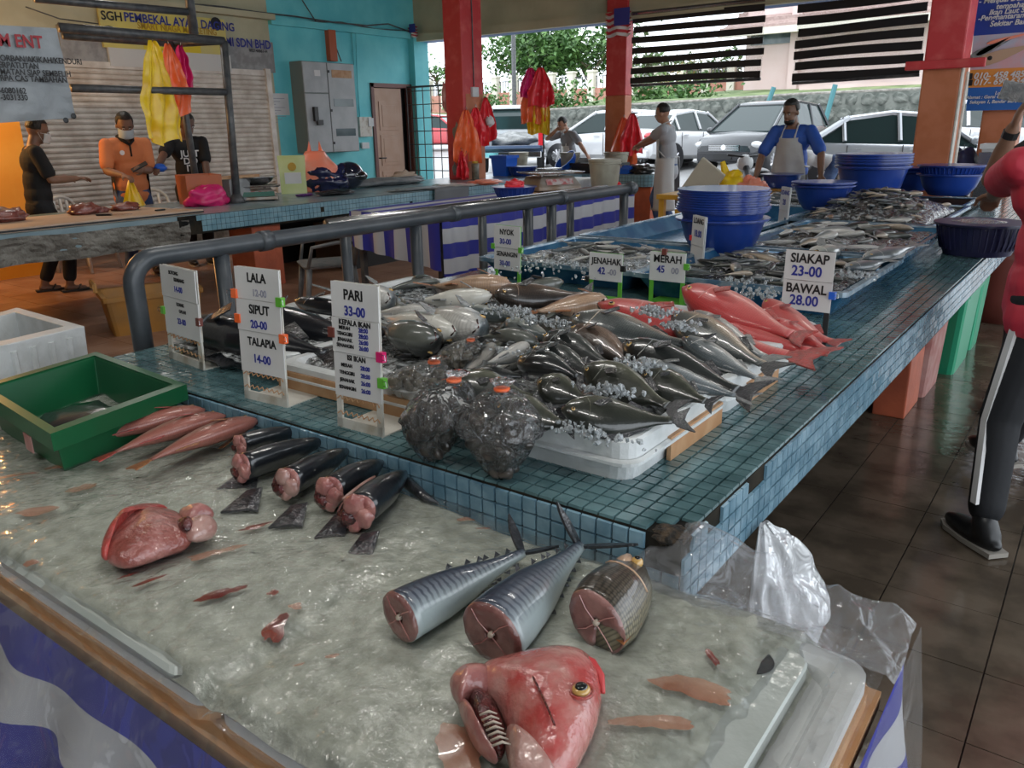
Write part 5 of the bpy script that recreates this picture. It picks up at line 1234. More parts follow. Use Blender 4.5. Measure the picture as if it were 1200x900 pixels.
def scale_box(label, c, rz, s=1.0, pan='flat', m=None):
    t = thing('weighing_scale', label, 'scale', c, rz); m = m or M['scale']
    w, d, h = .34*s, .30*s, .10*s
    b = MB(); b.loft([[V(-w/2, -d/2, .01), V(w/2, -d/2, .01), V(w/2, d/2, .01), V(-w/2, d/2, .01)], [V(-w/2, -d/2, h*.35), V(w/2, -d/2, h*.35), V(w/2, d/2, h*.35), V(-w/2, d/2, h*.35)], [V(-w*.38, -d*.36, h), V(w*.38, -d*.36, h), V(w*.38, d*.45, h), V(-w*.38, d*.45, h)]]); b.build('housing', m, t, bevel=.008)
    MB().box((0, -d*.46, h*.66), (w*.62, .004, h*.42), Rx(-.45)).build('display_panel', M['dispred'], t)
    for sx in (-1, 1): MB().tube([(sx*w*.2, 0, h), (sx*w*.2, 0, h+.02*s)], .012*s, 8).build('pan_support', M['steel'], t)
    MB().loft([rrect(-w*.55, w*.55, -d*.5, d*.5, h+.018*s, .03), rrect(-w*.6, w*.6, -d*.55, d*.55, h+.03*s, .03), rrect(-w*.58, w*.58, -d*.53, d*.53, h+.03*s, .03), rrect(-w*.53, w*.53, -d*.48, d*.48, h+.022*s, .03)]).build('pan', M['steel'], t, True, sharp=.6)
    for sx in (-1, 1):
        for sy in (-1, 1): MB().tube([(sx*w*.4, sy*d*.4, 0), (sx*w*.4, sy*d*.4, .012)], .015, 8).build('foot', M['black'], t)
    return t
M['scale'] = mat('bronze_painted_scale', (.26, .18, .12), .3, metal=.4, c2=(.4, .36, .32), ns=5)
M['dispred'] = mat('pale_display_with_red_marks', (.5, .45, .43), .3, c2=(.45, .12, .12), ns=30)
p = atx(650, 225, sx_-.35)
bo = MB().box((0, 0, .012), (.5, .62, .022)).build('wooden_board', M['wood'], None, False, (sx_-.4, p.y, SZ+.008), bevel=.004); tag(bo, 'wooden board under the bronze weighing scale', 'board')
scale_box('bronze weighing scale with steel pan on the striped table', (sx_-.38, p.y-.02, SZ+.032), PI/2-.5, 1.25)
p = atx(716, 222, sx_-.3)
def bucket(label, c, r, h, m, lid=True):
    t = thing('bucket', label, 'bucket', c); MB().lathe((0, 0, 0), [(r*.82, 0), (r, h*.93), (r, h), (r*.93, h), (r*.78, .01), (.001, .01)], 28).build('pail', m, t, True, sharp=.6)
    MB().lathe((0, 0, 0), [(r*1.0, h*.86), (r*1.05, h*.87), (r*1.05, h*.9), (r*1.0, h*.91)], 28).build('ridge', m, t, True, sharp=.6)
    if lid: MB().lathe((0, 0, 0), [(r*1.06, h*.95), (r*1.06, h*1.03), (r*.95, h*1.04), (.001, h*1.02)], 28).build('lid', m, t, True, sharp=.6)
    MB().tube([V(r*1.04*math.cos(a), r*1.04*math.sin(a), h*.86-.05*math.sin(a)) for a in (PI*k/14 for k in range(15))], .004, 5).build('handle', M['steel'], t)
    return t
M['pail'] = mat('dirty_cream_pail', (.38, .36, .28), .4, c2=(.28, .26, .2), ns=6)
bucket('cream lidded bucket at the far end of the striped table', (sx_-.2, TY_1-.2, SZ+.01), .15, .26, M['pail'])
o = MB().box((0, 0, .04), (.4, .5, .08)).build('foam_slab', M['foam'], None, False, (sx_-.62, p.y-.25, SZ+.01), bevel=.01); tag(o, 'flat white foam slab between the scale and the cream bucket', 'foam board')
crumple('plastic_bag', 'tiny red bag beside the cream bucket', 'bag', (sx_-.1, p.y-.25, SZ+.035), (.05, .06, .03), M['redbag'], 4)
# pink tray and box below
p = at(700, 275, .25)
crate('pink_crate', 'flat magenta plastic tray with a dark base on the floor past the rail', 'tray', p.x-.35, p.x+.35, p.y-.5, p.y+.5, 0, .28, M['pinkbin'])
o = MB().box((0, 0, .015), (.78, 1.1, .03)).build('pink_board', M['pinkbag'], None, False, (p.x, p.y, .285), bevel=.008); tag(o, 'bright magenta board on the crate under the rail end', 'board')
# grey plastic chairs, seen from behind
def plastic_chair(label, c, rz, m, group=None):
    t = thing('plastic_chair', label, 'chair', c, rz, group)
    MB().loft([rrect(-.21, .21, -.2, .22, .42, .05), rrect(-.22, .22, -.21, .23, .44, .05), rrect(-.2, .2, -.19, .21, .45, .05)]).build('seat', m, t, True, sharp=.6)
    for sx in (-1, 1):
        for sy in (-1, 1): MB().tube([(sx*.19, sy*.18, .43), (sx*.235, sy*.235, 0)], [.028, .018], 8).build('leg', m, t, True)
    b = MB(); b.tube([V(-.2, -.19, .43), V(-.215, -.235, .65)]+[V(-.2*math.cos(a), -.25-.02*math.sin(a), .70+.14*math.sin(a)) for a in (PI*k/10 for k in range(11))]+[V(.215, -.235, .65), V(.2, -.19, .43)], .02, 8); b.build('back_frame', m, t, True)
    for x in (-.1, 0, .1): MB().tube([(x*.9, -.2, .45), (x, -.25, .65), (x*.9, -.262, .82-abs(x)*.2)], [.014, .022, .016], 8).build('back_slat', m, t, True)
    for sx in (-1, 1): MB().tube([(sx*.21, -.23, .62), (sx*.25, -.05, .63), (sx*.24, .15, .6), (sx*.215, .19, .43)], .016, 8).build('armrest', m, t, True)
    return t
M['greychair'] = mat('weathered_grey_plastic', (.13, .14, .15), .45, c2=(.2, .2, .2), ns=10)
plastic_chair('weathered grey plastic chair between the pipe rail and the left counter', (-5.35, 4.55, 0), 2.6, M['greychair'])
plastic_chair('white plastic chair at the closed shutter behind the black-shirted man', (-9.6, 4.6, 0), -1.2, M['white'])
plastic_chair('white plastic chair behind the man in orange', (-9.7, 5.6, 0), -1.9, M['white'])
# yellow crate with lid on the floor
M['ycrate'] = mat('orange_yellow_crate', (.50, .24, .05), .45, c2=(.38, .2, .06), ns=5)
q = [at(122, 343, .32), at(150, 352, .32), at(232, 330, .32), at(205, 318, .32)]
cc = at(175, 340, .3)
yc = crate('yellow_crate', 'orange yellow plastic crate on the floor behind the rail corner', 'crate', -.36, .36, -.24, .24, 0, .31, M['ycrate']); yc.location = (cc.x, cc.y, 0); yc.rotation_euler.z = 1.2
MB().tube([(-.40, -.12, .345), (-.40, -.12, .40), (-.40, .12, .40), (-.40, .12, .345)], .018, 6).build('handle', M['ycrate'], yc)
# ================================================================ LEFT COUNTER
LX0, LX1, LY0, LY1, LZ = -8.28, -6.72, .6, 10.9, .8
lc = thing('left_counter', 'long tiled concrete counter along the left aisle with a broken grey front', 'counter', (0, 0, 0))
M['blue_mosaic'] = grid_mat('blue_mosaic_front', (.13, .27, .34), (.18, .34, .41), (.05, .07, .08), .05, .05, .3, 'yz', gw=.08)
M['worktop'] = mat('smooth_blue_grey_worktop', (.20, .29, .33), .25, c2=(.27, .36, .39), ns=3, coord='Position')
M['rawconc'] = mat('rough_broken_concrete_edge', (.15, .14, .12), .9, c2=(.26, .25, .22), ns=5, coord='Position', bump=1, bs=18, dist=.04)
YB_ = at(205, 262, .72).y
MB().bb((LX0, LY0, .63), (LX1-.02, LY1, LZ)).build('slab', M['worktop'], lc)
def rawf(u, v):
    y = LY0+(YB_-LY0)*u; return V(LX1+.0+.03*noise.noise(V(y*3, v*2, 1))+.015*noise.noise(V(y*11, v*7, 1))-.02*v*v, y, LZ-.035-.21*v-.02*noise.noise(V(y*2, 0, 5)))
b = MB().grid(rawf, 120, 10); b.bb((LX0, LY0, .57), (LX1-.03, YB_, .63)); b.build('broken_concrete_front', M['rawconc'], lc)
b = MB(); rr = random.Random(4); rest2 = MB(); cnt = 0
tm = MB().box((0, 0, 0), (.006, .046, .046)).mesh('tile', mat('pale_blue_mosaic_tile', (.15, .30, .37), .3, c2=(.22, .38, .45), ns=9, coord='Position'))
tmv = [Vector(v.co) for v in tm.vertices]; tmf = [tuple(p_.vertices) for p_ in tm.polygons]
y = YB_-.15
while y < LY1:
    for k in range(3):
        if y < YB_+.25 and (k > 0 or rr.random() < .4) and y < YB_+.1+k*.02: continue
        if rr.random() < .012: continue
        p = V(LX1, y, LZ-.028-.05*k)
        rest2.add([p+v for v in tmv], tmf)
    y += .05
MB().bb((LX1-.03, YB_-.1, .63), (LX1-.002, LY1, LZ-.002)).build('tile_backing', M['grout'], lc)
stuff(rest2.build('mosaic_tiles', tm.materials[0], lc))
for (y0, y1) in ((4.9, 5.25), (10.3, 10.7)):
    MB().bb((LX1-.5, y0, 0), (LX1-.12, y1, .63)).build('leg', M['base_orange'], lc, bevel=.01)
# recess darkness put into a black panel and box, with the dark stuff there
o = MB().bb((LX0+.2, 6.0, 0), (LX0+.3, 10.6, .62)).build('recess_dark_panel', M['black'], lc)
o = MB().bb((LX1-.75, 6.2, 0), (LX1-.15, 9.6, .5)); tag(o.build('recess_dark_box', M['black']), 'black box standing in for dark stuff and the black recess under the left counter', 'cabinet')
# L shaped end counter with rounded end
ec_ = thing('end_counter', 'pale blue counter with rounded end and orange base at the far left', 'counter', (0, 0, 0))
ex1 = at(757, 197, .8).x; ex1 = -5.55
ring = [V(LX0, 11.05, 0), V(ex1-.35, 11.05, 0)]+[V(ex1-.35+.35*math.sin(a), 11.4-.35*math.cos(a), 0) for a in (PI*k/12 for k in range(1, 12))]+[V(ex1-.35, 11.75, 0), V(LX0, 11.75, 0)]
MB().loft([[p+V(0, 0, .62) for p in ring], [p+V(0, 0, .8) for p in ring]]).build('slab', M['worktop'], ec_)
MB().loft([[p+V(0, -.012 if p.y < 11.4 else .0, .625) for p in ring], [p+V(0, -.012 if p.y < 11.4 else .0, .79) for p in ring]], cap=False).build('mosaic_edge', grid_mat('blue_mosaic_end', (.15, .30, .37), (.2, .36, .43), (.06, .08, .09), .05, .05, .3, 'xz'), ec_)
MB().bb((ex1-.75, 11.15, 0), (ex1-.12, 11.65, .62)).build('base', M['base_orange'], ec_, bevel=.01)
MB().bb((LX0, 11.2, 0), (ex1-1.0, 11.6, .62)).build('base', M['black'], ec_)
# ================================================================ STEEL FRAME OVER THE LEFT COUNTER
fr = thing('pipe_rack', 'dark steel pipe frame standing on the left counter, plastic bags hooked on it', 'frame', (0, 0, 0))
FX = -7.5
pa = atx(278, 237, FX); ptop = atx(262, 48, FX); zt2 = ptop.z; pm_ = atx(268, 108, FX)
MB().tube([(FX, pa.y, LZ), (FX, ptop.y, zt2)], .04, 10).build('post', M['darkmetal'], fr, True)
MB().lathe((FX, pa.y, LZ), [(.09, 0), (.07, .05), (.045, .09)], 14).build('base_plate', M['darkmetal'], fr, True)
xb = -8.05; pb_ = atx(205, 60, xb); pbl = atx(230, 208, xb)
MB().tube([(xb, pbl.y, LZ), (xb, pb_.y, zt2)], .035, 10).build('post', M['darkmetal'], fr, True)
l_ = atx(70, 37, FX)
MB().tube([(FX, l_.y, zt2), (FX, ptop.y, zt2)], .04, 10).build('top_pipe', M['darkmetal'], fr, True)
l2 = atx(75, 50, xb); MB().tube([(xb, l2.y, zt2), (xb, pb_.y+.05, zt2)], .035, 10).build('top_pipe', M['darkmetal'], fr, True)
MB().tube([(xb, pb_.y, zt2), (FX, ptop.y, zt2)], .035, 10).build('cross_pipe', M['darkmetal'], fr, True)
l3 = atx(84, 105, FX); MB().tube([(FX, l3.y, pm_.z), (FX, pm_.y, pm_.z)], .035, 10).build('middle_pipe', M['darkmetal'], fr, True)
u0 = atx(228, 46, -7.7); u1 = atx(217, -20, -7.7); MB().tube([(-7.7, u0.y, zt2), (-7.7, u0.y, u1.z+.5)], .045, 10).build('post', M['darkmetal'], fr, True)
u2 = atx(40, -2, -7.7); u3 = atx(219, 14, -7.7); MB().tube([(-7.7, u2.y, u2.z), (-7.7, u3.y, u3.z)], .035, 10).build('cross_pipe', M['darkmetal'], fr, True)
# vest bags hanging from hooks
def vest_bag(name, label, top, w, h, m, rz=0, seed=0, group=None):
    t = thing(name, label, 'bag', top, rz, group)
    def sh(u, v):
        k = (.16+.84*min(1, (v*1.5))**.8); x = (u-.5)*w*k*(1+.1*noise.noise(V(u*4, v*4, seed)))
        fold = .035*math.sin(u*17+seed+v*3)*(.4+.6*v)+.03*noise.noise(V(u*5, v*6, seed+9))
        hem = .03*math.sin(u*9+seed)*v + .06*abs(u-.5)*v
        return V(x, fold+.03*math.sin(PI*u), -h*v+hem*h)
    b = MB().grid(sh, 30, 26); b.grid(lambda u, v: sh(u, v)*1.0+V(0, -.045*math.sin(PI*u)*math.sin(PI*min(1, v+.1)), .004), 30, 26); b.build('film', m, t, True)
    MB().tube([(0, 0, -.01), (.012, 0, .02), (0, 0, .045), (-.012, 0, .03)], .004, 6).build('hook', M['steel'], t, True)
    return t
GB = None
vest_bag('plastic_bag', 'big bright yellow vest bag hanging from the steel frame', (FX, atx(180, 60, FX).y, zt2-.05), .5, .92, M['yellow'], PI/2+.3, 1)
vest_bag('plastic_bag', 'orange-red vest bag hanging behind the yellow one on the frame', (FX-.15, atx(198, 62, FX-.15).y, zt2-.05), .34, .66, M['orangebag'], PI/2+.1, 5)
vest_bag('plastic_bag', 'dark magenta vest bag hanging beside the back post of the frame', (FX-.4, atx(212, 62, FX-.4).y, zt2-.03), .22, .45, M['pinkbag'], PI/2, 7)
# grey banner
bx = -7.42
bn = thing('grey_banner', 'grey vinyl banner with red and black lettering hung on the steel frame', 'banner', (0, 0, 0))
c00, c10, c11, c01 = atx(-60, 26, bx), atx(66, 33, bx), atx(89, 138, bx), atx(-60, 148, bx)
M['vinyl'] = mat('grey_vinyl', (.26, .29, .31), .3, c2=(.33, .36, .38), ns=4, bump=.3, bs=9, dist=.03)
def ban(u, v):
    p = (c00*(1-u)+c10*u)*(1-v)+(c01*(1-u)+c11*u)*v; return p+V(.02*noise.noise(V(u*5, v*5, 1)), 0, 0)
MB().grid(ban, 24, 16).build('vinyl_sheet', M['vinyl'], bn, True)
M['redink'] = mat('red_print', (.38, .02, .03), .5)
def on_x(s, px, py, size, m, parent, x, align='LEFT', shear=0, roll=0, name='lettering', sx=1):
    p = atx(px, py, x); o = text_mb(s, size, m, parent, p, (PI/2, roll, PI/2), name, .0008, align, shear, sx); return o
X_ = bx+.03
for s, px, py, sz, m_ in (('M ENT', -2, 47, .135, M['redink']), ('ORBAN/AKIKAH/KENDURI', 0, 68, .064, K), ('ERPATUTAN', -2, 76, .064, K), ('MATAN SIAP SEMBELIH', 0, 84, .064, K), ('RPA CAS TAMBAHAN', 0, 91.5, .064, K), ('7-6080162', -6, 106, .064, K), ('7-3031330', -4, 114, .064, K)):
    on_x(s, px, py, sz, m_, bn, X_, sx=.86)
for px, py in ((77, 141), (86, 136)): MB().lathe(atx(px, py, bx+.01), [(.02, 0), (.024, .004), (.012, .006)], 12, M=Ry(PI/2)).build('eyelet', M['black'], bn)
# signs on the left wall
sg = thing('yellow_sign', 'yellow and white shop sign above the shutter with blue and gold lettering', 'sign', (0, 0, 0))
a, b_ = atx(115, 11, WX+.1), atx(263, 20, WX+.1); c_, d_ = atx(125, 77, WX+.1), atx(269, 82, WX+.1)
M['signy'] = mat('yellow_sign_face', (.68, .58, .14), .5, c2=(.60, .52, .2), ns=2); M['signw'] = mat('white_sign_face', (.62, .62, .60), .5); M['goldink'] = mat('gold_ink', (.45, .27, .02), .5); M['signy2'] = mat('bright_yellow_panel', (.72, .55, .02), .5); M['signg'] = mat('weathered_grey_board', (.24, .24, .24), .6, c2=(.34, .34, .34), ns=9, detail=8)
y0_, y1_ = a.y, (b_.y+d_.y)/2; zt_, zb_ = (a.z+b_.z)/2, c_.z; zm = zb_+.32*(zt_-zb_)
MB().bb((WX+.06, y0_, zm), (WX+.1, y1_, zt_)).build('yellow_face', M['signy'], sg); MB().bb((WX+.06, y0_+.05, zb_), (WX+.1, y1_+.03, zm)).build('white_face', M['signw'], sg)
MB().bb((WX+.1, y0_+.55, zm), (WX+.104, y1_-.45, zt_-.14)).build('bright_panel', M['signy2'], sg)
on_x('PEMBEKAL AYAM DAGING', 145, 20, .155, M['blue_ink'], sg, WX+.11, sx=.92); on_x('SMART NIAGA MARKETING', 161, 30, .115, M['goldink'], sg, WX+.11, sx=.85); on_x('NIAGA MARKETING', 170, 39, .09, M['goldink'], sg, WX+.11, sx=.8)
on_x('SGH', 118, 18, .15, K, sg, WX+.11); MB().lathe(atx(253, 28, WX+.105), [(.08, 0), (.09, .004), (.065, .004), (.065, .002)], 20, M=Ry(PI/2)).build('round_emblem', K, sg)
MB().ell(atx(128, 35, WX+.11), (.004, .1, .05), nu=10, nv=6).build('picture', K, sg)
sg2 = thing('grey_sign', 'long weathered grey signboard below the yellow sign, blue lettering at its end', 'sign', (0, 0, 0))
z0_, z1_ = atx(318, 87, WX).z, atx(318, 50, WX).z; ye_ = atx(321, 60, WX+.06).y
MB().bb((WX+.01, atx(70, 60, WX).y, zb_+.02), (WX+.05, ye_, z1_)).build('board', M['signg'], sg2, bevel=.004); on_x('MI SDN BHD', 264, 49, .17, M['blue_ink'], sg2, WX+.056, sx=.85); on_x('002148861-H', 292, 59, .06, K, sg2, WX+.056)
struct(MB().bb((WX, atx(20, 30, WX).y-1, atx(262, 20, WX).z+.02), (WX+.14, YS+.2, atx(262, 20, WX).z+.1)).build('trim_10b', M['cream'])).name = 'trim_11'
# paper notice, cables
nt_ = thing('paper_notice', 'white printed notice taped to the turquoise wall', 'notice', (0, 0, 0))
a, c_ = atx(309, 109, WX+.01), atx(340, 135, WX+.01); MB().bb((WX+.002, a.y, c_.z), (WX+.006, c_.y, a.z)).build('sheet', M['card'], nt_)
ln = MB()
for k in range(9): ln.bb((WX+.006, a.y+.06, a.z-.08-.045*k), (WX+.0075, c_.y-.08-.09*(k % 3), a.z-.072-.045*k))
ln.build('printed_lines', M['faint_ink'], nt_)
def cable(label, pts, r=.008, x=WX+.08):
    P_ = [atx(px, py, x) for px, py in pts]; return tag(MB().tube(P_, r, 6).build('cable', M['darkmetal'], None, True), label, 'cable')
cable('bundle of dark cables sagging along the top of the turquoise wall', [(225, 5), (262, 8), (300, 14), (345, 19), (390, 26), (430, 30), (455, 28), (480, 37)], .012)
cable('second dark cable looping below the bundle on the turquoise wall', [(255, 10), (300, 18), (350, 25), (400, 26), (440, 34), (480, 36)], .009)
cable('thin black cable dropping behind the electrical box', [(354, 0), (370, 25), (385, 32), (400, 72)], .01)
cable('dark cable curving over the yellow sign', [(30, 8), (70, 22), (115, 28)], .008, WX+.2)
# electrical cabinet
eb = thing('electrical_cabinet', 'grey steel electrical cabinet with four doors on the turquoise wall', 'electrical cabinet', (0, 0, 0))
a, b_, c_, d_ = atx(353, 71, WX+.3), atx(415, 75, WX+.3), atx(421, 177, WX+.3), atx(363, 180, WX+.3)
y0_, y1_, zt_, zb_ = (a.y+d_.y)/2, (b_.y+c_.y)/2, (a.z+b_.z)/2, (c_.z+d_.z)/2
M['cab'] = mat('light_grey_cabinet', (.40, .42, .43), .4, c2=(.34, .36, .37), ns=4); M['cabs'] = mat('darker_grey_cabinet_side', (.18, .21, .20), .6)  # cabinet body is a darker grey than its doors
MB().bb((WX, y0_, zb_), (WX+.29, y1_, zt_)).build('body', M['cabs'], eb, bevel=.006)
ym = y0_+(y1_-y0_)*.46; zsp = zt_-(zt_-zb_)*.34
for i, (u0, u1, v0, v1) in enumerate(((y0_+.01, ym-.01, zsp+.01, zt_-.01), (y0_+.01, ym-.01, zb_+.01, zsp-.01), (ym+.01, y1_-.01, zb_+.01, zt_-.01))):
    d = MB().bb((WX+.29, u0, v0), (WX+.305, u1, v1)).build('door', M['cab'], eb, bevel=.004)
    if i == 0: MB().bb((WX+.305, (u0+u1)/2-.02, v0+.25), (WX+.312, (u0+u1)/2+.1, v0+.34)).build('sticker', M['card'], d)
    if i == 1:
        MB().bb((WX+.305, u0+.12, v1-.42), (WX+.36, u0+.2, v1-.2)).bb((WX+.33, u0+.16, v1-.48), (WX+.37, u0+.28, v1-.4)).build('isolator_switch', M['black'], d, bevel=.006)
    if i == 2:
        for z in (v1-.08, v0+(v1-v0)*.62, v0+(v1-v0)*.28): MB().bb((WX+.303, u0+.08, z-.14), (WX+.309, u1-.06, z-.02)).build('breaker_window', M['glassdark'] if z < v1-.2 else M['wood'], d)
        for z in (v1-.15, v1-.75, v0+.12): MB().bb((WX+.305, u0+.0, z), (WX+.318, u0+.03, z+.04)).build('latch', M['black'], d)
eb2 = thing('junction_box', 'small cream junction box between the cabinet and the door', 'junction box', (0, 0, 0))
a, c_ = atx(421, 137, WX+.1), atx(437, 160, WX+.1); MB().bb((WX, a.y, c_.z), (WX+.1, c_.y, a.z)).build('box', M['dirty_white'], eb2, bevel=.006); MB().bb((WX+.1, a.y+.2, a.z-.16), (WX+.12, a.y+.32, a.z-.02)).build('switch', M['white'], eb2)
MB().tube([atx(417, 36, WX+.03), atx(419, 100, WX+.03), atx(422, 137, WX+.03)], .012, 6).build('conduit', M['cyan'], eb2); MB().tube([atx(412, 36, WX+.03), atx(415, 76, WX+.03)], .012, 6).build('conduit', M['cyan'], eb2)
a, c_ = atx(422, 167, WX), atx(431, 174, WX); tag(MB().bb((WX, a.y, c_.z), (WX+.05, c_.y, a.z)).build('wall_socket', M['white'], None, bevel=.005), 'white socket on the turquoise wall below the junction box', 'socket')
a, c_ = atx(380, 35, WX), atx(386, 72, WX); tag(MB().bb((WX, a.y, c_.z), (WX+.1, c_.y+.1, a.z)).build('wooden_trunking', mat('orange_brown_board', (.42, .09, .03), .5), None, bevel=.004), 'orange brown upright board above the electrical cabinet', 'board')
# grille next to the door
gr = thing('window_grille', 'black square-mesh grille in the opening beside the turquoise wall', 'grille', (0, 0, 0))
b = MB(); gx0, gx1 = aty(476, 100, BY-.4).x, aty(530, 100, BY-.4).x; gz1 = aty(500, 101, BY-.4).z
k = gx0
b.tube([(gx0, BY-.4, gz1), (gx1, BY-.4, gz1)], .018, 6)
while k < gx1: b.tube([(k, BY-.4, .1), (k, BY-.4, gz1)], .009, 5); k += .2
z = .3
while z < gz1: b.tube([(gx0, BY-.4, z), (gx1, BY-.4, z)], .009, 5); z += .235
b.build('mesh_bars', M['darkmetal'], gr)
# small flags
def flag(label, p, s=1):
    t = thing('small_flag', label, 'flag', p)
    M_ = {'r': mat('flag_red', (.5, .03, .04), .6), 'w': M['card'], 'b': mat('flag_blue', (.03, .04, .25), .6)}
    for k in range(8):
        me = MB().grid(lambda u, v: V((u-.5)*.42*s*(1-.3*v)+.02, .03*math.sin(u*9), -.05*s*(k+v)*.8-.06*abs(u-.5)), 8, 1).build('stripe', M_['r' if k % 2 == 0 else 'w'], t, True)
    MB().bb((-.02*s, -.05, -.2*s), (.22*s, -.04, .02)).build('canton', M_['b'], t)
    return t
p = aty(723, 12, BY-.3); flag('little striped flag tied at the top of the second red column', p, 1.1)
p = aty(482, 30, BY-.3); flag('small faded flag at the corner where the turquoise wall ends', p, .6)
# ---------------------------------------------------------------- striped roll-down blinds
M['clearpvc'] = film_mat('clear_blind_film', opac=.22, rough=.15, bs=8, bump=.4)
M['bandblack'] = mat('black_blind_band', (.012, .012, .013), .6)
def blind(label, x0, x1, zt, zb, n, tilt=0, duty=.62):
    t = thing('striped_blind', label, 'blind', (0, 0, 0)); H_ = zt-zb; p_ = H_/n
    MB().grid(lambda u, v: V(x0+(x1-x0)*u, BY-.18+.02*math.sin(u*5+v*4), zt-H_*v+tilt*u), 16, 16).build('clear_sheet', M['clearpvc'], t, True)
    for k in range(n):
        z = zt-p_*(k+.2)
        MB().grid(lambda u, v: V(x0+(x1-x0)*u+.02*math.sin(k*2), BY-.19+.02*math.sin(u*5+(zt-z)/H_*4), z-p_*duty*v+tilt*u+.008*math.sin(u*4+k)), 16, 2).build('band', M['bandblack'], t)
    MB().tube([(x0, BY-.2, zt+.02), (x1, BY-.2, zt+.02+tilt)], .03, 8).build('top_bar', M['steel'], t); MB().tube([(x0, BY-.18, zb), (x1, BY-.18, zb+tilt)], .022, 8).build('bottom_bar', M['darkmetal'], t)
    return t
a, b_, c_ = aty(741, 17, BY-.2), aty(897, 2, BY-.2), aty(743, 100, BY-.2)
blind('black and white banded roll-down blind right of the second red column', a.x, b_.x, (a.z+b_.z)/2, c_.z, 7, .0)
a, b_, c_ = aty(938, -25, BY-.2), aty(1092, -30, BY-.2), aty(940, 97, BY-.2)
blind('wider black banded blind left of the third red column', a.x, b_.x, a.z, c_.z, 9, .03, .72)
# ---------------------------------------------------------------- fish shop banner at right
YBN = 9.32
fbn = thing('fish_banner', 'large blue and orange fish seller banner hung on the last orange column', 'banner', (0, 0, 0))
M['bannerblue'] = mat('banner_blue', (.02, .05, .30), .4); M['bannerblue2'] = mat('banner_mid_blue', (.02, .12, .42), .4); M['bannerorange'] = mat('banner_orange', (.70, .26, .05), .4); M['bannersky'] = mat('banner_photo_sky', (.45, .45, .55), .4, c2=(.62, .35, .38), ns=5)
def bq(name, py0, py1, m, off=0):
    a, b_ = aty(1145-(py0*.1), py0, YBN), aty(1145-(py1*.1), py1, YBN); xe = aty(1290, py0, YBN).x
    return MB().add([(a.x, YBN-off, a.z), (xe, YBN-off, a.z), (xe, YBN-off, b_.z), (b_.x, YBN-off, b_.z), (a.x, YBN-off+.006, a.z), (xe, YBN-off+.006, a.z), (xe, YBN-off+.006, b_.z), (b_.x, YBN-off+.006, b_.z)], [(0, 3, 2, 1), (4, 5, 6, 7), (0, 1, 5, 4), (1, 2, 6, 5), (2, 3, 7, 6), (3, 0, 4, 7)]).build(name, m, fbn)
bq('dark_blue_field', -60, 42, M['bannerblue']); bq('picture_field', 42, 82, M['bannersky']); bq('orange_field', 82, 103, M['bannerorange']); bq('blue_field', 103, 130, M['bannerblue2'])
def on_y(s, px, py, size, m, parent, align='LEFT', shear=0):
    p = aty(px, py, YBN-.012); return text_mb(s, size, m, parent, p, (PI/2, 0, 0), 'lettering', .001, align, shear)
W_ = M['card']
for s, px, py, sz in (('- Menjual Dan Menerima', 1147, 2, .065), ('  tempahan', 1162, 8.5, .065), ('Ikan Laut Segar', 1159, 15, .065), ('-Penghantaran Percuma', 1146, 22, .065), ('Sekitar Bangi', 1160, 28.5, .065)): on_y(s, px, py, sz, W_, fbn, shear=.2)
for s, px, py, sz in (('010- 458 4859 (', 1141, 89.5, .078), ('017- 698 6349 (A', 1141, 97, .078), ('Luth Empire', 1166, 109, .042), ('Alamat : Gerai Gi-No10, Pasar Awam', 1132, 114.5, .042), ('Seksyen 1, Bandar Baru Bangi', 1136, 120, .042)): on_y(s, px, py, sz, W_, fbn, shear=.2)
b = MB()
for py in (89.5, 97): p = aty(1136.5, py, YBN-.012); b.box(p, (.045, .004, .055))
b.build('phone_icon', K, fbn)
def flatfish(px, py, L, h, m, a, name):
    p = aty(px, py, YBN-.014); n_ = 20; pts = []
    for k in range(n_):
        q = 2*PI*k/n_; r = V(math.cos(q)*L/2*(1 if math.cos(q) < 0 else 1), 0, math.sin(q)*h/2*(.55+.45*-math.cos(q)))
        pts.append(p+Ry(a) @ r)
    MB().loft([pts, [x+V(0, .004, 0) for x in pts]]).build(name, m, fbn)
flatfish(1160, 57, .35, .10, M['fin_grey'], -.4, 'printed_fish'); flatfish(1164, 54, .3, .07, K, -.5, 'printed_fish'); flatfish(1178, 63, .5, .16, FM['orangef'], -.3, 'printed_fish'); flatfish(1185, 44, .4, .05, M['salmonbag'], -.2, 'printed_fish')
MB().lathe(aty(1160, 68, YBN-.02), [(.02, 0), (.012, .002), (.001, .003)], 12, M=Rx(PI/2)).build('printed_eye', K, fbn)
# ---------------------------------------------------------------- things on the left counter
def onL(px, py, z=LZ): return at(px, py, z)
def lx(px, x=-7.3): return atx(px, 240, x).y
b_ = thing('cutting_board', 'very long worn wooden cutting board on the left counter', 'cutting board', (0, 0, 0))
q = [at(-40, 278, LZ+.02), at(222, 246, LZ+.02), at(200, 238, LZ+.02), at(-40, 256, LZ+.02)]
q = [V(LX1-.1, q[0].y-.2, 0), V(LX1-.1, q[1].y, 0), V(LX1-.95, q[1].y-.15, 0), V(LX1-.95, q[0].y-.2, 0)]
MB().loft([[p+V(0, 0, LZ+.001) for p in q], [p+V(0, 0, LZ+.035) for p in q]]).build('plank', M['board'], b_, bevel=.004)
MB().loft([[p+V(.006, 0, LZ+.008) for p in q[:2]]+[p+V(.006, 0, LZ+.022) for p in q[:2]][::-1], [p+V(-.0, 0, LZ+.008) for p in q[:2]]+[p+V(-.0, 0, LZ+.022) for p in q[:2]][::-1]]).build('dark_edge', M['black'], b_)
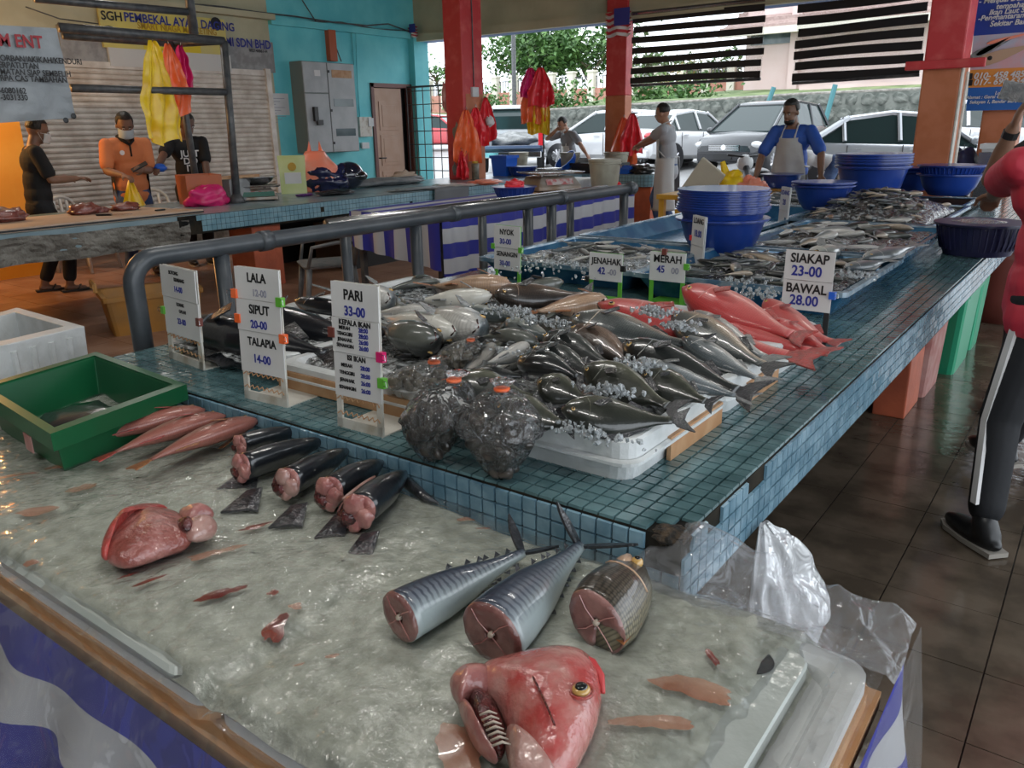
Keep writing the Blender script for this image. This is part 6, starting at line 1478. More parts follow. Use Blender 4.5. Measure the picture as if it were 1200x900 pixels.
M['meat'] = mat('dark_red_meat', (.14, .025, .018), .3, c2=(.26, .08, .06), ns=14, coat=.7, bump=.4, bs=30)
zb2 = LZ+.036
for (px, py, rx, rz_, lab, s) in ((98, 238, .14, .06, 'mound of dark red liver on the cutting board before the stripe-legged man', 1), (147, 238, .13, .045, 'small heap of raw meat on the cutting board before the man in orange', 2), (5, 248, .16, .07, 'chunks of raw red meat at the left end of the cutting board', 3), (118, 238, .07, .03, 'small scrap of liver right of the larger liver mound', 4)):
    p = atx(px, py+3, -7.45); tag(MB().ell((0, 0, 0), (rx*.7, rx, rz_), None, 22, 14, fn=lambda v, s=s: v*(1+.4*noise.noise(v*2.3+V(s*4, 0, 0)))).build('raw_meat', M['meat'], None, True, (p.x, p.y, zb2+rz_*.6)), lab, 'meat')
p = at(70, 248, zb2); kn = thing('knife', 'knife with dark handle lying on the long cutting board', 'knife', (LX1-.4, p.y, zb2+.008), -.9)
MB().box((0, 0, 0), (.03, .13, .016)).build('handle', M['black'], kn, bevel=.003); MB().add([(-.02, .065, 0), (.02, .065, 0), (.012, .2, 0), (-.02, .24, 0), (-.02, .065, .003), (.02, .065, .003), (.012, .2, .003), (-.02, .24, .003)], [(0, 1, 2, 3), (7, 6, 5, 4), (0, 4, 5, 1), (1, 5, 6, 2), (2, 6, 7, 3), (3, 7, 4, 0)]).build('blade', M['steel'], kn)
p = at(190, 246, zb2); kn = thing('knife', 'long thin knife lying near the right end of the cutting board', 'knife', (LX1-.35, at(200, 243, zb2).y-.25, zb2+.008), .2)
MB().box((0, 0, 0), (.025, .1, .014)).build('handle', M['black'], kn, bevel=.003); MB().box((0, .15, 0), (.022, .22, .003)).build('blade', M['steel'], kn)
# orange tub with wooden lid strip, magenta bag, scales
p = at(218, 238, LZ)
ob = open_box('orange_box', 'open orange plastic box on the left counter beside the magenta bag', 'box', [(-8.0, p.y-.10), (-7.62, p.y-.22), (-7.5, p.y+.12), (-7.88, p.y+.24)], LZ+.001, .30, mat('rusty_orange_box', (.50, .13, .04), .5, c2=(.42, .12, .05), ns=4), .015, .96, False)
MB().box((-7.58, p.y+.36, LZ+.26), (.1, .5, .03)).build('wooden_strip', M['wood'], ob); MB().box((-7.62, p.y+.34, LZ+.13), (.2, .25, .22)).build('carton', M['signg'], ob)
p = atx(243, 232, -7.05); crumple('plastic_bag', 'magenta plastic bag slumped on the left counter below the frame', 'bag', (at(244, 241, LZ).x, at(244, 241, LZ).y, LZ+.08), (.14, .22, .12), M['pinkbag'], 6, 1.8, .35)
p = at(300, 222, LZ); sc = scale_box('electronic scale with a wide steel bowl at the end of the shutter', (-7.6, lx(303, -7.6), LZ), PI/2-.6, 1.2); 
sc2 = bpy.data.objects.get('weighing_scale.001') or sc
M['lcd'] = mat('green_lcd', (.05, .16, .12), .2)
MB().box((0, -.20, .075), (.34, .004, .05), Rx(-.3)).build('lcd_panel', M['lcd'], sc)
basin('steel_bowl', 'wide steel bowl on the electronic scale', 'bowl', (-7.6, lx(303, -7.6), LZ+.16), .21, .09, M['steel'], taper=.5)
# lime pouch, salmon bag, dark helmet and bag
p = atx(344, 215, -8.0); t = thing('snack_pouch', 'lime green stand-up pouch with a gold print on the left counter', 'pouch', (p.x, p.y, LZ), .9)
M['pouch'] = mat('lime_pouch', (.42, .48, .16), .35, c2=(.5, .55, .25), ns=3)
MB().loft([[V(-.15, -.06, 0), V(.15, -.06, 0), V(.15, .06, 0), V(-.15, .06, 0)], [V(-.15, -.04, .2), V(.15, -.04, .2), V(.15, .04, .2), V(-.15, .04, .2)], [V(-.16, -.004, .44), V(.16, -.004, .44), V(.16, .004, .44), V(-.16, .004, .44)]]).build('film', M['pouch'], t)
MB().box((0, -.052, .17), (.19, .004, .15), Rx(.1)).build('pale_panel', M['card'], t); MB().lathe((0, -.034, .31), [(.05, 0), (.045, .004), (.001, .004)], 14, M=Rx(PI/2)).build('gold_emblem', M['goldink'], t)
def standing_bag(label, c, w, d, h, m, rz=0, seed=0):
    t = thing('plastic_bag', label, 'bag', c, rz); rings = []
    for i in range(17):
        u = i/16; s = (1+.08*math.sin(u*3))*(1 if u < .6 else max(.42, 1-(u-.6)*1.3)); ring = []
        for k in range(26):
            a = 2*PI*k/26; e = lambda v: math.copysign(abs(v)**.6, v); n_ = 1+.13*noise.noise(V(math.cos(a)*2+seed, math.sin(a)*2, u*4))
            ring.append(V(w/2*e(math.cos(a))*s*n_, d/2*e(math.sin(a))*s*n_, h*.82*u))
        rings.append(ring)
    MB().loft(rings).build('film', m, t, True)
    for sx in (-1, 1): MB().grid(lambda u, v, sx=sx: V(sx*w*(.12+.14*u)*(1-.3*v), .02*math.sin(u*9), h*(.78+.24*math.sin(PI*u)*v)), 10, 8).build('handle', m, t, True)
    return t
p = atx(372, 212, -8.0); standing_bag('salmon orange plastic carrier bag standing on the left counter below the cabinet', (p.x, p.y, LZ+.001), .46, .32, .58, M['salmonbag'], .8, 3)
p = at(412, 214, LZ); hm = thing('helmet', 'shiny dark blue-black motorcycle helmet on the left counter', 'helmet', (-7.85, lx(412, -7.85), LZ+.17))
M['helm'] = mat('glossy_dark_blue', (.01, .012, .03), .08, coat=1); MB().ell((0, 0, 0), (.17, .2, .17), nu=24, nv=16).build('shell', M['helm'], hm, True)
MB().ell((.05, .05, -.01), (.145, .17, .08), nu=20, nv=10).build('visor', M['eyeb'], hm, True)
crumple('dark_bag', 'glossy dark blue bag slumped beside the helmet', 'bag', (-7.9, lx(388, -7.9), LZ+.14), (.2, .28, .17), mat('navy_glossy_cloth', (.012, .015, .06), .2, coat=.5), 12, 2.0, .5)
crumple('black_cloth', 'black scrap of cloth lying before the salmon bag', 'cloth', (-7.3, lx(395, -7.3), LZ+.03), (.12, .25, .03), M['black'], 9, 2.0, .5)
crumple('black_cloth', 'long black sack lying along the back of the counter toward the red column', 'sack', (-7.9, lx(455, -7.9), LZ+.05), (.14, .75, .06), M['greychair'], 10, 1.5, .4)
crumple('brown_bag', 'brown crumpled bag by the end of the black sack', 'bag', (-8.0, lx(475, -8.0), LZ+.07), (.12, .2, .09), M['board'], 11, 2.5, .5)
crumple('purple_wrap', 'small purple wrapper on the edge of the left counter', 'wrapper', (at(357, 230, LZ).x, at(357, 230, LZ).y, LZ+.015), (.06, .11, .015), mat('purple_foil', (.12, .03, .2), .3), 13, 2.5, .5)
crumple('cloth_strap', 'dark flat apron lying on the worktop edge before the red column', 'cloth', (-6.95, lx(490, -6.95), LZ+.012), (.14, .5, .014), M['greychair'], 14, 1.5, .4)
# grey cloth hanging over the counter front
a, b_ = atx(508, 222, LX1+.03).y, atx(547, 218, LX1+.03).y
M['greycloth'] = mat('grey_cloth', (.14, .15, .16), .7, bump=.1)
def gc(u, v):
    y = a+(b_-a)*u
    if v < .3: return V(LX1-.45+.5*v/.3*1.0, y-.1*(.3-v), LZ+.012)
    return V(LX1+.05+.015*math.sin(u*8), y-.05*(v-.3), LZ+.01-.42*(v-.3)/.7)
tag(MB().grid(gc, 16, 20).build('grey_cloth', M['greycloth'], None, True), 'grey cloth hanging over the tiled front of the left counter', 'cloth')
# papers and bags round the first red column
for (px, py, c_, m_, s, lab) in ((532, 218, (.3, .2, .015), 'card', 1, 'pink and white papers on the counter before the red column'), (570, 216, (.2, .22, .03), 'salmonbag', 2, 'crumpled pale salmon bag on the counter right of the red column')):
    p = at(px, py, LZ); crumple('papers' if s == 1 else 'plastic_bag', lab, 'papers' if s == 1 else 'bag', (max(p.x, LX0+.1), p.y, LZ+c_[2]), c_, M[m_], 20+s, 3, .5)
cx_, cy_ = C1.x, C1.y
vest_bag('plastic_bag', 'bright orange vest bag hanging on the near face of the first red column', (cx_+.03, cy_+.02, 1.75), .42, .72, M['orangebag'], .9, 21, 'bags hooked on the first red column')
vest_bag('plastic_bag', 'red vest bag over the orange one on the first red column', (cx_+.09, cy_+.16, 1.78), .36, .52, M['redbag'], 1.0, 22)
vest_bag('plastic_bag', 'red bag bunch jutting right of the first red column', (cx_+.07, cy_+.42, 1.92), .3, .6, M['redbag'], 1.0, 24)
crumple('paper_cup', 'white crumpled cup stuck in the red bags on the first red column', 'cup', (cx_+.1, cy_+.46, 1.6), (.06, .07, .08), M['card'], 25, 2, .3)
vest_bag('plastic_bag', 'small red mesh bag hanging low on the first red column', (cx_-.02, cy_-.05, 1.2), .18, .38, M['redbag'], .3, 26)
t = thing('jar', 'clear jar of brown snacks standing on the counter by the first red column', 'jar', (cx_+.1, cy_+.1, LZ)); MB().lathe((0, 0, 0), [(.05, 0), (.055, .15), (.055, .22), (.04, .23)], 16).build('glass', M['clam'], t, True); MB().lathe((0, 0, .23), [(.045, 0), (.045, .03), (.001, .03)], 14).build('lid', M['goldink'], t)
crumple('dark_bundle', 'brown and black cloth bundle left of the first red column', 'bundle', (cx_-.42, cy_+.45, LZ+.1), (.14, .2, .13), M['board'], 27, 2.2, .5)
crumple('pink_rag', 'faded pink rag hanging on the left edge of the first red column', 'cloth', (cx_-.36, cy_+.05, 1.95), (.05, .06, .2), M['pinkbin'], 28, 2.2, .4)
# far end of left counters
def zc_(px, py, z): return at(px, py, z)
basin('plastic_basket', 'blue plastic basket on the left counter right of the red column', 'basket', (zc_(612, 206, LZ).x+.0, zc_(612, 206, LZ).y, LZ), .22, .14, M['blue'], slots=26, group=None)
p = zc_(589, 206, LZ); open_box('blue_tub', 'small bright blue square tub beside the first red column', 'tub', [(p.x-.15, p.y-.1), (p.x+.15, p.y-.1), (p.x+.15, p.y+.2), (p.x-.15, p.y+.2)], LZ+.001, .3, M['bright_blue'], .01, .85, True)
p = zc_(599, 204, LZ); p.x = -7.2
for (px, Yy, z, kind, lab) in ((608, 11.4, .8, 'pail', 'grey pail behind the blue basket on the end counter'), (668, 11.35, .8, 'pail', 'low cream pail in front of the seated man'), (680, 11.5, .8, 'pail', 'grey cooking pot right of the cream pail'), (722, 11.55, .8, 'pail', 'cream bucket at the foot of the second red column')):
    X = aty(px, 190, Yy).x; bucket(lab, (X, Yy, z), .16 if px != 722 else .19, .30 if px != 680 else .2, M['pail'] if px != 680 else M['signg'], px != 680)
X = aty(665, 190, 11.2).x; basin('plastic_basket', 'bright blue basket tilted on its side on the end counter', 'basket', (X, 11.25, .92), .19, .12, M['bright_blue'], slots=26, rot=Rx(.7) @ Ry(-.35))
X = aty(728, 190, 11.3).x; open_box('blue_tray', 'bright blue square tray before the man in the white apron', 'tray', [(X-.24, 11.12), (X+.24, 11.12), (X+.22, 11.42), (X-.22, 11.42)], .802, .11, M['bright_blue'], .01, .9, True)
X = aty(697, 192, 11.2).x; open_box('dark_tray', 'black tray of wet dark goods on the end counter', 'tray', [(X-.38, 11.1), (X+.38, 11.1), (X+.38, 11.6), (X-.38, 11.6)], .802, .15, M['black'], .01, .95, True)
crumple('dark_pile', 'black wet heap at the rounded end of the end counter', 'heap', (aty(752, 190, 11.3).x, 11.35, .87), (.2, .2, .08), M['mussel'], 31, 2.5, .4)
o = open_box('dark_box', 'dark grey box behind the bronze scale', 'box', [(-6.55, 9.6), (-6.2, 9.6), (-6.2, 9.95), (-6.55, 9.95)], .62, .24, M['darkmetal'], .01, .98, False)
bpy.data.objects.remove(o.children[0]); bpy.data.objects.remove(o)
scale_box('small flat steel scale on the left counter behind the bronze one', (at(655, 205, LZ).x, at(655, 205, LZ).y-.3, LZ), 1.0, .9)
t = thing('bag_pole', 'thin black pole of plastic bags standing on the end counter left of the seated man', 'pole', (aty(637, 190, 11.2).x, 11.2, .8)); MB().tube([(0, 0, 0), (0, 0, 1.62)], .012, 8).build('pole', M['black'], t); MB().lathe((0, 0, 0), [(.12, 0), (.12, .015), (.02, .03)], 14).build('base', M['black'], t)
X = aty(637, 190, 11.2).x
for dx, dz_, m_, w, h, s, lab in ((-.05, .0, 'yellow', .4, .95, 1, 'yellow vest bag at the back of the bag pole'), (-.12, .0, 'orangebag', .42, .78, 2, 'orange vest bag on the bag pole'), (.06, .05, 'redbag', .42, .58, 3, 'bright red vest bag at the top right of the bag pole'), (-.1, .05, 'pinkbag', .34, .45, 4, 'magenta vest bag at the top left of the bag pole')):
    vest_bag('plastic_bag', lab, (X+dx, 11.2-.05*s, 2.34+dz_), w, h, M[m_], .2*s, 40+s)
vest_bag('plastic_bag', 'orange vest bag hanging on the second red column', (C2.x+.03, C2.y-.08, 1.62), .44, .75, M['orangebag'], .2, 50)
vest_bag('plastic_bag', 'red vest bag beside the orange one on the second red column', (C2.x+.2, C2.y-.12, 1.68), .36, .62, M['redbag'], .5, 51)
# ================================================================ FAR TRAYS, BASINS
def metal_tray(label, x0, x1, y0, y1, z, h, m, name='metal_tray', group=None):
    t = thing(name, label, 'tray', ((x0+x1)/2, (y0+y1)/2, z), 0, group); w, d = (x1-x0)/2, (y1-y0)/2
    q = lambda s, z_: rrect(-w+s, w-s, -d+s, d-s, z_, .03, 4)
    MB().loft([q(.07, 0), q(.012, h-.004), q(0, h), q(.0, h+.004), q(.02, h), q(.08, .006)]).build('pan', m, t, True, sharp=.5)
    MB().loft([q(-.004, h-.012), q(-.004, h+.007), q(.022, h+.005), q(.024, h-.004)], cap=False).build('rim', M['trayrim'], t); return t
M['trayrim'] = mat('worn_blue_rim', (.10, .19, .28), .25, metal=.3, c2=(.30, .38, .44), ns=14)
T1 = (-2.42, -.74, 3.02, 3.98); T2 = (-1.60, -.76, 4.04, 5.3); T3 = (-1.75, -.85, 5.35, 6.7); T0 = (-2.52, -1.72, 4.04, 6.3); T4 = (-2.5, -1.8, 6.35, 7.9)
metal_tray('worn blue metal tray of dark fish and ice right behind the red snappers', T1[0]+.8, T1[1], T1[2], T1[3], CZ+.001, .10, M['bluetray'])
metal_tray('blue metal tray of ice and small fish behind the green legged signs', -2.5, -1.64, 3.08, 3.98, CZ+.001, .09, M['bluetray'])
metal_tray('blue metal tray of silver fish right of the tall basin stack', *T2, CZ+.001, .10, M['bluetray'])
metal_tray('empty blue metal tray left of the tall basin stack', *T0, CZ+.001, .09, M['bluetray'])
metal_tray('black tray heaped with small dark fish beside the dark basin', *T3, CZ+.001, .10, M['black'])
metal_tray('black tray of silver fish at the far end by the man in the apron', *T4, CZ+.001, .09, M['black'])
metal_tray('black tray at the foot of the third red column', -1.75, -.95, 6.8, 7.9, CZ+.001, .06, M['black'])
M['icedark'] = mat('dark_wet_ice_bed', (.03, .033, .035), .12, c2=(.34, .36, .37), ns=34, bump=1, bs=60, coat=.9, coatr=.08, coord='Position', dist=.015, detail=9, ramp=(.48, .68))
M['icelight'] = mat('light_wet_ice_bed', (.14, .15, .15), .12, c2=(.55, .58, .6), ns=30, bump=1, bs=60, coat=.9, coatr=.08, coord='Position', dist=.015, detail=9, ramp=(.42, .62))
def bed(label, x0, x1, y0, y1, z, hump, m):
    b = MB().grid(lambda u, v: V(x0+(x1-x0)*u, y0+(y1-y0)*v, z+hump*math.sin(PI*u)**.6*math.sin(PI*v)**.6+.010*noise.noise(V(u*14, v*14, z))+.006*noise.noise(V(u*50, v*50, z))), 80, 60)
    o = b.build('ice_bed', m, None, True); tag(o, label, 'ice'); return stuff(o)
bed('dark wet ice in the blue tray behind the red snappers', T1[0]+.87, T1[1]-.07, T1[2]+.06, T1[3]-.07, CZ+.075, .03, M['icedark'])
bed('bright wet ice in the tray behind the green legged signs', -2.44, -1.71, 3.14, 3.92, CZ+.065, .03, M['icelight'])
bed('ice under the silver fish right of the tall basin stack', T2[0]+.07, T2[1]-.07, T2[2]+.07, T2[3]-.07, CZ+.075, .03, M['icedark'])
bed('dark wet bed under the heap of small fish beside the dark basin', T3[0]+.07, T3[1]-.07, T3[2]+.07, T3[3]-.07, CZ+.08, .14, M['icedark'])
bed('ice in the far black tray by the man in the apron', T4[0]+.07, T4[1]-.07, T4[2]+.07, T4[3]-.07, CZ+.075, .02, M['icelight'])
# small fish
def sproto(key, name, prof, fm, finm, bend): PR[key] = [make_fish(name, 'x', 'fish', prof, FM[fm], M[finm], bend, lod=0), False]
sproto('s1', 'small_fish', 'mid', 'dark', 'fin_dark', (.1, .02)); sproto('s2', 'small_fish', 'deep', 'jenahak', 'fin_grey', (-.1, .02)); sproto('s3', 'small_fish', 'slim', 'silver', 'fin_grey', (.08, 0)); sproto('s4', 'small_fish', 'mid', 'orangef', 'fin_orange', (.08, 0)); sproto('s5', 'small_fish', 'deep', 'silver', 'fin_grey', (.08, 0))
rr = random.Random(21)
def heap(n, x0, x1, y0, y1, z, hump, keys, L0, L1, label, group, a0=0, a1=6.28, g=1.0):
    for k in range(n):
        u, v = rr.random(), rr.random(); x = x0+(x1-x0)*u; y = y0+(y1-y0)*v; zz = z+hump*math.sin(PI*u)**.6*math.sin(PI*v)**.6+rr.uniform(0, .012)
        a = rr.uniform(a0, a1); L = rr.uniform(L0, L1)/2; d = V(math.cos(a)*L, math.sin(a)*L, rr.uniform(-.01, .012))
        fish(rr.choice(keys), V(x, y, zz)+d, V(x, y, zz)-d, label, rr.uniform(-25, 30), g*rr.uniform(.85, 1.15), None, group)
heap(60, -1.48, -.9, 3.12, 3.85, CZ+.09, .03, ['s1', 's1', 's2', 's3'], .13, .2, 'small dark fish in the ice of the blue tray behind the red snappers', 'small dark fish in the nearer blue tray')
heap(40, -2.38, -1.76, 3.2, 3.85, CZ+.078, .03, ['s1', 's3', 's3'], .14, .22, 'small fish in the bright icy tray behind the green legged signs', 'small fish in the bright icy tray')
heap(30, -1.56, -.98, 4.2, 5.2, CZ+.09, .03, ['s3', 's5', 's2', 's1', 's1'], .2, .3, 'silver fish in the tray right of the tall basin stack', 'silver fish in the third blue tray', .2, 1.6)
heap(110, -1.65, -1.0, 5.5, 6.6, CZ+.09, .15, ['s1', 's2', 's1', 's2', 's1', 's5'], .12, .18, 'small flat fish heaped high in the black tray beside the dark basin', 'small fish heaped in the black tray')
heap(24, -1.62, -1.02, 5.42, 5.62, CZ+.10, .02, ['s4', 's5', 's3'], .16, .22, 'pale and orange fish along the near edge of the black tray', 'fish along the near edge of the black tray')
heap(26, -2.42, -1.88, 6.45, 7.8, CZ+.09, .02, ['s3', 's5'], .18, .26, 'silver fish in the far black tray by the man in the apron', 'silver fish in the far black tray')
for (h, t_, lab, key, g) in (((1012, 303, .93), (1078, 284, .94), 'long pale silver fish in the third blue tray, tail toward the basin', 'silver', .55), ((990, 314, .92), (1045, 303, .92), 'pale fish lying below the long one in the third blue tray', 'silver', .7), ((950, 300, .93), (990, 286, .93), 'small pale fish left of the long silver one', 'pale', 1.4)):
    fish(key, A(*h), A(*t_), lab, 10, g*1.3)
chunks('i', 'loose ice lumps in the blue trays behind the price signs', [(880, 345, .90, .07, .07, 90), (640, 312, .9, .12, .15, 120), (740, 312, .9, .1, .1, 90), (1000, 322, .92, .05, .03, 50), (870, 330, .91, .05, .05, 40)], None, .004, .011, 5)
# basins : tall stack left
def bstack(label_fn, c, r, n, hs, m, dz, top_h, group, slots=0):
    for k in range(n):
        basin('blue_basin', label_fn(k), 'basin', (c[0]+random.uniform(-.004, .004), c[1]+random.uniform(-.004, .004), c[2]+dz*k), r*(1+.015*(k % 3 == 0)), hs, m, group=group, n=36)
sc_ = at(853, 300, CZ+.05); r_ = .245
bz = CZ+.10
for k in range(11):
    lab = f'''{['', 'second', 'third', 'fourth', 'fifth', 'sixth', 'seventh', 'eighth', 'ninth', 'tenth'][k % 10]} blue basin counted from the bottom of the tall stack''' if 0 < k < 10 else ('lowest and darkest basin of the tall stack' if k == 0 else 'topmost blue basin of the tall stack, rim open')
    basin('blue_basin', lab, 'basin', (-1.63+.004*math.sin(k*3), 4.02, bz-.035+(.04+.0115*k if k else 0)), .212*(1.04 if k in (0, 2, 3) else 1), .165 if k else .175, M['blue'], 40, 'basins of the tall stack', taper=.66)
for (px, py, Y, r, h, n, dz, lab, mm, sl) in ((963, 262, 5.75, .20, .17, 2, .012, 'blue basket with embossed side standing right of the small leaning sign', 'blue', 34), (1017, 248, 6.9, .265, .26, 5, .02, 'large deep blue basin of the stack before the third red column', 'blue', 0), (1062, 232, 8.0, .23, .17, 2, .02, 'blue basin behind the stack at the third red column', 'blue', 0), (1110, 232, 7.6, .24, .17, 2, .06, 'bright blue colander on top of a basin near the last orange column', 'bright2', 46)):
    X = aty(px, py, Y).x
    if px == 963: X = -2.02; Y = 6.0; X = aty(px, 240, 6.0).x
    for k in range(n): basin('blue_basket' if sl else 'blue_basin', lab if n == 1 else (lab+(', top one' if k == n-1 else ', lower ones' if n > 2 else ', lower one')), 'basin', (X, Y, CZ+.105+dz*k+(.01 if k else 0)), r, h, M.get(mm) or M['blue'], slots=sl if (k == n-1) else 0, group=None if n < 3 else 'basins of the wide stack', taper=.62, n=40)
# green and dark basins behind the third column
basin('dark_basin', 'dark green-blue basin behind the foot of the third red column', 'basin', (aty(1045, 185, 9.0).x, 9.0, CZ+.23), .22, .16, M['navy'], n=36)
basin('dark_basin', 'dark basin under the other one behind the third red column', 'basin', (aty(1045, 185, 9.0).x, 9.0, CZ+.13), .23, .2, M['navy'], n=36)
o = MB().bb((-2.55, 8.6, CZ+.001), (-1.9, 9.2, CZ+.03)).build('green_board', M['lime']); tag(o, 'lime green board lying at the far end of the mosaic counter', 'board')
o = MB().bb((aty(1030, 190, 8.7).x-.12, 8.65, CZ+.032), (aty(1030, 190, 8.7).x+.2, 8.9, CZ+.16)).build('blue_box', M['blue'], None, bevel=.01); tag(o, 'blue box on the lime green board', 'box')
crumple('dark_blue_bag', 'bulging dark blue bag on the counter right of the third red column', 'bag', (aty(1128, 185, 9.0).x, 9.0, CZ+.22), (.14, .15, .22), M['navy'], 61, 1.8, .35)
open_box('white_tub', 'small white tub held near the last orange column', 'tub', [(aty(1152, 170, 8.9).x, 8.8), (aty(1178, 170, 8.9).x, 8.8), (aty(1178, 170, 8.9).x, 9.1), (aty(1152, 170, 8.9).x, 9.1)], aty(1160, 178, 8.9).z, .07, M['white'], .01, .9, True)
o = MB().bb((aty(1150, 180, 8.95).x, 8.78, CZ), (aty(1180, 180, 8.95).x, 9.12, aty(1160, 178, 8.9).z-.002)).build('steel_stand', M['steel']); tag(o, 'steel stand under the small white tub', 'stand')
# dark basin / colander held over the right edge of the counter
hbx, hby = aty(1148, 270, 5.0).x, 5.0; zb_ = .80
basin('dark_colander', 'dark navy colander of clear catch on the right edge of the mosaic counter', 'colander', (hbx+.0, hby, CZ+.002), .21, .17, M['navy'], slots=40, taper=.78)
o = MB().ell((hbx, hby, CZ+.15), (.18, .18, .035), None, 24, 10, fn=lambda v: v*(1+.35*noise.noise(v*5))).build('wet_catch', M['crush'], None, True); tag(o, 'glistening clear catch in the dark navy colander', 'seafood'); stuff(o)
# foam slab, yellow table with bags at the far side
ft2 = thing('yellow_table', 'low orange-yellow table behind the tall basin stack carrying two bags', 'table', (0, 0, 0))
a, b_ = aty(805, 226, 8.2), aty(905, 222, 8.2)
M['ytable'] = mat('orange_yellow_board', (.75, .40, .04), .5, c2=(.8, .46, .08), ns=3)
MB().bb((-4.0, 8.0, a.z-.06), (-2.72, 8.7, a.z-.01)).build('tabletop', M['ytable'], ft2)
for x in (-3.95, -2.8):
    for y in (8.05, 8.65): MB().bb((x-.03, y-.03, 0), (x+.03, y+.03, a.z-.06)).build('leg', M['ytable'], ft2)
zt_ = a.z-.01
crumple('plastic_bag', 'knotted yellow plastic bag on the orange-yellow table', 'bag', (aty(855, 215, 8.1).x, 8.12, zt_+.12), (.16, .13, .12), M['yellow'], 71, 1.9, .4)
MB().tube([V(aty(855, 215, 8.1).x-.05, 8.12, zt_+.2), V(aty(846, 190, 8.1).x, 8.12, zt_+.34)], [.05, .025], 8).build('bag_ear', M['yellow'], bpy.data.objects['yellow_table'])
crumple('plastic_bag', 'salmon red plastic bag right of the knotted yellow bag', 'bag', (aty(880, 212, 8.1).x, 8.12, zt_+.09), (.14, .12, .10), M['salmonbag'], 72, 2.2, .5)
M['creamslab'] = mat('cream_foam_slab', (.62, .58, .46), .6, c2=(.55, .5, .4), ns=3)
c = aty(826, 216, 8.0); o = MB().box((0, 0, 0), (.30, .05, .46), Ry(.62)).build('foam_slab', M['creamslab'], None, False, (c.x, 7.9, c.z), bevel=.01); tag(o, 'cream foam slab leaning on its corner against the yellow table', 'foam board')
o = MB().bb((c.x-.3, 7.95, 0), (c.x+.25, 8.0, c.z-.26)).build('plank', M['ytable']); tag(o, 'upright board of the yellow table holding the foam slab', 'board')
# ================================================================ CARS
M['carwhite'] = mat('white_car_paint', (.62, .63, .65), .2, coat=.8); M['carsilver'] = mat('silver_car_paint', (.42, .44, .47), .25, metal=.4, coat=.8); M['carnavy'] = mat('blue_grey_pickup_paint', (.07, .10, .17), .25, coat=.8); M['carred'] = mat('red_car_paint', (.45, .03, .04), .25, coat=.8); M['tyre'] = mat('tyre_rubber', (.015, .015, .015), .8); M['alloy'] = mat('alloy_wheel', (.5, .5, .52), .3, metal=.8); M['taillight'] = mat('red_tail_light', (.55, .02, .03), .2, coat=1); M['headlight'] = mat('clear_headlight', (.7, .72, .75), .1, coat=1); M['carglass'] = mat('car_glass', (.02, .035, .035), .08, spec=.35); M['carblack'] = mat('black_bumper', (.02, .02, .024), .4)
M['chrome'] = mat('chrome', (.7, .7, .7), .12, metal=1)
CARP = {  # x, z_bottom, z_belt, half width at belt ; greenhouse: x, z, half width
 'sedan': dict(L=4.3, body=[(-2.12, .45, .78, .60), (-2.05, .32, .95, .76), (-1.75, .28, 1.02, .82), (-1.1, .26, 1.0, .85), (0, .24, .96, .86), (.9, .24, .92, .85), (1.4, .26, .84, .83), (1.9, .28, .74, .76), (2.12, .34, .62, .62)], house=[(-1.6, 1.0), (-1.0, 1.40), (-.3, 1.48), (.35, 1.42), (1.05, .93)]),
 'hatch': dict(L=3.9, body=[(-1.92, .45, .85, .62), (-1.88, .32, 1.02, .78), (-1.6, .28, 1.05, .82), (-.9, .26, 1.0, .83), (0, .24, .98, .84), (.8, .24, .95, .83), (1.3, .26, .88, .82), (1.75, .28, .76, .74), (1.92, .34, .62, .6)], house=[(-1.85, 1.04), (-1.5, 1.46), (-.6, 1.54), (.2, 1.5), (1.05, .96)]),
 'mpv': dict(L=4.2, body=[(-2.08, .45, .9, .66), (-2.02, .32, 1.08, .8), (-1.7, .28, 1.1, .85), (-.9, .26, 1.06, .86), (0, .24, 1.04, .87), (.9, .24, 1.0, .86), (1.4, .26, .94, .85), (1.85, .28, .84, .80), (2.08, .34, .66, .66)], house=[(-2.0, 1.08), (-1.7, 1.58), (-.6, 1.66), (.2, 1.6), (1.3, .98)]),
}
def wheel(parent, x, y, r, sy):
    w = MB(); prof = [(r*.62, -.09), (r*.97, -.10), (r, -.07), (r, .07), (r*.97, .10), (r*.62, .09)]
    w.lathe((x, y, r), prof, 26, M=Rx(PI/2)); o = w.build('wheel', M['tyre'], parent, True, sharp=.6)
    a = MB()
    for k in range(10):
        q = 2*PI*k/10; a.tube([V(x, y+sy*.10, r), V(x+r*.6*math.cos(q), y+sy*.098, r+r*.6*math.sin(q))], [.045, .03], 5)
    a.lathe((x, y+sy*.09, r), [(r*.58, -.01), (r*.66, .0), (r*.66, .015), (r*.58, .015)], 24, M=Rx(PI/2)); a.build('alloy_rim', M['alloy'], o, True, sharp=.5); return o
